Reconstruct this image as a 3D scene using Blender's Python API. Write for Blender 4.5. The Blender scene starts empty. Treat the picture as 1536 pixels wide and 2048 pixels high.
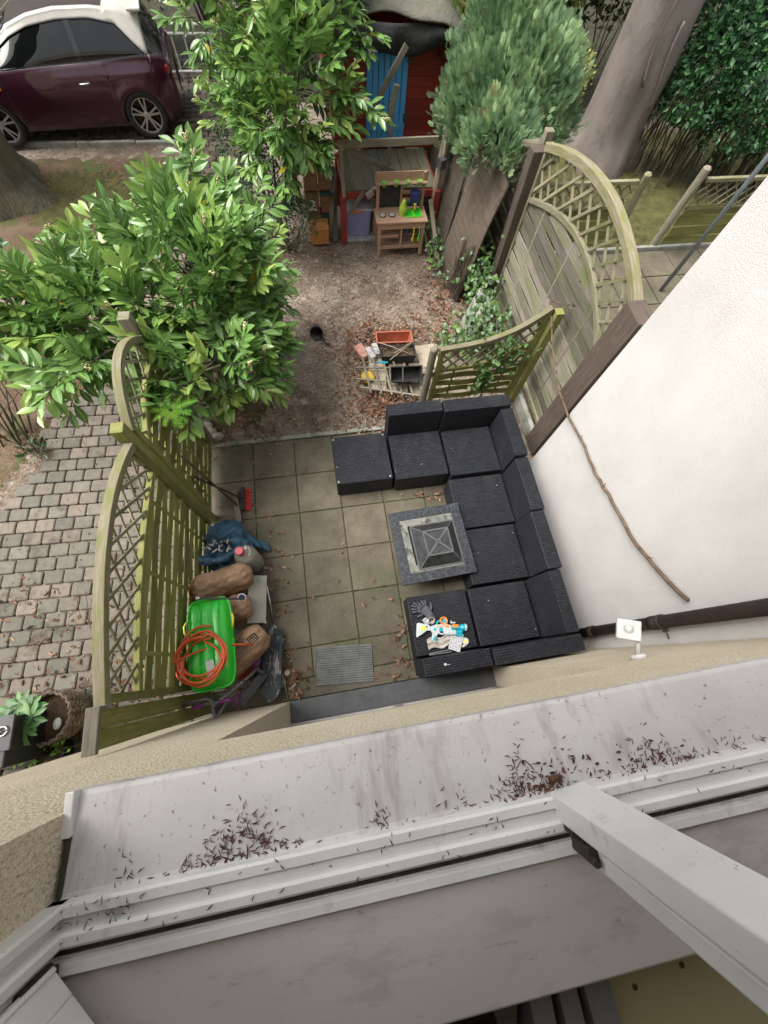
import bpy, bmesh, math, random
import numpy as np
from mathutils import Vector, Matrix, Euler, noise
R_ = math.radians
PI = math.pi
# ------------------------------------------------------------------ camera, world, sun, exposure
sc = bpy.context.scene
COL = sc.collection
cam_d = bpy.data.cameras.new('camera'); cam = bpy.data.objects.new('camera', cam_d); COL.objects.link(cam)
sc.camera = cam
cam_d.sensor_fit = 'VERTICAL'; cam_d.sensor_height = 36.0; cam_d.lens = 36.0 * 772.0 / 2048.0
cam_d.clip_start = 0.02; cam_d.clip_end = 500
# camera axes in the world: right, down, forward
rt = Vector((0.98592, -0.15820, 0.05416)); dn = Vector((-0.12782, -0.92185, -0.36586)); fw = Vector((0.10780, 0.35379, -0.92909))
m3 = Matrix((rt, -dn, -fw)).transposed()
cam.matrix_world = Matrix.Translation((0, 0, 4.27)) @ m3.to_4x4()

world = bpy.data.worlds.new('World'); sc.world = world; world.use_nodes = True
wn = world.node_tree.nodes; wl = world.node_tree.links
sky = wn.new('ShaderNodeTexSky'); sky.sky_type = 'NISHITA'; sky.sun_disc = False
SUN_EL, SUN_AZ = R_(60), R_(280)          # azimuth measured from +Y towards +X
sky.sun_elevation = SUN_EL; sky.sun_rotation = SUN_AZ; sky.dust_density = 4.0; sky.air_density = 1.0; sky.ozone_density = 0.6
hs = wn.new('ShaderNodeHueSaturation'); hs.inputs['Saturation'].default_value = 0.15
bg = wn['Background']; bg.inputs['Strength'].default_value = 0.11
wl.new(sky.outputs[0], hs.inputs['Color']); wl.new(hs.outputs[0], bg.inputs['Color'])
sun_d = bpy.data.lights.new('sun', 'SUN'); sun = bpy.data.objects.new('sun', sun_d); COL.objects.link(sun)
sun_d.energy = 1.5; sun_d.angle = R_(40); sun_d.color = (1.0, 0.95, 0.88)
sdir = Vector((math.sin(SUN_AZ) * math.cos(SUN_EL), math.cos(SUN_AZ) * math.cos(SUN_EL), math.sin(SUN_EL)))
sun.rotation_euler = sdir.to_track_quat('Z', 'Y').to_euler()
sc.view_settings.view_transform = 'Standard'; sc.view_settings.look = 'None'
sc.view_settings.exposure = 1.50; sc.view_settings.gamma = 1.0; sc.view_settings.use_curve_mapping = False
sc.render.engine = 'CYCLES'; sc.cycles.max_bounces = 6; sc.cycles.diffuse_bounces = 3; sc.cycles.transparent_max_bounces = 6

rng = np.random.default_rng(7); random.seed(7)
# ------------------------------------------------------------------ mesh builder
def nrm(v):
    v = np.asarray(v, float); n = np.linalg.norm(v); return v / n if n > 1e-9 else v
class MB:
    def __init__(s): s.V = []; s.n = 0; s.F = []; s.U = []; s.R = []
    def add(s, V, F, U=None, r=None):
        V = np.asarray(V, float).reshape(-1, 3)
        if r is None: r = random.random()
        o = s.n; s.V.append(V); s.n += len(V)
        for k, f in enumerate(F):
            s.F.append(tuple(i + o for i in f))
            if U is None: s.U.extend([(float(V[i][0]), float(V[i][1])) for i in f])
            else: s.U.extend(U[k])
            s.R.append(r if not hasattr(r, '__len__') else r[k])
        return s
    def beam(s, a, b, w, h, up=(0, 0, 1), r=None):
        """board from a to b: h along 'up', w across"""
        a = np.asarray(a, float); b = np.asarray(b, float); d = nrm(b - a); up = np.asarray(up, float)
        side = np.cross(d, up)
        if np.linalg.norm(side) < 1e-4: side = np.cross(d, (1, 0, 0))
        side = nrm(side); u = nrm(np.cross(side, d)); L = np.linalg.norm(b - a)
        V = [p + side * sx * w / 2 + u * sz * h / 2 for p in (a, b) for sx, sz in ((-1, -1), (1, -1), (1, 1), (-1, 1))]
        F = [(0, 1, 2, 3), (7, 6, 5, 4), (0, 4, 5, 1), (1, 5, 6, 2), (2, 6, 7, 3), (3, 7, 4, 0)]
        o = random.random() * 7; q = random.random() * 9
        U = [[(o, q), (o, q + w), (o + h, q + w), (o + h, q)]] * 2
        for ww in (w, h, w, h): U.append([(o, q), (o + L, q), (o + L, q + ww), (o, q + ww)]); q += ww
        return s.add(V, F, U, r)
    def box(s, c, size, rz=0, r=None, rot=None):
        c = np.asarray(c, float); M = np.array(rot if rot is not None else Matrix.Rotation(rz, 3, 'Z'))
        ax = int(np.argmax(size)); e = np.zeros(3); e[ax] = size[ax] / 2
        if ax == 2: up = M @ np.array([0, 1., 0]); w, h = size[0], size[1]
        else: up = M @ np.array([0, 0, 1.]); w, h = (size[1] if ax == 0 else size[0]), size[2]
        return s.beam(c - M @ e, c + M @ e, w, h, up, r)
    def prism(s, poly, z0, z1, M=None, r=None):
        """2D outline extruded z0..z1, placed with 4x4 M"""
        n = len(poly); V = [(x, y, z0) for x, y in poly] + [(x, y, z1) for x, y in poly]
        F = [tuple(range(n))[::-1], tuple(range(n, 2 * n))] + [(i, (i + 1) % n, n + (i + 1) % n, n + i) for i in range(n)]
        U = [[(V[i][0], V[i][1]) for i in f] for f in F]
        V = np.array(V)
        if M is not None: M = np.array(M); V = V @ M[:3, :3].T + M[:3, 3]
        return s.add(V, F, U, r)
    def tube(s, pts, rad, n=8, r=None, cap=True):
        P = np.asarray(pts, float); m = len(P); rad = np.broadcast_to(np.asarray(rad, float), (m,))
        T = np.gradient(P, axis=0); T /= np.maximum(np.linalg.norm(T, axis=1, keepdims=True), 1e-9)
        u = np.cross(T[0], (0, 0, 1)); u = nrm(u) if np.linalg.norm(u) > 1e-3 else np.array([1., 0, 0])
        V = []; L = 0; Ls = []
        for i in range(m):
            u = nrm(u - T[i] * u.dot(T[i])); v = np.cross(T[i], u)
            if i: L += np.linalg.norm(P[i] - P[i - 1])
            Ls.append(L)
            for k in range(n):
                a = 2 * PI * k / n; V.append(P[i] + rad[i] * (math.cos(a) * u + math.sin(a) * v))
        F = []; U = []
        for i in range(m - 1):
            for k in range(n):
                k2 = (k + 1) % n; F.append((i * n + k, i * n + k2, (i + 1) * n + k2, (i + 1) * n + k))
                a0 = k / n * 2 * PI * rad[i]; a1 = (k + 1) / n * 2 * PI * rad[i]
                U.append([(Ls[i], a0), (Ls[i], a1), (Ls[i + 1], a1), (Ls[i + 1], a0)])
        if cap:
            F.append(tuple(range(n))[::-1]); U.append([(0, 0)] * n)
            F.append(tuple((m - 1) * n + k for k in range(n))); U.append([(0, 0)] * n)
        return s.add(V, F, U, r)
    def lathe(s, prof, c=(0, 0, 0), n=24, M=None, r=None, cap=True):
        V = []; 
        for (rr, z) in prof:
            for k in range(n): a = 2 * PI * k / n; V.append((rr * math.cos(a), rr * math.sin(a), z))
        F = []; U = []
        for i in range(len(prof) - 1):
            for k in range(n):
                k2 = (k + 1) % n; F.append((i * n + k, i * n + k2, (i + 1) * n + k2, (i + 1) * n + k))
                U.append([(k / n, prof[i][1]), ((k + 1) / n, prof[i][1]), ((k + 1) / n, prof[i + 1][1]), (k / n, prof[i + 1][1])])
        if cap and prof[0][0] > 1e-6: F.append(tuple(range(n))[::-1]); U.append([(0, 0)] * n)
        if cap and prof[-1][0] > 1e-6: F.append(tuple((len(prof) - 1) * n + k for k in range(n))); U.append([(0, 0)] * n)
        V = np.array(V)
        if M is not None: M = np.array(M); V = V @ M[:3, :3].T
        if M is not None and M.shape[0] == 4: V = V + M[:3, 3]
        return s.add(V + np.asarray(c, float), F, U, r)
    def grid(s, fn, nu, nv, cu=False, cv=False, r=None, uvs=(1, 1)):
        V = [fn(i / (nu if cu else nu - 1), j / (nv if cv else nv - 1)) for i in range(nu) for j in range(nv)]
        F = []; U = []
        for i in range(nu if cu else nu - 1):
            for j in range(nv if cv else nv - 1):
                i2 = (i + 1) % nu; j2 = (j + 1) % nv
                F.append((i * nv + j, i2 * nv + j, i2 * nv + j2, i * nv + j2))
                a, b, c_, d = i / nu * uvs[0], (i + 1) / nu * uvs[0], j / nv * uvs[1], (j + 1) / nv * uvs[1]
                U.append([(a, c_), (b, c_), (b, d), (a, d)])
        return s.add(V, F, U, r)
    def inst(s, T, P, M, S, r=None):
        """many copies of a template: T=(V,F,U), P (n,3), M (n,3,3) columns = axes, S (n,)"""
        TV, TF, TU = T; n = len(P)
        if n == 0: return s
        V = np.einsum('nij,vj->nvi', M, TV) * np.asarray(S)[:, None, None] + np.asarray(P)[:, None, :]
        nv = len(TV); rr = rng.random(n) if r is None else r
        o = s.n; s.V.append(V.reshape(-1, 3)); s.n += n * nv
        for k in range(n):
            b = o + k * nv; q = float(rr[k])
            for f, u in zip(TF, TU):
                s.F.append(tuple(i + b for i in f)); s.U.extend(u); s.R.append(q)
        return s

def root_of(o):
    while o.parent: o = o.parent
    return o
def obj(name, mb, mat, parent=None, bevel=0, smooth=False, local=False, subsurf=0, solid=0):
    V = np.concatenate(mb.V) if mb.V else np.zeros((0, 3))
    if parent is not None and not local:
        V = V - np.array(root_of(parent).location)
    me = bpy.data.meshes.new(name); me.from_pydata(V.tolist(), [], mb.F)
    uvl = me.uv_layers.new(name='UVMap')
    uvl.data.foreach_set('uv', np.array(mb.U, dtype=np.float32).ravel())
    at = me.attributes.new('rnd', 'FLOAT', 'FACE'); at.data.foreach_set('value', np.array(mb.R, dtype=np.float32))
    if smooth: me.polygons.foreach_set('use_smooth', [True] * len(me.polygons))
    me.materials.append(mat); me.update()
    o = bpy.data.objects.new(name, me); COL.objects.link(o)
    if parent is not None: o.parent = parent
    if solid: md = o.modifiers.new('solid', 'SOLIDIFY'); md.thickness = solid; md.offset = 0
    if bevel:
        md = o.modifiers.new('bevel', 'BEVEL'); md.width = bevel; md.segments = 2; md.limit_method = 'ANGLE'; md.angle_limit = R_(50)
    if subsurf: md = o.modifiers.new('sub', 'SUBSURF'); md.levels = md.render_levels = subsurf
    return o
def thing(name, label, cat, loc=(0, 0, 0), rz=0, group=None):
    o = bpy.data.objects.new(name, None); COL.objects.link(o); o.location = loc; o.rotation_euler = (0, 0, rz)
    o.empty_display_size = 0.1; o['label'] = label; o['category'] = cat
    if group: o['group'] = group
    return o
def tag(o, label, cat, group=None, kind=None):
    o['label'] = label; o['category'] = cat
    if group: o['group'] = group
    if kind: o['kind'] = kind
    return o
def struct(name, mb, mat, **k):
    o = obj(name, mb, mat, **k); o['kind'] = 'structure'; return o
def copy_tree(o, parent=None):
    c = o.copy(); COL.objects.link(c); c.parent = parent
    for ch in list(o.children): copy_tree(ch, c)
    return c
def one(name, label, cat, mb, mat, loc, group=None, kind=None, **k):
    """a thing that is one mesh, origin at its base"""
    V = [v - np.array(loc) for v in mb.V]; mb.V = V
    o = obj(name, mb, mat, **k); o.location = loc; return tag(o, label, cat, group, kind)

# ------------------------------------------------------------------ materials
def mat(name, c1, c2=None, scale=6.0, rough=0.7, bump=0.15, bscale=None, coord='Object', stretch=(1, 1, 1), rv=0.0, metal=0.0,
        speck=None, speck2=None, coat=0.0, spec=0.5, detail=6, contrast=(0.35, 0.65), bdist=0.01, rough2=None, trans=0.0, rcol=None):
    m = bpy.data.materials.new(name); m.use_nodes = True; N = m.node_tree.nodes; L = m.node_tree.links; b = N['Principled BSDF']
    tc = N.new('ShaderNodeTexCoord'); mp = N.new('ShaderNodeMapping'); mp.inputs['Scale'].default_value = stretch
    L.new(tc.outputs[coord], mp.inputs['Vector'])
    c2 = c2 or c1
    nz = N.new('ShaderNodeTexNoise'); nz.inputs['Scale'].default_value = scale; nz.inputs['Detail'].default_value = detail; nz.inputs['Roughness'].default_value = 0.65
    L.new(mp.outputs[0], nz.inputs['Vector'])
    rp = N.new('ShaderNodeValToRGB'); rp.color_ramp.elements[0].position = contrast[0]; rp.color_ramp.elements[1].position = contrast[1]
    rp.color_ramp.elements[0].color = (*c1, 1); rp.color_ramp.elements[1].color = (*c2, 1); L.new(nz.outputs['Fac'], rp.inputs[0])
    col = rp.outputs[0]
    def mixin(col, fac, color, mode='MIX'):
        mx = N.new('ShaderNodeMix'); mx.data_type = 'RGBA'; mx.blend_type = mode
        if hasattr(fac, 'links'): L.new(fac, mx.inputs['Factor'])
        else: mx.inputs['Factor'].default_value = fac
        L.new(col, mx.inputs[6])
        if hasattr(color, 'links'): L.new(color, mx.inputs[7])
        else: mx.inputs[7].default_value = (*color, 1)
        return mx.outputs[2]
    for sp in (speck, speck2):
        if sp:   # (colour, scale, low, high)
            n2 = N.new('ShaderNodeTexNoise'); n2.inputs['Scale'].default_value = sp[1]; n2.inputs['Detail'].default_value = 4
            n2.inputs['Roughness'].default_value = 0.7
            mpp = N.new('ShaderNodeMapping'); mpp.inputs['Location'].default_value = (3.7 * sp[1] % 5, 1.3, 2.2)
            mpp.inputs['Scale'].default_value = sp[4] if len(sp) > 4 else (1, 1, 1)
            L.new(tc.outputs[coord], mpp.inputs['Vector']); L.new(mpp.outputs[0], n2.inputs['Vector'])
            r2 = N.new('ShaderNodeMapRange'); r2.inputs[1].default_value = sp[2]; r2.inputs[2].default_value = sp[3]; L.new(n2.outputs['Fac'], r2.inputs[0])
            col = mixin(col, r2.outputs[0], sp[0])
    if rv or rcol:
        a = N.new('ShaderNodeAttribute'); a.attribute_name = 'rnd'
        if rcol:
            r3 = N.new('ShaderNodeValToRGB'); els = r3.color_ramp.elements
            for i, (p, cc) in enumerate(rcol):
                e = els[i] if i < 2 else els.new(p)
                e.position = p; e.color = (*cc, 1)
            L.new(a.outputs['Fac'], r3.inputs[0]); col = mixin(col, 1.0, r3.outputs[0], 'MULTIPLY')
        if rv:
            mr = N.new('ShaderNodeMapRange'); mr.inputs[3].default_value = 1 - rv; mr.inputs[4].default_value = 1 + rv; L.new(a.outputs['Fac'], mr.inputs[0])
            cmb = N.new('ShaderNodeCombineColor'); [L.new(mr.outputs[0], cmb.inputs[i]) for i in range(3)]
            col = mixin(col, 1.0, cmb.outputs[0], 'MULTIPLY')
    L.new(col, b.inputs['Base Color'])
    b.inputs['Roughness'].default_value = rough; b.inputs['Metallic'].default_value = metal
    b.inputs['Specular IOR Level'].default_value = spec
    if rough2 is not None:
        mr = N.new('ShaderNodeMapRange'); mr.inputs[3].default_value = rough; mr.inputs[4].default_value = rough2; L.new(nz.outputs['Fac'], mr.inputs[0]); L.new(mr.outputs[0], b.inputs['Roughness'])
    if coat: b.inputs['Coat Weight'].default_value = coat; b.inputs['Coat Roughness'].default_value = 0.03
    if trans: b.inputs['Transmission Weight'].default_value = trans
    if bump:
        n3 = N.new('ShaderNodeTexNoise'); n3.inputs['Scale'].default_value = bscale or scale * 3; n3.inputs['Detail'].default_value = 5
        L.new(mp.outputs[0], n3.inputs['Vector'])
        bp = N.new('ShaderNodeBump'); bp.inputs['Strength'].default_value = bump; bp.inputs['Distance'].default_value = bdist
        L.new(n3.outputs['Fac'], bp.inputs['Height']); L.new(bp.outputs[0], b.inputs['Normal'])
    m['n'] = 1
    return m
def wood(name, c1, c2, moss=None, rv=0.3, rough=0.8, bump=0.5):
    return mat(name, c1, c2, scale=1.6, stretch=(2.2, 42, 1), coord='UV', rv=rv, rough=rough, bump=bump, bscale=2.2, bdist=0.006, contrast=(0.3, 0.72),
               speck=(moss[0], moss[1], moss[2], moss[3], (1.5, 5, 1)) if moss else None)
def leafmat(name, dark, light, young, rough=0.35, rib=True, ribc=None, trans=True, dead=None, rib_w=0.09):
    m = bpy.data.materials.new(name); m.use_nodes = True; N = m.node_tree.nodes; L = m.node_tree.links; b = N['Principled BSDF']
    a = N.new('ShaderNodeAttribute'); a.attribute_name = 'rnd'
    rp = N.new('ShaderNodeValToRGB'); e = rp.color_ramp.elements
    e[0].position = 0.0; e[0].color = (*dark, 1); e[1].position = 0.62; e[1].color = (*light, 1)
    x = e.new(0.93); x.color = (*young, 1)
    if dead: x = e.new(0.985); x.color = (*young, 1); x = e.new(0.992); x.color = (*dead, 1)
    L.new(a.outputs['Fac'], rp.inputs[0]); col = rp.outputs[0]
    if rib:
        uv = N.new('ShaderNodeUVMap'); sp = N.new('ShaderNodeSeparateXYZ'); L.new(uv.outputs[0], sp.inputs[0])
        ab = N.new('ShaderNodeMath'); ab.operation = 'ABSOLUTE'; L.new(sp.outputs[0], ab.inputs[0])
        lt = N.new('ShaderNodeMapRange'); lt.inputs[1].default_value = rib_w; lt.inputs[2].default_value = rib_w * 2; lt.inputs[3].default_value = 0.75; lt.inputs[4].default_value = 0.0; L.new(ab.outputs[0], lt.inputs[0])
        mx = N.new('ShaderNodeMix'); mx.data_type = 'RGBA'; L.new(lt.outputs[0], mx.inputs['Factor']); L.new(col, mx.inputs[6]); mx.inputs[7].default_value = (*(ribc or (0.28, 0.42, 0.10)), 1)
        col = mx.outputs[2]
    L.new(col, b.inputs['Base Color']); b.inputs['Roughness'].default_value = rough
    if trans:
        out = N['Material Output']; tr = N.new('ShaderNodeBsdfTranslucent'); L.new(col, tr.inputs[0])
        ms = N.new('ShaderNodeMixShader'); ms.inputs[0].default_value = 0.22; L.new(b.outputs[0], ms.inputs[1]); L.new(tr.outputs[0], ms.inputs[2]); L.new(ms.outputs[0], out.inputs['Surface'])
    return m

M = {}
M['soil'] = mat('soil', (0.10, 0.074, 0.053), (0.29, 0.24, 0.19), scale=0.9, rough=0.95, bump=1.0, bscale=34, bdist=0.025, detail=14, contrast=(0.36, 0.62),
                speck=((0.105, 0.062, 0.042), 26, 0.50, 0.62), speck2=((0.40, 0.36, 0.30), 6.5, 0.53, 0.76))
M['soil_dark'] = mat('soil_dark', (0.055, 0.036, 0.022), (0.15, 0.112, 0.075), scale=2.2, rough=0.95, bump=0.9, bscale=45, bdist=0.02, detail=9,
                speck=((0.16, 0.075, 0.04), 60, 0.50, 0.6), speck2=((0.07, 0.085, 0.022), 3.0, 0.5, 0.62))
M['moss'] = mat('moss', (0.045, 0.05, 0.014), (0.13, 0.125, 0.035), scale=5, rough=0.95, bump=1.0, bscale=60, bdist=0.03, detail=8, speck=((0.15, 0.09, 0.04), 30, 0.55, 0.66))
M['joint'] = mat('joint', (0.035, 0.03, 0.018), (0.055, 0.065, 0.018), scale=9, rough=0.95, bump=0.8, bscale=70)
M['slab'] = mat('slab', (0.058, 0.047, 0.031), (0.160, 0.137, 0.098), scale=2.0, rough=0.85, bump=0.5, bscale=90, bdist=0.005, rv=0.13, detail=12, contrast=(0.3, 0.7),
                speck=((0.075, 0.085, 0.04), 1.7, 0.5, 0.72), speck2=((0.27, 0.245, 0.20), 110, 0.60, 0.68))
M['kerb'] = mat('kerb', (0.19, 0.19, 0.165), (0.34, 0.35, 0.31), scale=4, rough=0.9, bump=0.4, bscale=60, bdist=0.005, speck=((0.10, 0.13, 0.05), 6, 0.52, 0.68))
M['paver'] = mat('paver', (0.75, 0.75, 0.75), (1, 1, 1), scale=14, rough=0.88, bump=0.35, bscale=110, bdist=0.005, detail=8, rv=0.12,
                 rcol=[(0.0, (0.135, 0.127, 0.102)), (0.35, (0.165, 0.155, 0.125)), (0.6, (0.16, 0.14, 0.113)), (0.8, (0.195, 0.162, 0.132)), (0.95, (0.17, 0.155, 0.125))],
                 speck=((0.24, 0.19, 0.13), 2.2, 0.56, 0.7))
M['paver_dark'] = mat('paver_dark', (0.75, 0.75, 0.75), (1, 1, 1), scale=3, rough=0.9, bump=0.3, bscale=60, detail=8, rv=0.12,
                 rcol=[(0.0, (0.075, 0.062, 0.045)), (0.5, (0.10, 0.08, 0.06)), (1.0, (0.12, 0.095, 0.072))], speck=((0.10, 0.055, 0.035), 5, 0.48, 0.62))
M['stucco'] = mat('stucco', (0.54, 0.52, 0.505), (0.615, 0.595, 0.58), scale=1.6, rough=1.0, bump=0.8, bscale=120, bdist=0.0045, detail=9, spec=0.1, speck=((0.50, 0.465, 0.43), 2.5, 0.58, 0.85, (1, 1, .25)))
M['roughcast'] = mat('roughcast', (0.66, 0.57, 0.42), (0.75, 0.665, 0.52), scale=2.0, rough=0.95, bump=1.0, bscale=95, bdist=0.012, detail=5, speck=((0.40, 0.30, 0.19), 110, 0.50, 0.66), speck2=((0.72, 0.66, 0.54), 140, 0.55, 0.68))
M['ledge'] = mat('ledge', (0.47, 0.45, 0.44), (0.58, 0.56, 0.55), scale=3.5, rough=0.5, bump=0.05, bscale=40, detail=9, speck=((0.27, 0.24, 0.225), 11, 0.52, 0.78, (1, 0.22, 1)), speck2=((0.19, 0.15, 0.12), 48, 0.62, 0.70), contrast=(0.3, 0.7))
M['pvc'] = mat('pvc', (0.66, 0.65, 0.625), (0.75, 0.74, 0.72), scale=5, rough=0.35, bump=0.04, bscale=50, speck=((0.33, 0.28, 0.24), 7, 0.6, 0.8), speck2=((0.16, 0.10, 0.07), 60, 0.68, 0.74))
M['marble'] = mat('marble', (0.56, 0.51, 0.465), (0.61, 0.56, 0.52), scale=2.0, rough=0.42, bump=0.02, detail=10, speck=((0.51, 0.46, 0.42), 6, 0.52, 0.64, (1, 2.5, 1)), speck2=((0.36, 0.31, 0.29), 14, 0.63, 0.74, (1, 3, 1)))
M['gasket'] = mat('gasket', (0.02, 0.018, 0.016), (0.06, 0.045, 0.03), scale=30, rough=0.8)
M['dirt'] = mat('dirt', (0.06, 0.04, 0.03), (0.12, 0.08, 0.05), scale=40, rough=0.9)
M['wicker'] = None
M['downpipe'] = mat('downpipe', (0.022, 0.015, 0.012), (0.034, 0.025, 0.021), scale=8, rough=0.6, spec=0.25, bump=0.05)
M['galv'] = mat('galv', (0.22, 0.27, 0.31), (0.30, 0.34, 0.37), scale=12, rough=0.45, metal=0.5, bump=0.03)
M['fence_green'] = wood('fence_green', (0.12, 0.12, 0.034), (0.26, 0.25, 0.085), moss=((0.13, 0.155, 0.03), 3.0, 0.45, 0.65))
M['fence_grey'] = wood('fence_grey', (0.11, 0.095, 0.078), (0.27, 0.24, 0.20), moss=((0.13, 0.15, 0.06), 2.0, 0.46, 0.66), rv=0.5)
M['fence_tan'] = wood('fence_tan', (0.15, 0.138, 0.085), (0.30, 0.27, 0.19), moss=((0.13, 0.14, 0.05), 2.5, 0.46, 0.62))
M['fence_top'] = wood('fence_top', (0.14, 0.127, 0.075), (0.30, 0.265, 0.185), moss=((0.17, 0.17, 0.055), 4, 0.46, 0.62))
M['dark_wood'] = wood('dark_wood', (0.034, 0.025, 0.02), (0.115, 0.085, 0.068), moss=((0.08, 0.085, 0.04), 3, 0.55, 0.7), bump=0.9)
M['grey_wood'] = wood('grey_wood', (0.12, 0.105, 0.08), (0.27, 0.24, 0.185), moss=((0.11, 0.12, 0.05), 3, 0.52, 0.7))
M['old_board'] = wood('old_board', (0.22, 0.18, 0.135), (0.42, 0.36, 0.28), rv=0.2)
M['deck'] = wood('deck', (0.10, 0.095, 0.06), (0.21, 0.195, 0.135), moss=((0.09, 0.105, 0.045), 3, 0.5, 0.7), rv=0.15)
M['kitchen_wood'] = wood('kitchen_wood', (0.30, 0.17, 0.11), (0.50, 0.335, 0.235), rv=0.15)
M['red_paint'] = wood('red_paint', (0.20, 0.022, 0.016), (0.33, 0.045, 0.032), moss=((0.10, 0.03, 0.025), 3, 0.6, 0.75), rv=0.12, rough=0.6)
M['blue_paint'] = wood('blue_paint', (0.06, 0.33, 0.74), (0.11, 0.44, 0.88), moss=((0.11, 0.30, 0.46), 2.5, 0.66, 0.8), rv=0.08, rough=0.55)
M['osb'] = mat('osb', (0.40, 0.165, 0.045), (0.62, 0.30, 0.10), scale=24, rough=0.7, bump=0.2, stretch=(1, 1, 2.5), speck=((0.30, 0.11, 0.03), 40, 0.52, 0.62), rv=0.05)
M['brown_ply'] = mat('brown_ply', (0.17, 0.085, 0.04), (0.27, 0.15, 0.08), scale=18, rough=0.7, bump=0.2, speck=((0.08, 0.05, 0.03), 12, 0.56, 0.7), rv=0.1)
M['green_felt'] = mat('green_felt', (0.012, 0.055, 0.04), (0.02, 0.085, 0.06), scale=30, rough=0.85, bump=0.3)
M['bark'] = mat('bark', (0.17, 0.145, 0.13), (0.25, 0.215, 0.195), scale=2.0, rough=0.85, bump=0.6, bscale=7, bdist=0.03, stretch=(1.2, 1.2, 0.5), detail=9,
                speck=((0.12, 0.105, 0.09), 2.4, 0.56, 0.74), speck2=((0.36, 0.33, 0.30), 26, 0.66, 0.72))
M['bark_moss'] = mat('bark_moss', (0.06, 0.055, 0.038), (0.15, 0.135, 0.10), scale=4, rough=0.9, bump=0.9, bscale=14, bdist=0.04, stretch=(1.5, 1.5, 0.4), detail=9, speck=((0.10, 0.10, 0.045), 3, 0.48, 0.62), speck2=((0.3, 0.3, 0.27), 9, 0.66, 0.74))
M['twig'] = mat('twig', (0.07, 0.045, 0.028), (0.17, 0.115, 0.075), scale=14, rough=0.85, bump=0.5, bscale=40)
M['stem'] = mat('stem', (0.05, 0.045, 0.028), (0.12, 0.11, 0.065), scale=10, rough=0.8, bump=0.3)
M['reed'] = mat('reed', (0.05, 0.038, 0.028), (0.16, 0.125, 0.092), scale=2.4, rough=0.9, bump=0.8, coord='UV', stretch=(3, 60, 1), bscale=2.4, bdist=0.01, rv=0.2,
                speck=((0.055, 0.04, 0.03), 2.0, 0.5, 0.7), speck2=((0.30, 0.25, 0.19), 6, 0.62, 0.75, (5, 1, 1)))
M['black_plastic'] = mat('black_plastic', (0.012, 0.014, 0.016), (0.03, 0.032, 0.035), scale=12, rough=0.45, bump=0.05)
M['black_matte'] = mat('black_matte', (0.015, 0.015, 0.016), (0.035, 0.035, 0.036), scale=14, rough=0.8, bump=0.2, speck=((0.09, 0.075, 0.06), 30, 0.58, 0.7))
M['dark_grey'] = mat('dark_grey', (0.06, 0.062, 0.065), (0.09, 0.092, 0.097), scale=9, rough=0.6, bump=0.1)
M['grey_metal'] = mat('grey_metal', (0.17, 0.175, 0.18), (0.25, 0.25, 0.255), scale=12, rough=0.4, metal=0.6, bump=0.03)
M['silver'] = mat('silver', (0.5, 0.5, 0.51), (0.62, 0.62, 0.63), scale=20, rough=0.25, metal=0.9, bump=0.02)
M['white_plastic'] = mat('white_plastic', (0.50, 0.49, 0.46), (0.60, 0.59, 0.57), scale=12, rough=0.45, bump=0.03, speck=((0.4, 0.37, 0.33), 12, 0.62, 0.8))
M['sled'] = mat('sled', (0.015, 0.47, 0.022), (0.03, 0.54, 0.04), scale=3, rough=0.3, bump=0.03, coat=0.2, speck=((0.10, 0.40, 0.09), 14, 0.55, 0.8))
M['lime'] = mat('lime', (0.12, 0.55, 0.03), (0.17, 0.62, 0.05), scale=6, rough=0.4, bump=0.02)
M['hose'] = mat('hose', (0.50, 0.07, 0.018), (0.60, 0.11, 0.03), scale=12, rough=0.5, bump=0.05)
M['kraft'] = mat('kraft', (0.30, 0.185, 0.115), (0.42, 0.275, 0.18), scale=5, spec=0.15, rough=0.95, bump=0.9, bscale=9, bdist=0.035)
M['kraft_light'] = mat('kraft_light', (0.33, 0.19, 0.12), (0.46, 0.29, 0.19), scale=8, rough=0.75, bump=0.6, bscale=18, bdist=0.012)
M['print_black'] = mat('print_black', (0.02, 0.016, 0.013), (0.04, 0.03, 0.025), scale=40, rough=0.8, bump=0)
M['print_white'] = mat('print_white', (0.75, 0.76, 0.78), rough=0.6, bump=0)
M['tarp'] = mat('tarp', (0.02, 0.065, 0.115), (0.045, 0.12, 0.19), scale=6, rough=0.28, bump=0.9, bscale=11, bdist=0.02, rough2=0.5)
M['gas'] = mat('gas', (0.22, 0.215, 0.18), (0.30, 0.295, 0.25), scale=6, rough=0.4, bump=0.05, speck=((0.15, 0.12, 0.08), 18, 0.62, 0.7))
M['pink'] = mat('pink', (0.55, 0.06, 0.10), (0.68, 0.12, 0.16), scale=9, rough=0.4, bump=0.02)
M['panel_grey'] = mat('panel_grey', (0.20, 0.20, 0.165), (0.26, 0.255, 0.215), scale=4, rough=0.45, bump=0.05)
M['purple'] = mat('purple', (0.14, 0.015, 0.12), (0.2, 0.03, 0.17), scale=9, rough=0.4, bump=0.05)
M['red_brush'] = mat('red_brush', (0.50, 0.03, 0.025), (0.62, 0.07, 0.05), scale=60, rough=0.7, bump=0.5)
M['skate'] = mat('skate', (0.010, 0.013, 0.016), (0.028, 0.042, 0.052), scale=5, rough=0.6, bump=0.2, bscale=30, detail=9, speck=((0.27, 0.24, 0.22), 16, 0.58, 0.63, (1, .25, 1)), speck2=((0.20, 0.12, 0.09), 4, 0.56, 0.70))
M['terracotta'] = mat('terracotta', (0.33, 0.085, 0.045), (0.42, 0.14, 0.075), scale=8, rough=0.6, bump=0.15)
M['brick'] = mat('brick', (0.33, 0.14, 0.10), (0.50, 0.30, 0.25), scale=9, rough=0.9, bump=0.5)
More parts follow.
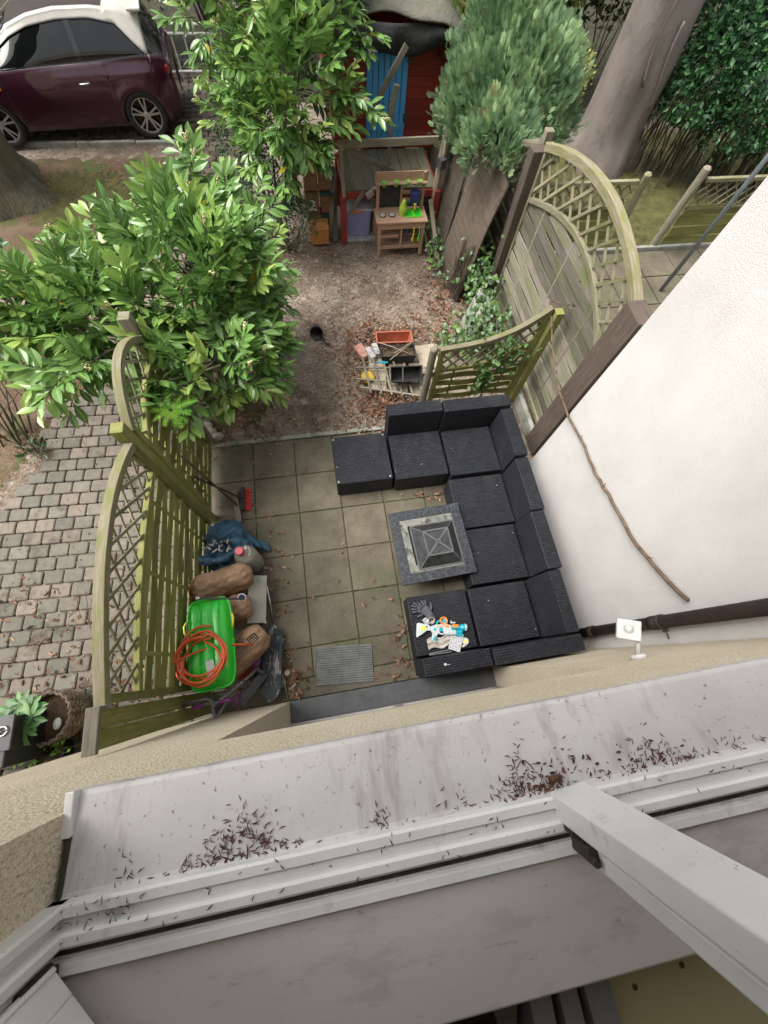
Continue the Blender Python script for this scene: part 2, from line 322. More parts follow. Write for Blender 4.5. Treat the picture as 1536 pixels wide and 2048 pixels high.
M['greystone'] = mat('greystone', (0.33, 0.33, 0.32), (0.50, 0.50, 0.49), scale=9, rough=0.9, bump=0.5)
M['stone'] = mat('stone', (0.28, 0.25, 0.21), (0.45, 0.42, 0.37), scale=9, rough=0.85, bump=0.4)
M['mat_rib'] = None
M['teal'] = mat('teal', (0.0, 0.28, 0.38), (0.01, 0.36, 0.46), scale=9, rough=0.35, bump=0.02)
M['toy_white'] = mat('toy_white', (0.42, 0.48, 0.49), (0.50, 0.55, 0.56), scale=9, rough=0.35, bump=0.02)
M['orange'] = mat('orange', (0.75, 0.24, 0.03), (0.82, 0.31, 0.05), scale=9, rough=0.4, bump=0.02)
M['yellow'] = mat('yellow', (0.70, 0.58, 0.04), (0.80, 0.68, 0.08), scale=9, rough=0.5, bump=0.05)
M['glove'] = mat('glove', (0.055, 0.057, 0.068), (0.10, 0.103, 0.118), scale=30, rough=0.85, bump=0.5, bscale=60)
M['paper'] = mat('paper', (0.50, 0.50, 0.51), (0.56, 0.56, 0.57), scale=9, rough=0.8, bump=0.05)
M['dirty_cloth'] = mat('dirty_cloth', (0.30, 0.27, 0.23), (0.50, 0.47, 0.42), scale=14, rough=0.85, bump=0.7, bscale=22)
M['glassy'] = mat('glassy', (0.25, 0.22, 0.18), (0.42, 0.38, 0.33), scale=9, rough=0.12, bump=0.02)
M['storage'] = mat('storage', (0.26, 0.28, 0.52), (0.33, 0.35, 0.60), scale=3, rough=0.3, bump=0.03)
M['storage_lid'] = mat('storage_lid', (0.42, 0.43, 0.52), (0.54, 0.55, 0.62), scale=6, rough=0.3, bump=0.05, speck=((0.28, 0.25, 0.22), 14, 0.58, 0.7))
M['salmon'] = mat('salmon', (0.55, 0.20, 0.17), (0.6, 0.25, 0.2), scale=6, rough=0.5, bump=0)
M['felt_roof'] = mat('felt_roof', (0.065, 0.066, 0.054), (0.15, 0.145, 0.12), scale=3, rough=0.95, bump=0.7, bscale=24, bdist=0.02, speck=((0.20, 0.12, 0.07), 55, 0.60, 0.68), speck2=((0.08, 0.10, 0.045), 2.5, 0.5, 0.7))
M['black_felt'] = mat('black_felt', (0.012, 0.012, 0.013), (0.04, 0.04, 0.042), scale=7, rough=0.75, bump=0.7, bscale=12, bdist=0.02)
M['navy'] = mat('navy', (0.012, 0.03, 0.13), (0.02, 0.045, 0.17), scale=9, rough=0.4, bump=0.02)
M['lime_bag'] = mat('lime_bag', (0.30, 0.50, 0.03), (0.55, 0.62, 0.08), scale=18, rough=0.35, bump=0.6, bscale=14, speck=((0.10, 0.34, 0.05), 10, 0.55, 0.62))
M['paint'] = mat('paint', (0.030, 0.0012, 0.012), (0.036, 0.0018, 0.016), scale=2, rough=0.4, bump=0, coat=1.0, spec=0.3)
M['car_white'] = mat('car_white', (0.50, 0.48, 0.43), (0.58, 0.56, 0.51), scale=5, rough=0.35, bump=0, coat=0.5, speck=((0.4, 0.37, 0.3), 30, 0.6, 0.75))
M['car_glass'] = mat('car_glass', (0.004, 0.005, 0.006), rough=0.02, bump=0, spec=0.6)
M['car_black'] = mat('car_black', (0.006, 0.006, 0.007), rough=0.15, bump=0, coat=0.7)
M['canvas'] = mat('canvas', (0.04, 0.03, 0.025), (0.055, 0.043, 0.036), scale=9, rough=0.9, bump=0.3, bscale=90)
M['tyre'] = mat('tyre', (0.012, 0.012, 0.013), (0.02, 0.02, 0.02), scale=20, rough=0.8, bump=0.2)
M['rim'] = mat('rim', (0.42, 0.42, 0.43), (0.5, 0.5, 0.51), scale=9, rough=0.3, metal=0.7, bump=0)
M['taillight'] = mat('taillight', (0.25, 0.01, 0.012), (0.3, 0.012, 0.015), scale=9, rough=0.08, bump=0, coat=1)
M['wicker_basket'] = mat('wicker_basket', (0.16, 0.115, 0.085), (0.36, 0.28, 0.22), scale=5, rough=0.8, bump=0.9, coord='UV', stretch=(26, 60, 1), bscale=3, bdist=0.01)
M['cabinet_top'] = mat('cabinet_top', (0.80, 0.68, 0.36), (0.86, 0.75, 0.44), scale=3, rough=0.5, bump=0.03)
M['pale_blue'] = mat('pale_blue', (0.42, 0.56, 0.58), (0.48, 0.62, 0.64), scale=5, rough=0.5, bump=0)
M['room_floor'] = mat('room_floor', (0.06, 0.035, 0.02), (0.12, 0.075, 0.045), scale=3, rough=0.5, bump=0.1, stretch=(1, 8, 1))
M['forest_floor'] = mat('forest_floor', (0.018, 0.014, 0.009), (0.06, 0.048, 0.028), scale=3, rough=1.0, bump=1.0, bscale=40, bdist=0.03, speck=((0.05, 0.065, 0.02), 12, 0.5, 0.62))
M['room_wall'] = mat('room_wall', (0.80, 0.76, 0.70), rough=0.9, bump=0.05)
M['file_grey'] = mat('file_grey', (0.38, 0.35, 0.33), (0.46, 0.43, 0.41), scale=6, rough=0.7, bump=0.05)
M['needle'] = mat('needle', (0.06, 0.02, 0.012), (0.13, 0.05, 0.028), scale=60, rough=0.8, bump=0.1, rv=0.5)
M['deadleaf'] = mat('deadleaf', (0.85, 0.85, 0.85), (1, 1, 1), scale=30, rough=0.75, bump=0.2,
                    rcol=[(0.0, (0.085, 0.04, 0.022)), (0.4, (0.19, 0.088, 0.048)), (0.75, (0.29, 0.145, 0.085)), (1.0, (0.40, 0.27, 0.17))])
L_LAUREL = leafmat('laurel_leaf', (0.055, 0.135, 0.035), (0.17, 0.315, 0.08), (0.36, 0.48, 0.12), rough=0.22, dead=(0.5, 0.38, 0.03))
L_RACEME = mat('raceme', (0.42, 0.40, 0.20), (0.58, 0.52, 0.30), scale=50, rough=0.8, bump=0.5)
L_CYP = leafmat('cypress_leaf', (0.055, 0.13, 0.065), (0.29, 0.44, 0.22), (0.55, 0.67, 0.36), rough=0.6, rib=False, dead=(0.20, 0.13, 0.06))
L_CYP2 = leafmat('false_cypress_leaf', (0.07, 0.13, 0.015), (0.19, 0.27, 0.03), (0.33, 0.38, 0.06), rough=0.6, rib=False)
L_HEDGE = leafmat('hedge_leaf', (0.014, 0.05, 0.02), (0.04, 0.12, 0.045), (0.10, 0.24, 0.08), rough=0.4, rib=False)
L_DARK = leafmat('dark_leaf', (0.012, 0.022, 0.008), (0.04, 0.06, 0.02), (0.10, 0.12, 0.035), rough=0.5, rib=False)
L_MAPLE = leafmat('maple_leaf', (0.07, 0.13, 0.02), (0.17, 0.26, 0.05), (0.34, 0.40, 0.10), rough=0.5, rib=False)
L_GOLD = leafmat('gold_leaf', (0.16, 0.18, 0.03), (0.38, 0.38, 0.08), (0.62, 0.58, 0.22), rough=0.45, rib=False)
L_IVY = leafmat('ivy_leaf', (0.018, 0.055, 0.016), (0.05, 0.12, 0.03), (0.13, 0.24, 0.06), rough=0.35, rib=True, ribc=(0.14, 0.22, 0.08))
L_FERN = leafmat('fern_leaf', (0.10, 0.32, 0.03), (0.22, 0.52, 0.05), (0.35, 0.62, 0.08), rough=0.5, rib=False)
L_RHODO = leafmat('rhodo_leaf', (0.05, 0.14, 0.04), (0.10, 0.24, 0.07), (0.18, 0.34, 0.10), rough=0.4, rib=True, ribc=(0.2, 0.34, 0.14))

def wicker():
    m = bpy.data.materials.new('wicker'); m.use_nodes = True; N = m.node_tree.nodes; L = m.node_tree.links; b = N['Principled BSDF']
    uv = N.new('ShaderNodeUVMap')
    br = N.new('ShaderNodeTexBrick'); br.inputs['Scale'].default_value = 1.0; br.offset = 0.5
    br.inputs['Brick Width'].default_value = 0.046; br.inputs['Row Height'].default_value = 0.022; br.inputs['Mortar Size'].default_value = 0.0045; br.inputs['Mortar Smooth'].default_value = 1.0
    br.inputs['Color1'].default_value = (0.014, 0.0155, 0.021, 1); br.inputs['Color2'].default_value = (0.024, 0.0265, 0.034, 1); br.inputs['Mortar'].default_value = (0.0025, 0.0025, 0.003, 1)
    L.new(uv.outputs[0], br.inputs['Vector'])
    tc = N.new('ShaderNodeTexCoord'); nz = N.new('ShaderNodeTexNoise'); nz.inputs['Scale'].default_value = 2.5; nz.inputs['Detail'].default_value = 8; L.new(tc.outputs['Object'], nz.inputs['Vector'])
    mr = N.new('ShaderNodeMapRange'); mr.inputs[1].default_value = 0.5; mr.inputs[2].default_value = 0.85; mr.inputs[4].default_value = 0.5; L.new(nz.outputs['Fac'], mr.inputs[0])
    mx = N.new('ShaderNodeMix'); mx.data_type = 'RGBA'; L.new(mr.outputs[0], mx.inputs['Factor']); L.new(br.outputs['Color'], mx.inputs[6]); mx.inputs[7].default_value = (0.06, 0.061, 0.058, 1)
    L.new(mx.outputs[2], b.inputs['Base Color']); b.inputs['Roughness'].default_value = 0.5; b.inputs['Specular IOR Level'].default_value = 0.28
    bp = N.new('ShaderNodeBump'); bp.inputs['Strength'].default_value = 0.8; bp.inputs['Distance'].default_value = 0.006; bp.invert = True
    L.new(br.outputs['Fac'], bp.inputs['Height']); L.new(bp.outputs[0], b.inputs['Normal'])
    return m
M['wicker'] = wicker()
def ribbed():
    m = mat('rib', (0.13, 0.135, 0.135), (0.2, 0.205, 0.2), scale=9, rough=0.8, bump=0)
    N = m.node_tree.nodes; L = m.node_tree.links; b = N['Principled BSDF']
    tc = N.new('ShaderNodeTexCoord'); w = N.new('ShaderNodeTexWave'); w.bands_direction = 'Y'; w.inputs['Scale'].default_value = 14; w.inputs['Distortion'].default_value = 0.3
    L.new(tc.outputs['Object'], w.inputs['Vector']); bp = N.new('ShaderNodeBump'); bp.inputs['Strength'].default_value = 1; bp.inputs['Distance'].default_value = 0.012
    L.new(w.outputs['Fac'], bp.inputs['Height']); L.new(bp.outputs[0], b.inputs['Normal'])
    return m
M['mat_rib'] = ribbed()
def crazy():
    m = mat('crazy_tile', (0.009, 0.011, 0.015), (0.017, 0.020, 0.026), scale=9, rough=0.5, bump=0)
    N = m.node_tree.nodes; L = m.node_tree.links; b = N['Principled BSDF']
    tc = N.new('ShaderNodeTexCoord'); v = N.new('ShaderNodeTexVoronoi'); v.feature = 'DISTANCE_TO_EDGE'; v.inputs['Scale'].default_value = 15; L.new(tc.outputs['Object'], v.inputs['Vector'])
    mr = N.new('ShaderNodeMapRange'); mr.inputs[1].default_value = 0.02; mr.inputs[2].default_value = 0.06; mr.inputs[3].default_value = 1; mr.inputs[4].default_value = 0; L.new(v.outputs[0], mr.inputs[0])
    old = b.inputs['Base Color'].links[0].from_socket
    mx = N.new('ShaderNodeMix'); mx.data_type = 'RGBA'; L.new(mr.outputs[0], mx.inputs['Factor']); L.new(old, mx.inputs[6]); mx.inputs[7].default_value = (0.042, 0.05, 0.062, 1)
    L.new(mx.outputs[2], b.inputs['Base Color']); return m
M['crazy'] = crazy()

# ------------------------------------------------------------------ leaf templates
def leaf_t(w=0.32, rows=5, curl=0.18, fold=0.10, wmax=0.5, stalk=0.06):
    V = []; U = []; F = []
    for i in range(rows):
        t = i / (rows - 1); x = stalk + t * (1 - stalk); hw = w / 2 * math.sin(PI * min(1, max(0.0, t ** (math.log(0.5) / math.log(wmax)))))
        if i == 0: hw = 0.012
        if i == rows - 1: hw = 0.006
        z = -curl * t * t
        for sgn in (-1, 0, 1): V.append((x, sgn * hw, z + abs(sgn) * fold * hw * 2))
    for i in range(rows - 1):
        for j in range(2):
            a = i * 3 + j; F.append((a, a + 3, a + 4, a + 1)); u0, u1 = (-1, 0) if j == 0 else (0, 1); v0, v1 = i / (rows - 1), (i + 1) / (rows - 1)
            U.append([(u0, v0), (u0, v1), (u1, v1), (u1, v0)])
    return np.array(V), F, U
T_LAUREL = leaf_t(0.37, 6, 0.16, 0.12, 0.55)
T_DEAD = leaf_t(0.5, 4, -0.25, 0.35, 0.5, 0.0)
T_SIMPLE = leaf_t(0.5, 3, 0.1, 0.12, 0.5)
T_RHODO = leaf_t(0.36, 5, 0.15, 0.1, 0.6)
def ivy_t():
    P = [(0, 0), (-0.12, 0.25), (0.1, 0.48), (0.38, 0.34), (0.62, 0.38), (1.0, 0.0), (0.62, -0.38), (0.38, -0.34), (0.1, -0.48), (-0.12, -0.25)]
    V = [(0.35, 0, 0.05)] + [(x, y, -0.08 * (x * x + y * y)) for x, y in P]; n = len(P)
    F = [(0, 1 + i, 1 + (i + 1) % n) for i in range(n)]; U = [[(V[k][1] * 2, V[k][0]) for k in f] for f in F]
    return np.array(V), F, U
T_IVY = ivy_t()
def spray_t(n=6, spread=0.75, w=0.07):
    """flat conifer spray: a midrib with side sprigs"""
    V = []; F = []; U = []
    def strip(x0, y0, x1, y1, w):
        d = np.array([x1 - x0, y1 - y0], float); L = np.linalg.norm(d); d /= L; p = np.array([-d[1], d[0]]) * w / 2
        b = len(V); mx, my = (x0 + x1) / 2, (y0 + y1) / 2
        V.extend([(x0, y0, -0.12 * x0 * x0), (mx + p[0], my + p[1], -0.12 * mx * mx), (x1, y1, -0.12 * x1 * x1 - 0.03), (mx - p[0], my - p[1], -0.12 * mx * mx)])
        F.append((b, b + 1, b + 2, b + 3)); U.append([(0, x0), (0, mx), (0, x1), (0, mx)])
    strip(0, 0, 1, 0, w)
    for i in range(n):
        t = 0.12 + 0.75 * i / n; l = (0.55 - 0.38 * t) * (1.15)
        for sg in (-1, 1): strip(t, 0, t + l * math.cos(spread), sg * l * math.sin(spread), w * 1.25)
    return np.array(V), F, U
T_SPRAY = spray_t(8, 0.62, 0.042)
def fern_t():
    V = []; F = []; U = []; n = 13
    for i in range(n):
        t = 0.12 + 0.86 * i / n; l = 0.20 * math.sin(PI * min(1, t * .9 + .08)) ** .7 + .015; z = -0.35 * t * t
        for sg in (-1, 1): b = len(V); V += [(t - .025, 0, z), (t + .025, 0, z), (t + l * .45, sg * l, z - .03)]; F.append((b, b + 1, b + 2)); U.append([(0, 0)] * 3)
    return np.array(V), F, U
T_FERN = fern_t()

def axes(d, up):
    """(n,3) dirs + up -> (n,3,3) with columns dir, side, normal"""
    d = d / np.linalg.norm(d, axis=1, keepdims=True); s = np.cross(up, d); ln = np.linalg.norm(s, axis=1, keepdims=True)
    s = np.where(ln < 1e-4, np.array([[1., 0, 0]]), s / np.maximum(ln, 1e-6)); n = np.cross(d, s)
    return np.stack([d, s, n], axis=2)
def shell(n, c, rad, lo=-0.4, inner=0.55, r=rng):
    """random points + outward normals in the outer part of an ellipsoid, skipping its underside"""
    v = r.normal(size=(n * 3, 3)); v /= np.linalg.norm(v, axis=1, keepdims=True); v = v[v[:, 2] > lo][:n]
    k = inner + (1 - inner) * r.random(len(v)) ** 0.6
    return np.array(c) + v * np.array(rad) * k[:, None], v / np.array(rad) * np.mean(rad)
def shoots(mb, bases, dirs, L=0.26, nl=11, ll=0.12, T=None, tw=None, rac=None, rp=0.0, droop=0.25, spread=1.0):
    """leafy shoots: leaves alternate along a short stem"""
    T = T or T_LAUREL; P = []; D = []; Uv = []; S = []; Rn = []
    for b, d in zip(bases, dirs):
        d = nrm(d); l = L * rng.uniform(0.7, 1.25); side = nrm(np.cross(d, (0, 0, 1)) + rng.normal(size=3) * 0.15); up = nrm(np.cross(side, d)); 
        bend = np.array([0, 0, -0.12 * l]) ; base_r = rng.uniform(0.0, 0.75)
        pts = [b + d * l * t + bend * t * t for t in (0, 0.5, 1)]
        if tw is not None: tw.tube(pts, [0.004, 0.003, 0.002], 4, cap=False)
        k = int(nl * rng.uniform(0.8, 1.2))
        for i in range(k):
            t = (i + 0.6) / k; sg = 1 if i % 2 else -1
            ang = spread * (1.15 - 0.65 * t) + rng.normal() * 0.12
            ld = d * math.cos(ang) + (side * sg + up * rng.normal() * 0.45) * math.sin(ang) + np.array([0, 0, -droop * rng.random()])
            P.append(b + d * l * t + bend * t * t); D.append(ld); Uv.append(nrm(up + rng.normal(size=3) * 0.22)); S.append(ll * rng.uniform(0.75, 1.15) * (1 - 0.35 * abs(t - 0.45)))
            Rn.append(min(0.985, base_r + 0.25 * t * rng.random()) if rng.random() > 0.006 else 0.995)
        if rac is not None and rng.random() < rp:
            for q in range(rng.integers(1, 4)):
                rd = nrm(d + rng.normal(size=3) * 0.35 + np.array([0, 0, 0.4])); h = rng.uniform(0.05, 0.09)
                for j in range(14):
                    t = j / 14; c = pts[-1] + rd * h * t + rng.normal(size=3) * 0.005
                    rac.box(c, (0.011, 0.010, 0.012), rz=rng.random() * 3)
    D = np.array(D); mb.inst(T, np.array(P), axes(D, np.array(Uv)), np.array(S), np.array(Rn))
def cloud(mb, n, c, rad, T, size, lo=-0.5, inner=0.5, outw=0.6, up=0.4, jit=0.8):
    P, nv = shell(n, c, rad, lo, inner); D = nv * outw + rng.normal(size=P.shape) * jit * 0.6 + np.array([0, 0, up])
    U = nv + rng.normal(size=P.shape) * jit; mb.inst(T, P, axes(D, U), size * rng.uniform(0.6, 1.25, len(P)))
# ================================================================== THE SETTING
def gz_(x, y): return 0.012 * math.sin(x * 2.1 + 1.3 * math.sin(y * 1.7)) + 0.010 * math.sin(y * 3.3 + x) + 0.006 * math.sin(7 * x + 5 * y)
def ground_fn(u, v):
    s = u * 2 - 1; t = v * 2 - 1; x = 9 * s + 51 * s ** 9; y = 4 + 10 * t + 50 * t ** 9
    return (x, y, -0.035 + gz_(x, y) * (1 if abs(x) < 12 else 0))
mb = MB(); mb.grid(ground_fn, 160, 160); struct('ground', mb, M['soil'], smooth=True)
# darker leafy soil under the shrubs, patches a little above the ground
def patch(name, poly, m, z=0.0, jag=0.06, n=140, bumpy=True):
    """irregular sheet: polygon filled as a fan of rings following the ground"""
    P = np.array(poly, float); c = P.mean(0); V = [(c[0], c[1], 0)]; rings = 14
    per = []; k = len(P)
    for i in range(n):
        t = i / n * k; a = int(t); f = t - a; p = P[a] * (1 - f) + P[(a + 1) % k] * f
        d = p - c; p = c + d * (1 + jag * (math.sin(i * 1.7) * 0.5 + rng.normal() * 0.35)); per.append(p)
    for r_ in range(1, rings + 1):
        for p in per: q = c + (p - c) * r_ / rings; V.append((q[0], q[1], 0))
    V = np.array(V)
    for v in V: v[2] = -0.035 + gz_(v[0], v[1]) + 0.012 + z
    # sink the border into the ground so that no edge stands up
    for i in range(n): V[1 + (rings - 1) * n + i, 2] -= 0.022
    F = [(0, 1 + i, 1 + (i + 1) % n) for i in range(n)]
    for r_ in range(rings - 1):
        o = 1 + r_ * n
        F += [(o + i, o + n + i, o + n + (i + 1) % n, o + (i + 1) % n) for i in range(n)]
    mb = MB(); mb.add(V, F); return struct(name, mb, m, smooth=True)
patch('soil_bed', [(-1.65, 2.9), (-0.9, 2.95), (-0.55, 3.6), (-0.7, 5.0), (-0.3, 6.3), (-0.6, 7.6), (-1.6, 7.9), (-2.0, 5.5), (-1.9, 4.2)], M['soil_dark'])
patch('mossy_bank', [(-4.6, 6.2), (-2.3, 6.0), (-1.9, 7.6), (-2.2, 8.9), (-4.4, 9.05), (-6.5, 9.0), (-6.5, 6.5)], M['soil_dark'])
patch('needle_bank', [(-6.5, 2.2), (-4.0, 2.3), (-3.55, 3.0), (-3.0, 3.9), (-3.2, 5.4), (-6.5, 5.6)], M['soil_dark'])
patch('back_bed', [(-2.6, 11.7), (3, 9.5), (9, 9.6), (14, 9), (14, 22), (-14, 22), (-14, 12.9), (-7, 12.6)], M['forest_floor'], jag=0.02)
patch('moss_bed', [(3.2, 5.9), (8.6, 5.9), (11, 6.5), (11, 9.2), (6, 9.4), (3.2, 7.6)], M['moss'], z=0.01, jag=0.03)
patch('mossy_patch', [(-4.3, 7.2), (-3.3, 7.0), (-2.7, 7.7), (-3.1, 8.5), (-4.2, 8.6)], M['moss'], z=0.014, jag=0.2)

# patio of 50 cm slabs
mb = MB()
for i in range(-3, 5):
    for j in range(-1, 6):
        x0, y0 = i * 0.5 + 0.01, j * 0.5 + 0.25
        x1, y1 = x0 + 0.5, y0 + 0.5
        x0 = max(x0, -1.52); x1 = min(x1, 2.30); y0 = max(y0, -0.04)
        if x1 - x0 < 0.06 or y0 >= 2.70: continue
        mb.box(((x0 + x1) / 2, (y0 + y1) / 2, -0.02 + random.uniform(-0.002, 0.002)), (x1 - x0 - 0.010, y1 - y0 - 0.010, 0.05), rz=random.uniform(-0.004, 0.004))
struct('patio', mb, M['slab'], bevel=0.005)
mb = MB(); mb.box((0.4, 1.33, -0.055), (3.86, 2.84, 0.10)); struct('joint_bed', mb, M['joint'])
mb = MB()
for i in range(2600):      # moss and crumbs in the joints
    if rng.random() < .5: x = round(rng.uniform(-3, 4)) * 0.5 + 0.01 + rng.normal() * .004; y = rng.uniform(-0.04, 2.72)
    else: y = round(rng.uniform(0, 5)) * 0.5 + 0.25 + rng.normal() * .004; x = rng.uniform(-1.5, 2.25)
    if not (-1.5 < x < 2.28) or math.sin(x * 5.1 + 2 * math.sin(y * 3)) + math.sin(y * 4.3) + rng.normal() * .5 < 0: continue
    mb.box((x, y, 0.004), (rng.uniform(.005, .016), rng.uniform(.005, .014), 0.008), rz=rng.random() * 3)
o = obj('joint_moss', mb, M['moss']); tag(o, 'green moss and crumbs growing in the joints of the patio slabs', 'moss', kind='stuff')
mb = MB(); mb.box((0.41, -0.135, -0.022), (3.82, 0.17, 0.05)); struct('drain_strip', mb, M['slab'], bevel=0.004)
mb = MB(); mb.box((-0.32, 2.79, -0.015), (2.3, 0.055, 0.06)); mb.box((1.0, 2.80, -0.02), (0.3, 0.05, 0.05)); struct('patio_kerb', mb, M['kerb'], bevel=0.006)

# block paving
def pavers(test, x0, x1, y0, y1, ang=R_(-3), pw=0.205, ph=0.152, cx=-2.6, cy=1.5):
    mb = MB(); ca, sa = math.cos(ang), math.sin(ang)
    nj = int((y1 - y0) / ph) + 6; ni = int((x1 - x0) / pw) + 6
    for j in range(-nj, nj):
        for i in range(-ni, ni):
            u = (i + 0.5 * (j % 2)) * pw; v = j * ph; x = cx + u * ca - v * sa; y = cy + u * sa + v * ca
            if not (x0 < x < x1 and y0 < y < y1) or not test(x, y): continue
            hx, hy = pw / 2 - 0.006, ph / 2 - 0.006; c = 0.018; r = random.random(); z = 0.004 + random.uniform(-.003, .003) + gz_(x, y) * 0.3
            V = []
            for (ins, zz, ch) in ((0, -0.06, 0.016), (0, z - 0.008, 0.016), (0.009, z, 0.020)):
                a, b = hx - ins, hy - ins
                for (px, py) in ((a - ch, -b), (a, -b + ch), (a, b - ch), (a - ch, b), (-a + ch, b), (-a, b - ch), (-a, -b + ch), (-a + ch, -b)):
                    V.append((x + px * ca - py * sa, y + px * sa + py * ca, zz))
            F = [tuple(range(16, 24))] + [(k, (k + 1) % 8, 8 + (k + 1) % 8, 8 + k) for k in range(8)] + [(8 + k, 8 + (k + 1) % 8, 16 + (k + 1) % 8, 16 + k) for k in range(8)]
            mb.add(V, F, None, r)
    return mb
def path_test(x, y):
    lim = -3.75 + 0.33 * (y - 2.2) if y > 2.0 else -9
    return x > lim + 0.15 * math.sin(y * 5) and x < -1.56 and y < 4.6
struct('path', pavers(path_test, -7, -1.5, -1.6, 4.8), M['paver'])
def park_test(x, y): return y > 9.32 - 0.02 * x or (-1.75 < x < -0.75 and y > 5.2)
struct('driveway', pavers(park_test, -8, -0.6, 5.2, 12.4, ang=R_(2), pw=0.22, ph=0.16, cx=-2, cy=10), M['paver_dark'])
mb = MB()
for i in range(6): mb.box((-7.3 + i * 1.0, 9.26 + 0.02 * (6 - i), -0.01), (0.985, 0.07, 0.09))
struct('driveway_kerb', mb, M['kerb'], bevel=0.008)
# neighbour's slabs behind the fence
mb = MB()
for i in range(10):
    for j in range(6):
        x0, y0 = 2.95 + i * 0.62, 2.15 + j * 0.60
        mb.box((x0 + 0.3, y0 + 0.29, -0.012 + random.uniform(-.003, .003)), (0.60, 0.58, 0.05))
struct('terrace', mb, M['slab'], bevel=0.006)
mb = MB(); mb.box((5.9, 5.78, 0.02), (6.0, 0.06, 0.1)); struct('terrace_kerb', mb, M['kerb'], bevel=0.008)

# ================================================================== THE HOUSE (we look out of its window)
SZ = 3.02
house = thing('house', 'cream roughcast house wall with the white window the view leans out of', 'house', (0.5, -0.3, 0))
FY = -0.23
mb = MB()
def wall_piece(x0, x1, z0, z1, y=FY, d=0.30): mb.box(((x0 + x1) / 2, y - d / 2, (z0 + z1) / 2), (x1 - x0, d, z1 - z0))
# door opening x -.73..1.31, z 0..2.1 ; window opening x -.79..1.9, z SZ-.03..4.75
D0, D1, W0, W1, WT = -0.73, 1.31, -0.79, 1.92, 4.95
def wpoly(pts, z0, z1):
    mb.prism(pts, z0, z1)
wpoly([(-8, -1.5), (-1.35, FY - 0.3), (-1.35, FY), (-2.49, FY - 0.085), (-3.4, FY - 0.22), (-8, -1.15)], -0.1, 7)
wall_piece(-1.35, W0, -0.1, 7)
wall_piece(W0, D0, -0.1, SZ - 0.045)
wall_piece(D0, D1, 2.1, SZ - 0.045)
wall_piece(D1, W1, -0.1, SZ - 0.045)
wall_piece(W1, 2.33, -0.1, 7)
wall_piece(W0, W1, WT, 7)
obj('wall', mb, M['roughcast'], house)
mb = MB(); mb.box((-1.0, -0.88, 5.08), (10, 2.34, 0.16)); mb.box((-1.0, 0.32, 5.06), (10, 0.06, 0.22)); obj('added_shade_eaves', mb, M['pvc'], house, bevel=0.005)  # unseen overhang, added above the window to shade the ledge
mb = MB(); mb.box(((D0 + D1) / 2, -0.32, 0.035), (D1 - D0, 0.19, 0.13)); obj('threshold', mb, M['dark_grey'], house, bevel=0.004)
# patio door
mb = MB()
mb.box(((D0 + D1) / 2, -0.465, 0.14), (D1 - D0, 0.10, 0.07)); mb.box(((D0 + D1) / 2, -0.43, 2.06), (D1 - D0, 0.10, 0.07))
for x in (D0 + 0.04, 0.29, D1 - 0.04): mb.box((x, -0.463, 1.1), (0.075, 0.10, 1.85))
dr = obj('door', mb, M['file_grey'], house, bevel=0.006)
mb = MB()
for x in (-0.20, 0.79): mb.box((x, -0.44, 1.1), (0.9, 0.02, 1.84))
obj('pane', mb, M['car_glass'], dr)
# metal window ledge, sloping outwards, with end cap and drip lip
mb = MB()
yo, yi = -0.190, -0.405
def ledge(u, v):
    x = W0 + 0.005 + u * (W1 - W0 - 0.01)
    prof = [(yo - 0.004, SZ - 0.05), (yo, SZ - 0.048), (yo, SZ - 0.012), (yo - 0.004, SZ - 0.006), (yo - 0.012, SZ - 0.003), (yi + 0.012, SZ + 0.022), (yi + 0.003, SZ + 0.028), (yi, SZ + 0.05)]
    t = v * (len(prof) - 1); a = min(int(t), len(prof) - 2); f = t - a
    return (x, prof[a][0] * (1 - f) + prof[a + 1][0] * f, prof[a][1] * (1 - f) + prof[a + 1][1] * f)
mb.grid(ledge, 40, 22); lg = obj('window_ledge', mb, M['ledge'], house, smooth=False)
mb = MB(); mb.box((W0 + 0.008, yo - 0.045, SZ + 0.006), (0.022, 0.10, 0.03)); obj('end_cap', mb, M['pvc'], lg, bevel=0.003)
mb = MB(); mb.tube([(W0 + 0.012, yo - 0.02, SZ - 0.0), (W0 + 0.012, yi, SZ + 0.026)], 0.007, 6); obj('seal', mb, M['gasket'], lg)
# PVC frame: bottom rail with steps, jamb, mullion
prof = [(-0.402, 0.0), (-0.402, 0.052), (-0.408, 0.056), (-0.428, 0.056), (-0.431, 0.040), (-0.448, 0.038), (-0.451, 0.060), (-0.457, 0.066), (-0.474, 0.066), (-0.480, 0.061), (-0.482, 0.045),
        (-0.486, 0.036), (-0.490, 0.045), (-0.494, 0.036), (-0.499, 0.046), (-0.504, 0.038), (-0.510, 0.050), (-0.530, 0.052), (-0.533, 0.0)]
mb = MB()
PX = Matrix(((0, 0, 1, 0), (1, 0, 0, 0), (0, 1, 0, SZ), (0, 0, 0, 1)))   # profile (y,z) extruded along x
mb.prism(prof, W0 + 0.0, W1, PX)
PZ = lambda x, sg: Matrix(((0, sg, 0, x), (1, 0, 0, 0), (0, 0, 1, 0), (0, 0, 0, 1)))
pj = [(a, b) for a, b in prof]
mb.prism(pj, SZ + 0.02, WT, PZ(W0 - 0.012, 1)); mb.prism(pj, SZ + 0.02, WT, PZ(W1 + 0.012, -1))
fr = obj('window_frame', mb, M['pvc'], house, bevel=0.0015)
mb = MB(); mb.box((0.565, -0.489, SZ + 0.040), (2.7, 0.010, 0.016)); obj('gasket', mb, M['gasket'], fr)
mb = MB(); mb.prism([(0.452, -0.396), (0.556, -0.388), (0.560, -0.46), (0.545, -0.50), (0.545, -0.525), (0.478, -0.525), (0.478, -0.47), (0.452, -0.455)], SZ + 0.035, WT)
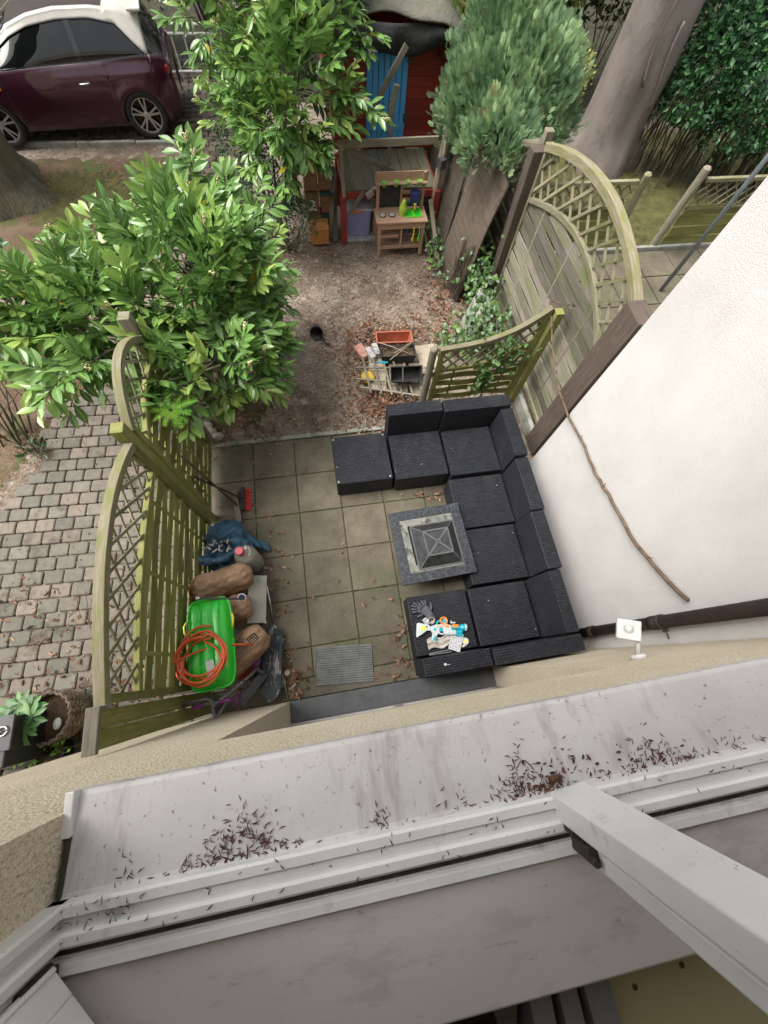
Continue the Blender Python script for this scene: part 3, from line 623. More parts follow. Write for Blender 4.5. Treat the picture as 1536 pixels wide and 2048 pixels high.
mb.prism([(0.470, -0.475), (0.478, -0.475), (0.478, -0.515), (0.470, -0.515)], SZ + 0.2, WT)
ml = obj('mullion', mb, M['pvc'], house, bevel=0.004)
mb = MB()
mb.box((0.471, -0.462, SZ + 0.085), (0.030, 0.022, 0.045)); mb.box((0.466, -0.485, SZ + 0.135), (0.026, 0.03, 0.075)); mb.tube([(0.462, -0.495, SZ + 0.09), (0.462, -0.495, SZ + 0.19)], 0.009, 8)
obj('hinge', mb, M['gasket'], ml, bevel=0.002)
mb = MB(); mb.box(((W0 + W1) / 2, -0.655, SZ + 0.018), (W1 - W0 + 0.1, 0.245, 0.03)); obj('inner_windowsill', mb, M['marble'], house, bevel=0.006)
# room walls behind
mb = MB()
mb.box(((W0 + W1) / 2, -0.60, SZ - 0.50), (W1 - W0 + 0.8, 0.14, 0.98)); mb.box((W0 - 0.30, -0.62, 4.2), (0.52, 0.18, 2.6)); mb.box((W1 + 0.25, -0.62, 4.2), (0.44, 0.18, 2.6))
mb.box((W0 - 1.1, -2.4, 4.0), (0.1, 3.6, 3.9)); mb.box((W1 + 1.1, -2.4, 4.0), (0.1, 3.6, 3.9)); mb.box((0.5, -4.2, 4.0), (5, 0.1, 3.9)); mb.box((0.5, -2.4, 5.95), (5, 3.6, 0.1))
obj('room_wall', mb, M['room_wall'], house)
mb = MB(); mb.box((0.5, -2.4, 2.1), (5, 3.7, 0.1)); struct('room_floor', mb, M['room_floor'])
# open sash, hinged at the jamb and swung into the room
hx, hy, ang = -0.745, -0.495, R_(-48)
dx, dy = math.cos(ang), math.sin(ang); zb, zt = SZ + 0.075, WT - 0.06
mb = MB()
def sbox(s0, s1, z0, z1, n0, n1): mb.box((hx + dx * (s0 + s1) / 2 + dy * (n0 + n1) / 2, hy + dy * (s0 + s1) / 2 - dx * (n0 + n1) / 2, (z0 + z1) / 2), (s1 - s0, n1 - n0, z1 - z0), rz=ang)
sbox(0, 0.075, zb, zt, 0, 0.06); sbox(0.075, 1.15, zb, zb + 0.075, 0, 0.06); sbox(1.075, 1.15, zb + 0.075, zt, 0, 0.06)
sbox(0.0755, 0.090, zb + 0.0755, zt, 0.008, 0.05); sbox(0.0905, 1.0745, zb + 0.0755, zb + 0.09, 0.008, 0.05)
sbox(0.004, 0.016, zb + 0.003, zt, -0.006, -0.0005)
sa = obj('sash', mb, M['pvc'], house, bevel=0.003)
mb = MB(); sbox(0.0755, 1.08, zb + 0.076, zt, 0.026, 0.034); obj('pane', mb, M['car_glass'], sa)
mb = MB(); mb.box((W0 + 0.012, -0.545, SZ + 0.10), (0.03, 0.02, 0.12)); mb.box((W0 + 0.03, -0.512, SZ + 0.085), (0.045, 0.022, 0.05)); mb.tube([(W0 + 0.04, -0.50, SZ + 0.07), (W0 + 0.04, -0.50, SZ + 0.16)], 0.009, 8)
mb.box((W0 - 0.005, -0.50, SZ + 0.9), (0.02, 0.012, 1.7))
obj('hinge', mb, M['gasket'], sa, bevel=0.002)

# things in the room below the sill
t = thing('low_cabinet', 'yellow topped low cabinet with a pale blue side in the room below the windowsill', 'cabinet', (0.9, -1.15, 2.15))
mb = MB(); mb.box((0.93, -1.28, 2.55), (0.52, 0.72, 0.03), rz=R_(2)); obj('cabinet_top', mb, M['cabinet_top'], t, bevel=0.004)
mb = MB(); mb.box((0.94, -1.28, 2.344), (0.49, 0.69, 0.382), rz=R_(2)); obj('cabinet_body', mb, M['pale_blue'], t, bevel=0.004)
for x, y in ((0.75, -1.12), (0.93, -1.10)): mb = MB(); mb.tube([(x, y, 2.565), (x, y, 2.5675)], 0.009, 12); obj('screw_cap', mb, M['brown_ply'], t)
gf = 'grey folders standing under the windowsill'
labs = ['narrow grey folder standing furthest from the yellow topped cabinet', 'grey folder in the middle of the three under the sill', 'wide grey folder right against the yellow topped cabinet']
for i, (x, w) in enumerate(((0.405, 0.07), (0.50, 0.06), (0.60, 0.085))):
    mb = MB(); mb.box((x, -1.17, 2.40), (w, 0.30, 0.50), rz=R_(-2 + 2 * i)); mb.box((x, -1.015, 2.40), (w * 0.7, 0.006, 0.42), rz=R_(-2 + 2 * i))
    one('folder', labs[i], 'folder', mb, M['file_grey'], (x, -1.17, 2.15), group=gf, bevel=0.004)
mb = MB(); mb.prism([(-0.035, -0.2), (0.03, -0.2), (0.05, -0.02), (0.03, 0.06), (0.045, 0.13), (-0.045, 0.13), (-0.03, 0.06), (-0.05, -0.02)], 0, 0.02, Matrix.Translation((0.31, -1.17, 2.53)) @ Matrix.Rotation(R_(20), 4, 'X'))
one('wooden_paddle', 'pale wooden paddle leaning beside the grey folders', 'paddle', mb, M['old_board'], (0.31, -1.17, 2.15), bevel=0.004)
t = thing('wire_basket', 'dark wire basket in the room under the window mullion', 'basket', (1.35, -1.2, 2.15))
mb = MB()
for i in range(9): x = 1.17 + i * 0.055; mb.tube([(x, -1.02, 2.16), (x, -1.02, 2.50), ], 0.003, 5); mb.tube([(x, -1.02, 2.17), (x, -1.42, 2.17)], 0.003, 5)
for i in range(6): z = 2.2 + i * 0.06; mb.tube([(1.17, -1.42, z), (1.17, -1.02, z), (1.61, -1.02, z), (1.61, -1.42, z)], 0.003, 5)
for i in range(8): y = -1.02 - i * 0.055; mb.tube([(1.17, y, 2.16), (1.17, y, 2.50)], 0.003, 5)
obj('wires', mb, M['gasket'], t)
mb = MB(); mb.tube([(1.17, -1.42, 2.5), (1.17, -1.02, 2.5), (1.61, -1.02, 2.5), (1.61, -1.42, 2.5), (1.17, -1.42, 2.5)], 0.006, 6); obj('rim', mb, M['gasket'], t)

# ================================================================== NEIGHBOURING HOUSE, DOWNPIPE, LAMP
nb = thing('neighbour_house', 'white stucco side wall of the neighbouring house with a brown downpipe', 'house', (4.3, 0.9, 0))
mb = MB(); mb.box((6.34, -0.125, 3.4), (8.0, 4.15, 7.0)); obj('wall', mb, M['stucco'], nb)
mb = MB(); mb.tube([(2.262, -0.065, 0.0), (2.262, -0.065, 1.2), (2.262, -0.065, 5.0)], 0.047, 20); mb.tube([(2.262, -0.065, 0.40), (2.262, -0.065, 0.50)], 0.054, 20); mb.tube([(2.262, -0.065, 1.28), (2.262, -0.065, 1.36)], 0.053, 20)
dp = obj('downpipe', mb, M['downpipe'], nb, smooth=True)
for z in (1.38, 2.6):
    mb = MB(); mb.tube([(2.262, -0.065, z), (2.262, -0.065, z + 0.025)], 0.0555, 20); mb.tube([(2.262, -0.115, z + 0.012), (2.262, -0.19, z + 0.012)], 0.006, 6); mb.box((2.262, -0.13, z + 0.012), (0.03, 0.02, 0.02)); obj('bracket', mb, M['gasket'], dp)
t = thing('wall_lamp', 'small white square floodlight on a round base on the cream wall', 'lamp', (1.62, FY, 1.92))
MX = Matrix.Translation((1.62, FY, 1.92)) @ Matrix.Rotation(R_(-90), 4, 'X')
mb = MB(); mb.lathe([(0.045, 0.0), (0.045, 0.02), (0.035, 0.026), (0.0, 0.027)], M=MX); obj('base', mb, M['white_plastic'], t, smooth=True)
mb = MB(); mb.tube([(1.62, FY + 0.02, 1.92), (1.635, FY + 0.10, 1.95), (1.625, FY + 0.14, 1.96)], [0.016, 0.012, 0.011], 10); obj('arm', mb, M['white_plastic'], t, smooth=True)
RH = Vector((-0.42, 0.38, 0.82)).to_track_quat('Z', 'Y').to_matrix() @ Matrix.Rotation(R_(15), 3, 'Z')
mb = MB(); c0 = np.array((1.60, FY + 0.165, 1.95)); mb.box(c0, (0.125, 0.125, 0.022), rot=RH); mb.tube([c0 + np.array(RH @ Vector((0, 0, 0.01))), c0 + np.array(RH @ Vector((0, 0, 0.035)))], [0.03, 0.018], 12); obj('lamp_head', mb, M['white_plastic'], t, bevel=0.006)
mb = MB(); mb.box(c0 + np.array(RH @ Vector((-0.01, -0.01, -0.02))), (0.115, 0.115, 0.014), rot=RH); obj('lens', mb, M['glassy'], t, bevel=0.003)
mb = MB(); mb.tube([(5.55, 4.81, 0), (5.55, 4.81, 3.6)], 0.03, 12); one('metal_pole', 'tall blue-grey galvanised pole standing behind the white stucco wall', 'pole', mb, M['galv'], (5.55, 4.81, 0), smooth=True)
# ================================================================== FENCES
def interp(x, xs, ys): return float(np.interp(x, xs, ys))
def smooth_interp(xs, ys):
    c = np.polyfit(xs, ys, min(3, len(xs) - 1)); return lambda x: float(np.polyval(c, x))
def lattice(mb, P, inside, y0, y1, z0, z1, sp=0.125, w=0.022, th=0.009, off=0.006):
    """diagonal battens in the plane, clipped to inside(y,z); P(y,z,n) gives the world point"""
    for sg, o in ((1, off), (-1, -off)):
        k0 = int(((z0 - y1) if sg > 0 else (z0 + y0)) / sp) - 1; k1 = int(((z1 - y0) if sg > 0 else (z1 + y1)) / sp) + 2
        for k in range(k0, k1):
            run = None; pts = np.linspace(y0, y1, 200)
            for y in list(pts) + [None]:
                ok = False
                if y is not None: z = k * sp + sg * y; ok = z0 <= z <= z1 and inside(y, z)
                if ok and run is None: run = (y, z)
                if ok: last = (y, z)
                if not ok and run is not None:
                    if abs(last[0] - run[0]) > 0.03: mb.beam(P(*run, o), P(*last, o), w, th, up=np.array(P(0, 0, 1)) - np.array(P(0, 0, 0)))
                    run = None
def arc_beam(mb, P, f, y0, y1, w, th, n=22, o=0):
    """curved rail following z=f(y)"""
    pts = [(y0 + (y1 - y0) * i / n) for i in range(n + 1)]; N = np.array(P(0, 0, 1)) - np.array(P(0, 0, 0)); V = []; U = []; L = 0
    for i, y in enumerate(pts):
        d = nrm((1, (f(y + 0.01) - f(y - 0.01)) / 0.02)); nn = np.array([-d[1], d[0]]) * w / 2
        for a, b in ((-1, -1), (1, -1), (1, 1), (-1, 1)): V.append(P(y + nn[0] * a, f(y) + nn[1] * a, o + b * th / 2))
    F = [(0, 1, 2, 3), tuple(4 * n + k for k in (3, 2, 1, 0))]; U = [[(0, 0)] * 4] * 2
    seg = abs(y1 - y0) / n; q = random.random() * 9
    for i in range(n):
        for k in range(4):
            k2 = (k + 1) % 4; F.append((4 * i + k, 4 * i + k2, 4 * i + 4 + k2, 4 * i + 4 + k)); wv = (w, th)[k % 2] if k % 2 == 0 else th
            U.append([(i * seg, q + k * .1), (i * seg, q + k * .1 + wv), ((i + 1) * seg, q + k * .1 + wv), ((i + 1) * seg, q + k * .1)])
    mb.add(V, F, U)

# --- left fence: two arched trellis panels between posts (plane x = -1.47)
def PL(y, z, n): return (-1.475 - n, y, z)
def left_panel(label, y0, y1, top, mid, zb=0.13):
    t = thing('lattice_fence', label, 'fence panel', (-1.49, (y0 + y1) / 2, 0), group='green arched trellis fence panels by the paved path')
    mb = MB(); arc_beam(mb, PL, top, y0, y1, 0.055, 0.065); obj('top_rail', mb, M['fence_top'], t, bevel=0.004)
    mb = MB()
    for y in (y0 + 0.025, y1 - 0.025): mb.beam(PL(y, zb, 0), PL(y, top(y) - 0.03, 0), 0.05, 0.05, up=(1, 0, 0))
    mb.beam(PL(y0 + .05, zb + 0.03, 0), PL(y1 - .05, zb + 0.03, 0), 0.045, 0.06)
    arc_beam(mb, PL, mid, y0 + 0.05, y1 - 0.05, 0.045, 0.045, o=0); obj('frame', mb, M['fence_green'], t, bevel=0.004)
    mb = MB(); z = zb + 0.12; k = 0
    while z < max(mid(y0 + .1), mid((y0 + y1) / 2), mid(y1 - .1)) + 0.02:
        ya, yb = y0 + 0.05, y1 - 0.05
        ys = [y for y in np.linspace(ya, yb, 60) if mid(y) - 0.04 > z]
        if len(ys) > 3:
            a, b = ys[0], ys[-1]; nseg = 12; sg = 1 if k % 2 else -1
            pp = [a + (b - a) * i / nseg for i in range(nseg + 1)]
            wv = lambda y: 0.007 * sg * math.cos((y - ya) / (yb - ya) * 3 * PI)
            V = []; 
            for y in pp:
                for aa, bb in ((-1, -1), (1, -1), (1, 1), (-1, 1)): V.append(PL(y, z + aa * 0.046, wv(y) + bb * 0.0045))
            F = [(0, 1, 2, 3), tuple(4 * nseg + q for q in (3, 2, 1, 0))]; q = random.random() * 9; U = [[(0, 0)] * 4] * 2
            for i in range(nseg):
                for kk in range(4):
                    k2 = (kk + 1) % 4; F.append((4 * i + kk, 4 * i + k2, 4 * i + 4 + k2, 4 * i + 4 + kk))
                    U.append([(pp[i], q + .1 * kk), (pp[i], q + .1 * kk + (.09 if kk % 2 == 0 else .01)), (pp[i + 1], q + .1 * kk + (.09 if kk % 2 == 0 else .01)), (pp[i + 1], q + .1 * kk)])
            mb.add(V, F, U)
        z += 0.112; k += 1
    obj('slats', mb, M['fence_green'], t)
    mb = MB()
    for f in (1 / 6., 0.5, 5 / 6.):
        y = y0 + (y1 - y0) * f; mb.beam(PL(y, zb + 0.05, 0), PL(y, mid(y) - 0.02, 0), 0.03, 0.012, up=(1, 0, 0))
    obj('battens', mb, M['fence_green'], t)
    mb = MB(); lattice(mb, PL, lambda y, z: mid(y) + 0.01 < z < top(y) - 0.02 and y0 + .04 < y < y1 - .04, y0, y1, 1.2, 2.1, sp=0.185)
    obj('lattice', mb, M['fence_tan'], t)
top1 = smooth_interp([0.03, 0.59, 1.09, 1.74], [1.76, 1.86, 1.88, 1.71]); mid1 = smooth_interp([0.03, 0.6, 1.1, 1.7], [1.38, 1.44, 1.44, 1.38])
top2 = smooth_interp([1.88, 2.1, 2.3, 2.5, 2.74], [1.72, 1.88, 1.93, 1.90, 1.74]); mid2 = smooth_interp([1.88, 2.3, 2.74], [1.45, 1.56, 1.50])
left_panel('green arched trellis panel behind the green sled and blue sack', 0.02, 1.74, top1, mid1)
left_panel('short green arched trellis panel with the fern pot, partly under the laurel', 1.88, 2.76, top2, mid2)
def post(label, a, b, w, m, d=None, cap=None, group='wooden fence posts', name='fence_post', up=(1, 0, 0)):
    mb = MB(); mb.beam(a, b, w, d or w, up=up); lo = (a[0], a[1], min(a[2], b[2]))
    o = one(name, label, 'post', mb, m, lo, group=group, bevel=0.006)
    return o
post('green square post between the two arched trellis panels', (-1.49, 1.81, -0.05), (-1.49, 1.81, 1.86), 0.09, M['fence_green'])
post('dark green post at the far end of the trellis under the laurel', (-1.49, 2.82, -0.05), (-1.50, 2.83, 1.90), 0.09, M['grey_wood'])
t = thing('fence_board_wall', 'narrow green board wall between the trellis and the cream house wall', 'fence', (-1.49, -0.10, 0))
mb = MB()
for i in range(2): mb.beam((-1.50, -0.005 - i * 0.105 - 0.05, 0.02), (-1.50, -0.005 - i * 0.105 - 0.05, 1.76), 0.025, 0.098, up=(0, 1, 0))
obj('boards', mb, M['fence_green'], t, bevel=0.003)
mb = MB(); mb.box((-1.50, -0.105, 1.785), (0.075, 0.24, 0.03)); obj('cap_rail', mb, M['grey_wood'], t, bevel=0.004)

# --- right fence: big arched panel between the house beam and the dark post (plane x = 2.66)
def PR(y, z, n): return (2.66 + n, y, z)
def board_infill(mb, P, f, y0, y1, zb, bh=0.118, gap=0.012, amp=0.009, th=0.009, dir_=None):
    z = zb; k = 0
    while z < 2.0:
        zc = z + bh / 2; ys = [y for y in np.linspace(y0, y1, 90) if f(y) > zc]
        if len(ys) > 4:
            a, b = ys[0], ys[-1]; sg = 1 if k % 2 else -1; n = 14; pp = [a + (b - a) * i / n for i in range(n + 1)]; V = []; q = random.random() * 9
            wv = lambda y: amp * sg * math.cos((y - y0) / (y1 - y0) * 3 * PI)
            for y in pp:
                for aa, bb in ((-1, -1), (1, -1), (1, 1), (-1, 1)): V.append(P(y, zc + aa * (bh - gap) / 2, wv(y) + bb * th / 2))
            F = [(0, 1, 2, 3), tuple(4 * n + q_ for q_ in (3, 2, 1, 0))]; U = [[(0, 0)] * 4] * 2
            for i in range(n):
                for kk in range(4):
                    k2 = (kk + 1) % 4; F.append((4 * i + kk, 4 * i + k2, 4 * i + 4 + k2, 4 * i + 4 + kk)); hh = bh if kk % 2 == 0 else 0.01
                    U.append([(pp[i], q + .13 * kk), (pp[i], q + .13 * kk + hh), (pp[i + 1], q + .13 * kk + hh), (pp[i + 1], q + .13 * kk)])
            mb.add(V, F, U)
        z += bh; k += 1
outer = smooth_interp([2.45, 2.75, 3.14, 3.62, 4.25, 4.72], [2.02, 2.16, 2.23, 2.24, 2.15, 1.98])
inner = smooth_interp([2.45, 2.61, 2.88, 3.33, 3.9, 4.43, 4.72], [1.44, 1.57, 1.72, 1.79, 1.77, 1.62, 1.48])
t = thing('lattice_fence', 'large weathered grey panel with arched lattice top beside the white wall', 'fence panel', (2.66, 3.6, 0), group='weathered grey fence panels along the neighbour')
mb = MB(); arc_beam(mb, PR, outer, 2.42, 4.74, 0.075, 0.08); obj('top_rail', mb, M['fence_top'], t, bevel=0.006)
mb = MB(); arc_beam(mb, PR, inner, 2.44, 4.72, 0.055, 0.05, o=-0.004); mb.beam(PR(2.41, 0.16, 0), PR(2.41, 2.0, 0), 0.05, 0.05, up=(1, 0, 0)); mb.beam(PR(4.74, 0.16, 0), PR(4.74, 1.98, 0), 0.05, 0.05, up=(1, 0, 0)); mb.beam(PR(2.43, 0.16, 0), PR(4.71, 0.16, 0), 0.045, 0.06)
obj('frame', mb, M['fence_tan'], t, bevel=0.005)
mb = MB(); board_infill(mb, PR, lambda y: inner(y) - 0.02, 2.43, 4.72, 0.20); obj('boards', mb, M['fence_grey'], t)
mb = MB()
for y in (2.82, 3.57, 4.32): mb.beam(PR(y, 0.2, 0), PR(y, inner(y) - 0.02, 0), 0.024, 0.012, up=(1, 0, 0))
obj('battens', mb, M['fence_grey'], t)
mb = MB(); lattice(mb, PR, lambda y, z: inner(y) + 0.02 < z < outer(y) - 0.03 and 2.44 < y < 4.72, 2.42, 4.74, 1.3, 2.3, sp=0.225, w=0.028, th=0.012, off=0.007); obj('lattice', mb, M['fence_tan'], t)
# second panel, concave top, beyond the dark post
in2 = smooth_interp([4.95, 5.3, 5.75, 6.2, 6.6], [1.52, 1.32, 1.18, 1.14, 1.20]); out2 = smooth_interp([4.95, 5.7, 6.6], [1.92, 1.62, 1.58])
t = thing('lattice_fence', 'weathered grey panel with sagging lattice top beyond the dark post', 'fence panel', (2.66, 5.75, 0), group='weathered grey fence panels along the neighbour')
mb = MB(); arc_beam(mb, PR, out2, 4.93, 6.62, 0.06, 0.06); obj('top_rail', mb, M['grey_wood'], t, bevel=0.005)
mb = MB(); arc_beam(mb, PR, in2, 4.93, 6.6, 0.05, 0.05, o=-0.004); mb.beam(PR(4.93, 0.1, 0), PR(4.93, 1.9, 0), 0.05, 0.05, up=(1, 0, 0)); mb.beam(PR(6.62, 0.1, 0), PR(6.62, 1.58, 0), 0.05, 0.05, up=(1, 0, 0)); obj('frame', mb, M['grey_wood'], t, bevel=0.004)
mb = MB(); board_infill(mb, PR, lambda y: in2(y) - 0.02, 4.95, 6.6, 0.12); obj('boards', mb, M['fence_grey'], t)
mb = MB(); lattice(mb, PR, lambda y, z: in2(y) + 0.02 < z < out2(y) - 0.03 and 4.95 < y < 6.6, 4.93, 6.6, 1.0, 2.0, sp=0.135, w=0.024, th=0.01); obj('lattice', mb, M['grey_wood'], t)
post('thick dark brown post between the two weathered grey panels', (2.63, 4.83, 0), (2.60, 4.83, 1.93), 0.15, M['dark_wood'], d=0.16)
post('thick grey post with a split top behind the dark brown post', (2.72, 4.95, 0), (2.72, 4.95, 2.03), 0.09, M['grey_wood'])
post('broad dark brown beam standing against the white house corner', (2.60, 2.28, 0), (2.60, 2.26, 2.08), 0.17, M['dark_wood'], d=0.26, up=(0, 1, 0))
mb = MB(); mb.box((2.56, 3.7, 0.06), (0.06, 2.9, 0.20)); one('fence_footing', 'pale concrete footing under the weathered grey fence', 'footing', mb, M['kerb'], (2.56, 3.7, -0.04), bevel=0.01)
# short fence with swooping top rail, between the sofa and the rubbish pile
def PS(x, z, n): return (x, 3.08 - n, z)
ts = smooth_interp([1.33, 1.6, 1.97, 2.2, 2.42], [0.97, 1.0, 1.10, 1.22, 1.42]); ms = smooth_interp([1.37, 1.7, 2.08, 2.42], [0.66, 0.67, 0.78, 1.02])
t = thing('lattice_fence', 'short green panel with a swooping lattice top behind the black sofa', 'fence panel', (1.88, 3.08, 0))
mb = MB(); arc_beam(mb, PS, ts, 1.31, 2.43, 0.05, 0.06); obj('top_rail', mb, M['fence_top'], t, bevel=0.004)
mb = MB(); arc_beam(mb, PS, ms, 1.36, 2.4, 0.045, 0.04); mb.beam(PS(1.34, 0.08, 0), PS(1.34, 0.95, 0), 0.05, 0.05, up=(0, 1, 0)); mb.beam(PS(2.40, 0.08, 0), PS(2.40, 1.38, 0), 0.05, 0.05, up=(0, 1, 0)); obj('frame', mb, M['fence_green'], t, bevel=0.004)
mb = MB(); board_infill(mb, PS, lambda x: ms(x) - 0.02, 1.36, 2.39, 0.10, bh=0.125, gap=0.035, amp=0.012); obj('slats', mb, M['fence_green'], t)
mb = MB(); [mb.beam(PS(x, 0.1, 0), PS(x, ms(x) - 0.02, 0), 0.024, 0.012, up=(0, 1, 0)) for x in (1.55, 1.88, 2.2)]; obj('battens', mb, M['fence_green'], t)
mb = MB(); lattice(mb, PS, lambda x, z: ms(x) + 0.02 < z < ts(x) - 0.03 and 1.36 < x < 2.39, 1.34, 2.4, 0.5, 1.5, sp=0.15, w=0.024, th=0.01); obj('lattice', mb, M['fence_tan'], t)
mb = MB(); mb.tube([(1.245, 3.10, 0), (1.245, 3.10, 0.97), (1.245, 3.10, 0.99)], [0.045, 0.045, 0.03], 12); one('fence_post', 'low round mossy post at the open end of the short green panel', 'post', mb, M['grey_wood'], (1.245, 3.1, 0), group='wooden fence posts', smooth=False, bevel=0.004)
post('greenish square post holding up the high end of the short green panel', (2.49, 3.04, 0), (2.49, 3.04, 1.42), 0.09, M['fence_green'])
# --- low fence of the neighbour behind, two runs with a gap
def low_fence(label, x0, x1, y, h, g):
    t = thing('low_fence', label, 'fence', ((x0 + x1) / 2, y, 0), group=g)
    P = lambda x, z, n: (x, y - n, z)
    mb = MB(); mb.beam((x0, y, h - 0.03), (x1, y, h - 0.03), 0.06, 0.05); mb.beam((x0, y, h * 0.6), (x1, y, h * 0.6), 0.04, 0.04); obj('rail', mb, M['fence_tan'], t, bevel=0.004)
    mb = MB(); board_infill(mb, P, lambda x: h * 0.6, x0, x1, 0.04, bh=0.16, amp=0.012); obj('boards', mb, M['fence_green'], t)
    mb = MB(); lattice(mb, P, lambda x, z: h * 0.62 < z < h - 0.04, x0, x1, 0, 1.4, sp=0.17, w=0.022); obj('lattice', mb, M['fence_tan'], t)
low_fence('low green lattice fence behind the big arched panel', 3.2, 5.05, 6.05, 0.92, 'low fences beyond the neighbouring terrace')
low_fence('low green lattice fence running behind the blue-grey pole', 5.95, 9.6, 5.80, 1.05, 'low fences beyond the neighbouring terrace')
mb = MB(); mb.tube([(5.28, 6.12, 0), (5.12, 6.02, 1.0), (5.12, 6.02, 1.02)], [0.055, 0.052, 0.03], 12); one('fence_post', 'round grey post at the end of the fence behind the arch', 'post', mb, M['fence_tan'], (5.28, 6.12, 0), group='wooden fence posts')
mb = MB(); mb.tube([(5.84, 5.83, 0), (5.86, 5.83, 1.15), (5.86, 5.83, 1.17)], [0.062, 0.06, 0.04], 12); one('fence_post', 'round grey post by the gap in front of the hedge', 'post', mb, M['grey_wood'], (5.84, 5.83, 0), group='wooden fence posts')
# --- old reed screen, leaning
t = thing('reed_screen', 'old torn brown reed screen leaning between the deck and the grey fence', 'screen', (2.15, 6.4, 0))
def reed_panel(y0, y1, h0, h1, x0, x1, lean, seed):
    r = np.random.default_rng(seed); mb = MB(); ny, nz = 30, 14
    jag = r.normal(size=ny) * 0.006
    def fn(u, v):
        y = y0 + (y1 - y0) * u; h = h0 + (h1 - h0) * u + jag[min(ny - 1, int(u * (ny - 1)))] * 1.0; z = h * v; x = x0 + (x1 - x0) * u + lean * v + 0.012 * math.sin(u * 9 + seed) * v + 0.015 * math.sin(v * 7 + u * 5)
        return (x, y, z)
    mb.grid(fn, ny, nz, uvs=(0.001, 0.001))
    # uv: along the reeds = z, across = y
    mb.U = []
    for f in mb.F:
        V = mb.V[0]; mb.U.extend([(V[i][2], V[i][1]) for i in f])
    wr = MB(); [wr.tube([tuple(np.array(fn(u, v)) + np.array((-.016, 0, 0))) for u in np.linspace(0.01, .99, 20)], 0.0035, 4, cap=False) for v in np.linspace(0.06, .96, 15)]
    o_ = obj('reed_mat', mb, M['reed'], t, solid=0.02); obj('binding_wires', wr, M['dark_wood'], o_); return o_
reed_panel(4.93, 5.86, 1.52, 1.70, 2.16, 2.10, 0.27, 3)
reed_panel(5.90, 6.98, 1.74, 1.74, 2.095, 2.05, 0.26, 5)
reed_panel(7.0, 8.6, 1.74, 1.75, 2.05, 2.24, 0.25, 8)
mb = MB()
for i in range(70):
    y = rng.uniform(4.9, 5.3); z = rng.uniform(0.1, 0.5); mb.tube([(2.12 + rng.normal() * .03, y, 0.0), (2.2 + rng.normal() * .03, y + rng.normal() * .03, z + .25)], 0.005, 4, cap=False)
obj('loose_reeds', mb, M['reed'], t)
mb = MB(); mb.beam((2.02, 5.6, 0), (1.92, 6.3, 0.62), 0.06, 0.02); 
one('edging_board', 'thin grey board leaning at the foot of the reed screen', 'board', mb, M['grey_wood'], (2.02, 5.6, 0))
mb = MB(); mb.prism([(0, 0), (0.62, 0.05), (0.70, 0.18), (0.45, 0.30), (0.05, 0.25)], 0, 0.45, Matrix.Translation((2.30, 3.95, -0.03)) @ Matrix.Rotation(R_(80), 4, 'Z') @ Matrix.Rotation(R_(12), 4, 'X'))
one('concrete_block', 'pale concrete block half under ivy at the fence foot', 'block', mb, M['kerb'], (2.30, 3.95, -0.03), bevel=0.03)
# --- railing by the car
t = thing('metal_railing', 'low silver metal railing behind the parked car', 'railing', (-1.9, 11.5, 0))
mb = MB(); [mb.tube([(-3.0, 11.5, z), (-1.1, 11.5, z)], 0.022, 8) for z in (0.10, 0.60, 0.72)]; obj('rail', mb, M['pvc'], t)
for i in range(9): mb = MB(); mb.tube([(-2.95 + i * 0.23, 11.5, 0.0 if i % 4 == 0 else 0.1), (-2.95 + i * 0.23, 11.5, 0.60)], 0.014, 6); obj('bar', mb, M['pvc'], t)
# ================================================================== RATTAN SOFA
SG = 'black rattan sofa modules'
def taper_box(mb, x0, x1, y0, y1, z0, z1, ix0=0, ix1=0, iy0=0, iy1=0):
    """box whose top is inset per side; uv in metres for the weave"""
    B = [(x0, y0, z0), (x1, y0, z0), (x1, y1, z0), (x0, y1, z0)]; T = [(x0 + ix0, y0 + iy0, z1), (x1 - ix1, y0 + iy0, z1), (x1 - ix1, y1 - iy1, z1), (x0 + ix0, y1 - iy1, z1)]
    V = B + T; F = [(3, 2, 1, 0), (4, 5, 6, 7), (0, 1, 5, 4), (1, 2, 6, 5), (2, 3, 7, 6), (3, 0, 4, 7)]; U = []
    for k, f in enumerate(F):
        if k < 2: U.append([(V[i][0], V[i][1]) for i in f])
        elif k in (2, 4): U.append([(V[i][0], V[i][2]) for i in f])
        else: U.append([(V[i][1], V[i][2]) for i in f])
    mb.add(V, F, U)
def module(label, seat, backs, name='sofa_module'):
    x0, x1, y0, y1 = seat; t = thing(name, label, 'sofa module', ((x0 + x1) / 2, (y0 + y1) / 2, 0), group=SG)
    mb = MB(); taper_box(mb, x0, x1, y0, y1, 0.045, 0.325, 0.006, 0.006, 0.006, 0.006); obj('seat', mb, M['wicker'], t, bevel=0.010)
    for (a, b, c, d, ix0, ix1, iy0, iy1) in backs:
        mb = MB(); taper_box(mb, a, b, c, d, 0.045, 0.655, ix0, ix1, iy0, iy1); obj('backrest', mb, M['wicker'], t, bevel=0.010)
    for fx in (x0 + .05, x1 - .05):
        for fy in (y0 + .05, y1 - .05): mb = MB(); mb.tube([(fx, fy, 0.008), (fx, fy, 0.05)], 0.018, 8); obj('foot', mb, M['grey_metal'], t)
    return t
ot = module('black rattan footstool with dark caps at its corners, at the open end of the row', (-0.02, 0.635, 1.895, 2.52), [], 'footstool')
for x, y in ((0.01, 1.93), (0.6, 1.93), (0.01, 2.485), (0.6, 2.485)):
    mb = MB(); mb.lathe([(0.012, 0.0), (0.012, 0.003), (0.0, 0.005)], c=(x, y, 0.325), n=12); obj('corner_cap', mb, M['grey_metal'], ot)
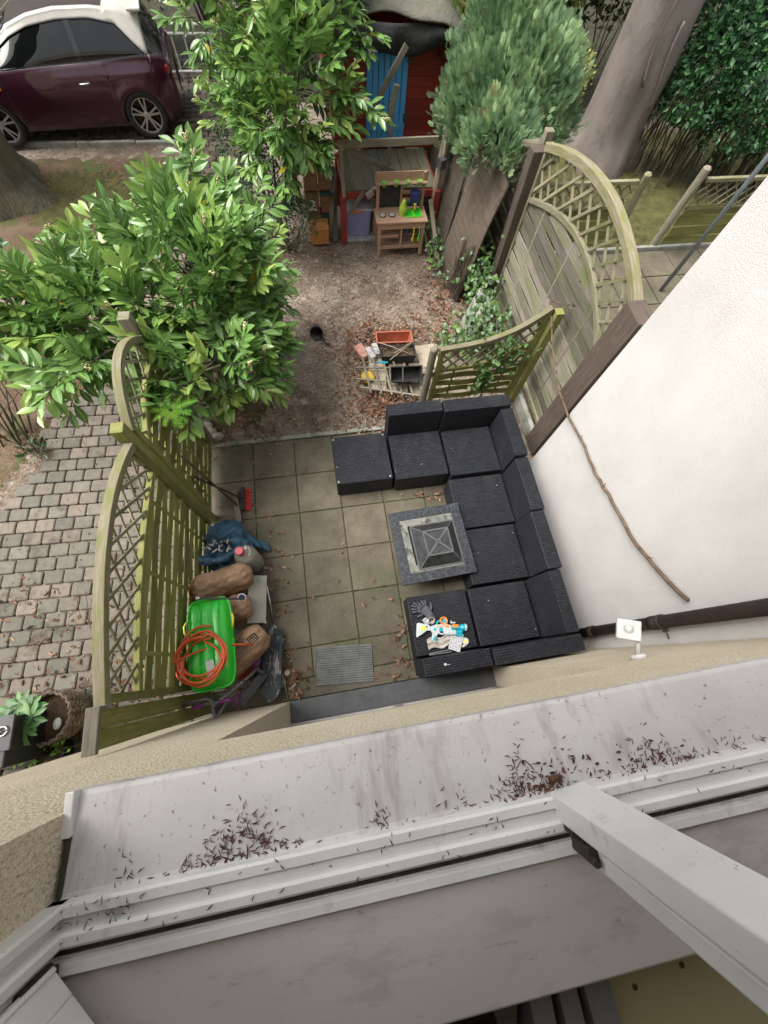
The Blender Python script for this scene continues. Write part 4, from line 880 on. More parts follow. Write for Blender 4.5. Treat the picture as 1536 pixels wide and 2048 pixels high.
module('black rattan seat with one back, between the footstool and the back corner', (0.655, 1.285, 1.87, 2.47), [(0.655, 1.285, 2.475, 2.665, 0, 0, 0.035, 0)])
module('black rattan corner seat next to the swooping green fence', (1.30, 1.915, 1.835, 2.45), [(1.30, 2.10, 2.455, 2.65, 0, 0, 0.035, 0), (1.92, 2.10, 1.835, 2.45, 0.03, 0, 0, 0)])
module('black rattan seat beside the fire pit, next to the far corner seat', (1.245, 1.895, 1.185, 1.80), [(1.90, 2.085, 1.185, 1.80, 0.035, 0, 0, 0)])
module('black rattan seat beside the fire pit, next to the corner by the house', (1.235, 1.865, 0.565, 1.175), [(1.87, 2.065, 0.565, 1.175, 0.045, 0, 0, 0)])
module('black rattan corner seat against the house wall and downpipe', (1.17, 1.80, -0.035, 0.545), [(1.805, 2.03, -0.04, 0.55, 0.10, 0, 0, 0), (1.17, 2.03, -0.205, -0.045, 0, 0, 0, 0.012)])
module('black rattan seat that carries the gloves and the toy water blaster', (0.53, 1.155, -0.03, 0.555), [(0.53, 1.155, -0.20, -0.036, 0, 0, 0, 0.012)])

# ------------------------------------------------------------------ fire pit table
t = thing('fire_pit_table', 'square slate-edged fire pit table with a mesh spark lid', 'fire pit', (0.89, 1.065, 0), rz=R_(2))
cx, cy = 0.89, 1.065
def ring(mb, cx, cy, o, i, z0, z1):
    for (a, b, c, d) in ((-o, o, -o, -i), (-o, o, i, o), (-o, -i, -i + .0005, i - .0005), (i, o, -i + .0005, i - .0005)): mb.box((cx + (a + b) / 2, cy + (c + d) / 2, (z0 + z1) / 2), (b - a, d - c, z1 - z0))
mb = MB(); ring(mb, 0, 0, 0.392, 0.29, 0.375, 0.41); obj('tiled_rim', mb, M['crazy'], t, local=True, bevel=0.003)
mb = MB(); ring(mb, 0, 0, 0.289, 0.215, 0.385, 0.404); obj('steel_tray', mb, mat('rusty_tray', (0.10, 0.105, 0.095), (0.24, 0.24, 0.205), scale=7, rough=0.55, metal=0.2, bump=0.1, detail=9, speck=((0.05, 0.048, 0.04), 8, 0.5, 0.62)), t, local=True)
mb = MB(); mb.box((0, 0, 0.20), (0.56, 0.56, 0.34)); obj('body', mb, M['black_matte'], t, local=True, bevel=0.01)
mb = MB()
a, b, z0, z1 = 0.235, 0.13, 0.405, 0.50
mb.add([(-a, -a, z0), (a, -a, z0), (a, a, z0), (-a, a, z0), (-b, -b, z1), (b, -b, z1), (b, b, z1), (-b, b, z1)], [(0, 1, 5, 4), (1, 2, 6, 5), (2, 3, 7, 6), (3, 0, 4, 7)])
mb.add([(-b, -b, z1), (b, -b, z1), (b, b, z1), (-b, b, z1)], [(0, 1, 2, 3)])
ld = obj('mesh_lid', mb, mat('dark_mesh', (0.02, 0.021, 0.022), (0.05, 0.052, 0.054), scale=14, rough=0.5, metal=0.4, bump=0.4, bscale=120, detail=8, speck=((0.12, 0.12, 0.11), 30, 0.60, 0.70)), t, local=True)
ld.location = (0.045, -0.03, 0)
mb = MB()
for s1, s2 in ((-1, -1), (1, -1), (1, 1), (-1, 1)):
    mb.beam((0.0, 0.0, z1 + 0.010), (s1 * b, s2 * b, z1 + 0.008), 0.020, 0.006); mb.beam((s1 * b, s2 * b, z1 + .003), (s1 * a, s2 * a, z0 + .003), 0.012, 0.008)
    mb.beam((s1 * b, s2 * b, z1 + 0.005), (-s2 * b, s1 * b, z1 + 0.005), 0.016, 0.012); mb.beam((s1 * a, s2 * a, z0 + .002), (-s2 * a, s1 * a, z0 + .002), 0.014, 0.014)
mb.box((0, 0, z1 + 0.014), (0.05, 0.035, 0.008)); obj('lid_frame', mb, M['dark_grey'], ld, local=True)
mb = MB(); mb.box((0, 0, z1 + 0.022), (0.022, 0.012, 0.008)); obj('handle', mb, M['black_plastic'], ld, local=True)

# ------------------------------------------------------------------ things lying on the sofa end
zt_ = 0.333
def glove(label, c, rz, flip=1):
    mb = MB(); Mx = Matrix.Translation(c) @ Matrix.Rotation(rz, 4, 'Z')
    def w(p): return np.array(Mx @ Vector(p))
    def sec(pts): 
        n = 10; rows = []
        for (x, hw, hh, z) in pts: rows.append([w((x, hw * math.cos(2 * PI * k / n), z + hh * math.sin(2 * PI * k / n))) for k in range(n)])
        V = [q for r in rows for q in r]; m = len(rows); F = [(i * n + k, i * n + (k + 1) % n, (i + 1) * n + (k + 1) % n, (i + 1) * n + k) for i in range(m - 1) for k in range(n)] + [tuple(range(n))[::-1], tuple((m - 1) * n + k for k in range(n))]
        mb.add(V, F)
    sec([(-0.10, 0.038, 0.010, 0.012), (-0.06, 0.036, 0.011, 0.013), (-0.02, 0.044, 0.013, 0.014), (0.02, 0.046, 0.013, 0.014), (0.04, 0.040, 0.011, 0.013)])
    for k, (y, l, an) in enumerate(((-0.033, 0.055, -14), (-0.012, 0.068, -5), (0.011, 0.070, 5), (0.032, 0.058, 14))):
        a = R_(an); pts = [w((0.03 + l * tt * math.cos(a), y + l * tt * math.sin(a), 0.014 + 0.012 * math.sin(tt * 2.2))) for tt in (0, .4, .8, 1)]
        mb.tube(pts, [0.012, 0.011, 0.010, 0.006], 8)
    pts = [w(p) for p in ((-0.035, flip * 0.035, 0.012), (-0.01, flip * 0.062, 0.014), (0.02, flip * 0.078, 0.012), (0.03, flip * 0.08, 0.011))]; mb.tube(pts, [0.014, 0.013, 0.011, 0.006], 8)
    o = one('work_glove', label, 'glove', mb, M['glove'], c, group='work gloves on the sofa', smooth=True)
    mb = MB(); mb.tube([w((-0.118, 0, 0.012)), w((-0.098, 0, 0.012))], 0.001, 4)
    mb = MB(); Vb = [w((x, s_, z)) for x in (-0.112, -0.098) for (s_, z) in ((-0.038, 0.003), (-0.038, 0.022), (0.038, 0.022), (0.038, 0.003))]
    mb.add(Vb, [(0, 1, 5, 4), (1, 2, 6, 5), (2, 3, 7, 6), (3, 0, 4, 7), (0, 3, 2, 1), (4, 5, 6, 7)]); mb.V = [v - np.array(c) for v in mb.V]
    obj('cuff', mb, M['black_matte'], o, local=True); return o
glove('dark grey work glove nearest the sofa edge, fingers spread', (0.655, 0.415, zt_), R_(165))
glove('dark grey work glove lying crosswise over the other glove', (0.70, 0.395, zt_ + 0.018), R_(118), -1)
# toy water blaster, outline built in its own plane (x along the barrel)
t = thing('toy_blaster', 'white and teal toy water blaster with orange patches', 'toy', (0.81, 0.19, zt_), rz=R_(-9))
def toypart(name, poly, z0, z1, m, bevel=0.004, par=None): mb = MB(); mb.prism(poly, z0, z1); return obj(name, mb, M[m], par or t, local=True, bevel=bevel)
toypart('stock', [(-0.235, 0.055), (-0.215, 0.062), (-0.12, 0.040), (-0.075, 0.010), (-0.085, -0.012), (-0.135, -0.012), (-0.185, -0.045), (-0.235, -0.075), (-0.245, -0.07)], 0.004, 0.040, 'toy_white')
toypart('stock_opening', [(-0.205, 0.030), (-0.15, 0.022), (-0.135, 0.006), (-0.19, -0.018)], 0.0405, 0.0425, 'yellow', 0)
toypart('body', [(-0.095, 0.030), (-0.05, 0.045), (0.06, 0.050), (0.11, 0.035), (0.11, -0.035), (0.05, -0.045), (0.0, -0.052), (-0.03, -0.04), (-0.05, -0.075), (-0.065, -0.125), (-0.10, -0.105), (-0.085, -0.04), (-0.10, -0.01)], 0.003, 0.048, 'toy_white')
toypart('trigger_hole', [(-0.02, -0.012), (0.02, -0.015), (0.018, -0.038), (-0.012, -0.034)], 0.0485, 0.0495, 'black_matte', 0)
toypart('grip', [(-0.062, -0.055), (-0.052, -0.075), (-0.068, -0.112), (-0.088, -0.100)], 0.0485, 0.051, 'teal', 0.001)
for (x, y, r_) in ((0.0, 0.0, 0.022), (-0.06, -0.002, 0.014)): toypart('spot', [(x + r_ * math.cos(k * PI / 3), y + r_ * math.sin(k * PI / 3)) for k in range(6)], 0.0485, 0.0505, 'teal', 0.001)
toypart('side_patch', [(-0.03, 0.022), (0.03, 0.024), (0.03, 0.036), (-0.035, 0.034)], 0.0485, 0.0505, 'orange', 0.001)
toypart('side_patch', [(0.04, 0.016), (0.085, 0.018), (0.08, 0.042), (0.045, 0.042)], 0.0485, 0.0515, 'orange', 0.001)
mb = MB(); mb.tube([(-0.04, 0.045, 0.03), (-0.03, 0.075, 0.03), (0.03, 0.082, 0.03), (0.06, 0.070, 0.03), (0.065, 0.045, 0.03)], 0.010, 8); obj('carry_handle', mb, M['teal'], t, local=True, smooth=True)
mb = MB(); mb.tube([(0.10, 0.018, 0.034), (0.20, 0.018, 0.034)], 0.022, 12); mb.tube([(0.19, 0.018, 0.034), (0.215, 0.018, 0.034), (0.235, 0.018, 0.034)], [0.026, 0.034, 0.034], 14); obj('barrel', mb, M['teal'], t, local=True, smooth=False, bevel=0.002)
mb = MB(); mb.tube([(0.234, 0.018, 0.034), (0.256, 0.018, 0.034)], [0.036, 0.032], 14); obj('nozzle', mb, M['toy_white'], t, local=True, bevel=0.002)
mb = MB(); mb.tube([(0.11, 0.030, 0.048), (0.17, 0.030, 0.050)], 0.017, 10); obj('orange_tube', mb, M['orange'], t, local=True)
mb = MB(); mb.tube([(0.055, -0.030, 0.034), (0.145, -0.030, 0.034)], 0.027, 12); obj('pump', mb, M['toy_white'], t, local=True, bevel=0.003)
mb = MB(); mb.tube([(0.145, -0.024, 0.03), (0.21, -0.024, 0.03)], 0.019, 10); mb.tube([(0.145, -0.052, 0.03), (0.21, -0.052, 0.03)], 0.015, 10); obj('pump_rod', mb, M['teal'], t, local=True, bevel=0.002)
mb = MB(); mb.box((0.12, 0.062, 0.045), (0.045, 0.014, 0.02)); mb.box((0.10, 0.070, 0.05), (0.012, 0.02, 0.012)); obj('sight', mb, M['toy_white'], t, local=True, bevel=0.002)
# bee ornament
t = thing('bee_ornament', 'small yellow and black striped bee ornament behind the toy blaster stock', 'ornament', (0.655, 0.235, zt_))
for i, (x, m_) in enumerate(((-0.03, 'yellow'), (-0.012, 'black_matte'), (0.004, 'yellow'), (0.020, 'black_matte'), (0.034, 'yellow'))):
    r_ = (0.014, 0.021, 0.023, 0.021, 0.014)[i]; mb = MB(); mb.tube([(x - 0.008, 0, 0.022), (x, 0, 0.022), (x + 0.0085, 0, 0.022)], [r_ * .9, r_, r_ * .9], 10); obj('stripe', mb, M[m_], t, local=True)
# jars, cloth, card, lids, bars
def jar(label, c, r, h, tilt=None, m='glassy', lid='stone'):
    t = thing('glass_jar', label, 'jar', c, group='small glass jars on the sofa'); T = (Euler(tilt).to_matrix().to_4x4() if tilt else Matrix.Identity(4))
    mb = MB(); mb.lathe([(r * .9, 0.0), (r, 0.008), (r, h * .85), (r * .85, h), (r * .78, h), (r * .78, h * .3), (0, h * .3)], M=T, n=20); obj('glass', mb, M[m], t, local=True, smooth=True)
    mb = MB(); mb.lathe([(r * .76, h * .5), (0, h * .52)], M=T, n=20); obj('contents', mb, M[lid], t, local=True)
jar('small glass jar of dry bits between the gloves and the toy blaster', (0.735, 0.285, zt_), 0.036, 0.05)
jar('round orange-rimmed glass jar against the blaster carry handle', (0.855, 0.265, zt_), 0.040, 0.055, m='orange', lid='stone')
mb = MB(); mb.box((0.715, 0.30, zt_ + 0.006), (0.115, 0.075, 0.008), rz=R_(28)); one('foil_tray', 'flat crumpled silver tray under the small glass jar', 'tray', mb, M['silver'], (0.715, 0.30, zt_), bevel=0.002)
def cloth(u, v): x = 0.655 + u * 0.27; y = 0.015 + v * 0.10 + 0.015 * math.sin(u * 9) + u * 0.03; return (x, y, zt_ + 0.010 + 0.012 * abs(math.sin(u * 11 + v * 7)) + 0.008 * math.sin(v * 13 + u * 3))
mb = MB(); mb.grid(cloth, 26, 16); one('crumpled_bag', 'crumpled pale plastic bag under the printed card', 'bag', mb, M['dirty_cloth'], (0.78, 0.06, zt_), smooth=True, solid=0.004)
t = thing('printed_card', 'white card printed with a grid of small dark symbols', 'card', (0.935, 0.055, zt_ + 0.022), rz=R_(63))
mb = MB(); mb.box((0, 0, 0.002), (0.17, 0.115, 0.003)); obj('card', mb, M['paper'], t, local=True)
mb = MB()
for i in range(8):
    for j in range(5):
        x = -0.068 + i * 0.0195; y = -0.042 + j * 0.021; k = random.random()
        if k < 0.4: mb.box((x, y, 0.0042), (0.009, 0.003, 0.0008), rz=random.random() * 3)
        elif k < 0.7: mb.box((x, y, 0.0042), (0.009, 0.010, 0.0008), rz=random.random())
        else: mb.box((x, y + .003, 0.0042), (0.012, 0.0025, 0.0008)); mb.box((x, y - .003, 0.0042), (0.008, 0.0025, 0.0008))
obj('printed_symbols', mb, M['navy'], t, local=True)
mb = MB(); mb.lathe([(0.034, 0), (0.035, 0.010), (0.031, 0.013), (0, 0.0132)], c=(1.03, 0.045, zt_), n=24); o = one('jar_lid', 'round white lid with a yellow patch beside the printed card', 'lid', mb, M['paper'], (1.03, 0.045, zt_), bevel=0.002)
mb = MB(); mb.prism([(0.018 * math.cos(k) , 0.014 * math.sin(k)) for k in np.linspace(0, 2 * PI, 12)[:-1]], 0.0135, 0.0142); obj('label', mb, M['yellow'], o, local=True)
mb = MB(); mb.tube([(0.985, 0.0, zt_ + .012), (1.03, 0.012, zt_ + .012)], 0.012, 8); one('tube_lid', 'small white tube cap between the round lid and the card', 'cap', mb, M['white_plastic'], (0.985, 0.0, zt_), smooth=True)
for i, (lb, y, L_) in enumerate((('longer thin grey bar along the edge of the crumpled bag', -0.008, 0.25), ('shorter thin grey bar beside the longer one', -0.025, 0.22))):
    mb = MB(); mb.box((0.655 + L_ / 2, y, zt_ + 0.008), (L_, 0.010, 0.012), rz=R_(2 - 3 * i)); one('grey_bar', lb, 'bar', mb, M['grey_metal'], (0.655 + L_ / 2, y, zt_), group='thin grey bars on the sofa')
mb = MB(); mb.lathe([(0.010, 0), (0.012, 0.010), (0, 0.014)], c=(0.725, -0.12, 0.657), n=10); mb.tube([(0.735, -0.122, 0.664), (0.765, -0.128, 0.664)], 0.003, 6); one('white_plug', 'tiny white plug lying on the sofa backrest top', 'plug', mb, M['white_plastic'], (0.725, -0.12, 0.657))

mb = MB()
for i in range(18):
    x, y = (rng.uniform(-.02, 1.9), rng.uniform(1.9, 2.45)) if i % 2 else (rng.uniform(1.2, 1.85), rng.uniform(0, 1.8)); mb.inst(T_DEAD, np.array([(x, y, 0.333)]), axes(np.array([(math.cos(i), math.sin(i), .1)]), np.array([(0, .2, 1.)])), np.array([rng.uniform(.006, .022)]))
o = obj('seat_debris', mb, M['stone']); tag(o, 'tiny pale flecks and leaf bits lying on the black sofa seats', 'litter', kind='stuff')
# ================================================================== JUNK BY THE LEFT FENCE
t = thing('door_mat', 'grey ribbed door mat on the slabs in front of the door', 'mat', (-0.17, 0.02, 0.006), rz=R_(-5))
mb = MB(); mb.box((0, 0, 0.006), (0.575, 0.365, 0.014)); obj('mat', mb, M['mat_rib'], t, local=True, bevel=0.004)
# blue sack of rubbish
def sack_fn(c, rx, ry, h, seed, top=0.35):
    def fn(u, v):
        a = u * 2 * PI; k = (math.sin(PI * min(1, v * 1.02)) ** 0.55) * (1 - 0.25 * v); fold = 1 + 0.07 * math.sin(5 * a + seed + 3 * v) + 0.06 * math.sin(9 * a + 7 * v + seed) + 0.05 * math.sin(14 * a - 9 * v)
        return (c[0] + rx * k * fold * math.cos(a) + 0.05 * v, c[1] + ry * k * fold * math.sin(a), c[2] + h * v + 0.02 * math.sin(4 * a + seed))
    return fn
t = thing('rubbish_sack', 'crumpled blue plastic rubbish sack leaning on the green fence', 'sack', (-1.24, 1.42, 0))
def sheet(u, v):
    # bag pulled up to a ridge at the far side, gathered and open towards the house
    a = u * 2 * PI; k = (math.sin(PI * min(1, 0.08 + v * .92)) ** 0.5); f = 1 + 0.05 * math.sin(5 * a + 4 * v) + 0.035 * math.sin(11 * a - 6 * v) + 0.03 * math.sin(17 * a + 9 * v)
    f *= 1 - 0.22 * abs(noise.noise(Vector((math.cos(a) * 2, math.sin(a) * 2, v * 4)))) - 0.09 * abs(noise.noise(Vector((math.cos(a) * 6, math.sin(a) * 6, v * 11))))
    x = -1.25 + 0.26 * k * f * math.cos(a) + 0.03 * v; y = 1.37 + 0.30 * k * f * math.sin(a); z = 0.01 + 0.42 * v + 0.10 * v * math.sin(a) + 0.015 * math.sin(7 * a + 3)
    return (x, y, z)
mb = MB(); mb.grid(sheet, 110, 56, cu=True); obj('sack', mb, M['tarp'], t, smooth=True)
def roll(u, v): a = v * 2 * PI; r = 0.045 + 0.012 * math.sin(u * 13) + .008 * math.sin(u * 29 + 2); x = -1.47 + 0.42 * u; return (x, 1.22 + 0.10 * u + 0.06 * math.sin(u * PI) * -1 + r * math.cos(a), 0.40 - 0.04 * math.sin(u * PI) + r * 0.8 * math.sin(a))
mb = MB(); mb.grid(roll, 36, 14, cv=True); obj('rolled_edge', mb, M['tarp'], t, smooth=True)
def flap2(u, v): return (-1.08 + 0.24 * u, 1.38 - 0.06 * u + 0.12 * v * (1 - .4 * u), 0.30 - 0.24 * u + 0.02 * math.sin(u * 12 + v * 4))
mb = MB(); mb.grid(flap2, 16, 10); obj('flap', mb, M['tarp'], t, smooth=True, solid=0.003)
mb = MB()
for i in range(16): mb.box((-1.42 + rng.random() * .28, 1.24 + rng.random() * .14, 0.42 + rng.random() * .03), (0.03 + rng.random() * .04, 0.015, 0.006), rot=Euler((rng.normal() * .4, rng.normal() * .4, rng.random() * 3)).to_matrix())
obj('rubbish', mb, M['dirty_cloth'], t)
# gas bottle
t = thing('gas_bottle', 'grey gas bottle with a pink valve cap beside the blue sack', 'gas bottle', (-1.03, 1.21, 0))
mb = MB(); mb.lathe([(0.105, 0.0), (0.105, 0.02), (0.095, 0.03), (0.112, 0.06), (0.115, 0.10), (0.1165, 0.20), (0.1165, 0.205), (0.115, 0.21), (0.115, 0.33), (0.105, 0.38), (0.08, 0.42), (0.035, 0.44), (0, 0.445)], c=(-1.03, 1.21, 0.008), n=32); obj('tank', mb, M['gas'], t, smooth=True)
mb = MB(); mb.lathe([(0.034, 0.43), (0.034, 0.49), (0.042, 0.495), (0.042, 0.535), (0.036, 0.542), (0, 0.543)], c=(-1.045, 1.215, 0), n=24); obj('valve_cap', mb, M['pink'], t, smooth=False, bevel=0.002)
mb = MB(); mb.tube([(-1.03 + 0.075 * math.cos(a), 1.21 + 0.075 * math.sin(a), 0.47) for a in np.linspace(-0.6, 1.2, 8)], 0.008, 6); mb.box((-1.01, 1.135, 0.415), (0.09, 0.028, 0.012), rot=Euler((R_(40), 0, R_(20))).to_matrix()); obj('handle', mb, M['gas'], t)
mb = MB(); mb.lathe([(0.020, 0), (0.020, 0.003), (0, 0.0035)], M=Matrix.Translation((-1.0, 1.27, 0.437)) @ Matrix.Rotation(R_(-28), 4, 'X'), n=16); lb_ = obj('label', mb, M['print_white'], t)
mb = MB(); mb.lathe([(0.007, 0.0036), (0, 0.0042)], M=Matrix.Translation((-1.0, 1.27, 0.437)) @ Matrix.Rotation(R_(-28), 4, 'X'), n=4); obj('symbol', mb, M['pink'], lb_)
# paper sacks
def paper_sack(label, a, b, r, flat=0.85, m='kraft', open_end=False, seed=0, prints=False):
    a, b = Vector(a), Vector(b); d = (b - a); L = d.length; d.normalize(); side = d.cross(Vector((0, 0, 1))).normalized(); up = side.cross(d)
    t = thing('paper_sack', label, 'sack', tuple((a + b) / 2 - Vector((0, 0, r * flat))), group='brown paper sacks by the fence')
    def fn(u, v):
        an = u * 2 * PI; k = 1 - abs(2 * v - 1) ** 5 * 0.42; k *= 1 + 0.03 * math.sin(3 * an + seed + 5 * v) + 0.02 * math.sin(7 * an + 11 * v + seed) + 0.03 * math.sin(2.5 * PI * v + seed) + 0.02 * math.sin(13 * an - 9 * v) + 0.018 * abs(math.sin(4 * an + 13 * v + seed))
        k *= 1 - 0.11 * abs(noise.noise(Vector((math.cos(an) * 2.2 + seed, math.sin(an) * 2.2, v * 5)))) - 0.05 * abs(noise.noise(Vector((math.cos(an) * 5 + seed, math.sin(an) * 5, v * 13)))); p = a + d * L * v + side * (r * k * math.cos(an)) + up * (r * flat * k * math.sin(an)); return tuple(p)
    mb = MB(); mb.grid(fn, 72, 60, cu=True)
    V = mb.V[0]; n = 60
    mb.add([V[i * n] for i in range(72)], [tuple(range(72))]); mb.add([V[i * n + n - 1] for i in range(72)], [tuple(range(72))[::-1]])
    sk = obj('sack', mb, M[m], t, smooth=True)
    if open_end:
        mb = MB()
        def end(u, v): an = u * 2 * PI; k = (0.80 - 0.70 * v) * (1 + 0.12 * math.sin(9 * an + 4 * v)); return tuple(a - d * (0.004 + 0.03 * math.sin(v * PI) + 0.012 * math.sin(an * 7 + v * 3)) + side * (r * k * math.cos(an)) + up * (r * flat * k * math.sin(an)))
        mb.grid(end, 48, 10, cu=True); obj('folded_end', mb, M['kraft_light'], t, smooth=False)
    if prints:
        def on(u, v, off=0.004): an = u * 2 * PI; p = Vector(fn(u, v)); nn = (side * math.cos(an) + up * math.sin(an)); return p + nn * off
        mb = MB(); u0, u1, v0, v1 = 0.19, 0.27, 0.68, 0.86
        mb.grid(lambda u, v: tuple(on(u0 + (u1 - u0) * u, v0 + (v1 - v0) * v, 0.003)), 6, 6); obj('printed_block', mb, M['print_black'], t)
        mb = MB()
        for row in range(3):
            for c_ in range(4):
                uu = 0.20 + row * 0.021; vv = 0.70 + c_ * 0.038; mb.add([on(uu, vv, .005), on(uu + .011, vv, .005), on(uu + .011, vv + .025, .005), on(uu, vv + .025, .005)], [(0, 1, 2, 3)])
        obj('printed_letters', mb, M['kraft'], t)
        mb = MB()
        for row in range(13):
            uu = 0.16 + row * 0.013
            vv = 0.30
            while vv < 0.64:
                l = random.uniform(.015, .05); mb.add([on(uu, vv), on(uu + .0045, vv), on(uu + .0045, vv + l), on(uu, vv + l)], [(0, 1, 2, 3)]); vv += l + random.uniform(.008, .016)
        obj('printed_text', mb, M['print_black'], t)
    return t
paper_sack('brown paper sack with a crumpled open end, lying below the blue sack', (-1.50, 0.87, 0.50), (-0.98, 1.01, 0.34), 0.14, flat=1.6, seed=1, open_end=True)
paper_sack('plain brown paper sack mostly hidden under the green sled', (-1.36, 0.62, 0.38), (-0.99, 0.72, 0.34), 0.13, flat=1.6, seed=2)
paper_sack('brown paper sack printed with black text beside the green sled', (-1.26, 0.14, 0.36), (-0.88, 0.44, 0.32), 0.145, flat=1.6, seed=3, prints=True, m='kraft')
# sled, upturned, runners up
t = thing('sled', 'bright green plastic sled lying upside down on the paper sacks', 'sled', (-1.25, 0.375, 0.70), rz=R_(3.5))
def sled_fn(u, v):
    s = u * 2 - 1; w_ = v * 2 - 1; hl, hw = 0.375, 0.185
    # superellipse map
    x = w_ * hw; y = s * hl; k = (abs(w_) ** 5 + abs(s) ** 6) ** (1 / 6.)
    kk = max(abs(w_), abs(s)); q = kk / max(k, 1e-6) if k > 1e-6 else 1
    x *= q; y *= q
    z = 0.10 * (1 - kk ** 7); ax_ = abs(x) / hw
    if kk < 0.93:
        if 0.34 < ax_ < 0.60: z += 0.030 * min(1, (0.93 - kk) * 12)
        if ax_ < 0.30: z += 0.022 * math.cos(ax_ / 0.30 * PI / 2) - 0.014 * math.sin(y * 9) * (ax_ < .28)
    if ax_ < 0.15 and abs(abs(y) - 0.385) < 0.02: z -= 0.01
    if kk > 0.96: z = -0.005 + 0.02 * (1 - kk) / .04
    return (x, y, z)
mb = MB(); mb.grid(sled_fn, 80, 60); obj('shell', mb, M['sled'], t, local=True, smooth=True)
mb = MB(); mb.tube([(0.185 * math.copysign(abs(math.cos(a)) ** .36, math.cos(a)), 0.375 * math.copysign(abs(math.sin(a)) ** .36, math.sin(a)), 0.0) for a in np.linspace(0, 2 * PI, 60)], 0.010, 6); obj('rim', mb, M['sled'], t, local=True, smooth=True)
mb = MB(); [mb.tube([(sx * 0.192, 0.09, 0.01), (sx * 0.202, 0.12, 0.03), (sx * 0.206, 0.17, 0.03), (sx * 0.192, 0.21, 0.01)], 0.009, 6) for sx in (-1, 1)]; obj('brake', mb, M['yellow'], t, local=True, smooth=True)
mb = MB(); mb.box((0.03, -0.21, 0.135), (0.065, 0.11, 0.003), rz=R_(6)); obj('sticker', mb, M['paper'], t, local=True)
# orange hose coil
t = thing('hose_coil', 'coil of orange hose lying across the green sled', 'hose', (-1.27, 0.25, 0.8))
pts = []
for i in range(0, 430):
    a = i / 430 * 2 * PI * 5.3 + 1.2; lp = i / 430 * 5.3; r = 0.228 - 0.045 * abs(math.sin(lp * 1.9)) - 0.03 * (lp % 2 > 1)
    cx_, cy_ = -1.275 + 0.03 * math.sin(lp * 2.1), 0.25 + 0.035 * math.cos(lp * 1.7)
    pts.append((cx_ + r * 0.98 * math.cos(a), cy_ + r * 0.95 * math.sin(a), 0.845 + 0.012 * lp + 0.02 * math.sin(a + lp) - 0.05 * max(0, -math.cos(a)) * 0.6))
last = pts[-1]; 
for k in range(1, 10): s_ = k / 9; pts.append((last[0] + ( -0.93 - last[0]) * s_, last[1] + (0.31 - last[1]) * s_ + 0.05 * math.sin(s_ * PI), last[2] - 0.30 * s_ ** 1.6))
mb = MB(); mb.tube(pts, 0.0095, 8); obj('hose', mb, M['hose'], t, smooth=True)
# black bar across the top of the sled, and white badge disc
t = thing('hand_pump', 'black rod with a silver tip lying across the top of the green sled', 'rod', (-1.2, 0.74, 0.74))
mb = MB(); mb.tube([(-1.31, 0.745, 0.83), (-0.98, 0.72, 0.62)], [0.012, 0.009], 8); obj('rod', mb, M['dark_grey'], t, smooth=True)
mb = MB(); mb.tube([(-1.33, 0.747, 0.842), (-1.305, 0.745, 0.827)], 0.016, 10); obj('tip', mb, M['silver'], t)
t = thing('round_badge', 'round white and blue disc between the sacks and the grey panel', 'disc', (-1.035, 0.755, 0.52))
MD = Matrix.Translation((-1.035, 0.755, 0.52)) @ Matrix.Rotation(R_(28), 4, 'Y')
mb = MB(); mb.lathe([(0.038, 0), (0.038, 0.006), (0, 0.0065)], M=MD, n=24); obj('disc', mb, M['print_white'], t)
mb = MB(); mb.lathe([(0.031, 0.0066), (0.031, 0.008), (0.022, 0.008), (0.022, 0.0066)], M=MD, n=24); mb.prism([(-0.016, -0.012), (0, 0.004), (0.004, 0.014), (-0.012, 0.012)], 0.007, 0.009, MD); obj('printed_ring', mb, M['navy'], t)
# grey panel and rods
mb = MB(); mb.box((-0.945, 0.765, 0.30), (0.175, 0.47, 0.018), rot=(Matrix.Rotation(R_(-4), 3, 'Z') @ Matrix.Rotation(R_(22), 3, 'Y')))
o = one('grey_sheet', 'flat grey rectangular panel leaning on the paper sacks', 'panel', mb, M['panel_grey'], (-0.93, 0.815, 0.1), bevel=0.002)
mb = MB(); mb.box((-0.865, 0.758, 0.262), (0.008, 0.47, 0.02), rot=(Matrix.Rotation(R_(-4), 3, 'Z'))); mb.V = [v - np.array((-0.93, 0.815, 0.1)) for v in mb.V]; obj('edge_strip', mb, M['silver'], o, local=True)
rg = 'thin silver rods on the slabs'
for lb, a, b, r_ in (('long silver rod running past the grey panel to the skateboard', (-0.93, 1.18, 0.035), (-0.845, 0.50, 0.03), 0.009), ('silver rod lying between the skateboard and the drain strip', (-0.805, 0.08, 0.02), (-0.755, -0.20, 0.02), 0.007), ('short thin rod poking out beside the skateboard', (-0.76, 0.24, 0.03), (-0.71, 0.15, 0.015), 0.004)):
    mb = MB(); mb.tube([a, b], r_, 8); one('silver_rod', lb, 'rod', mb, M['silver'], b, group=rg, smooth=True)
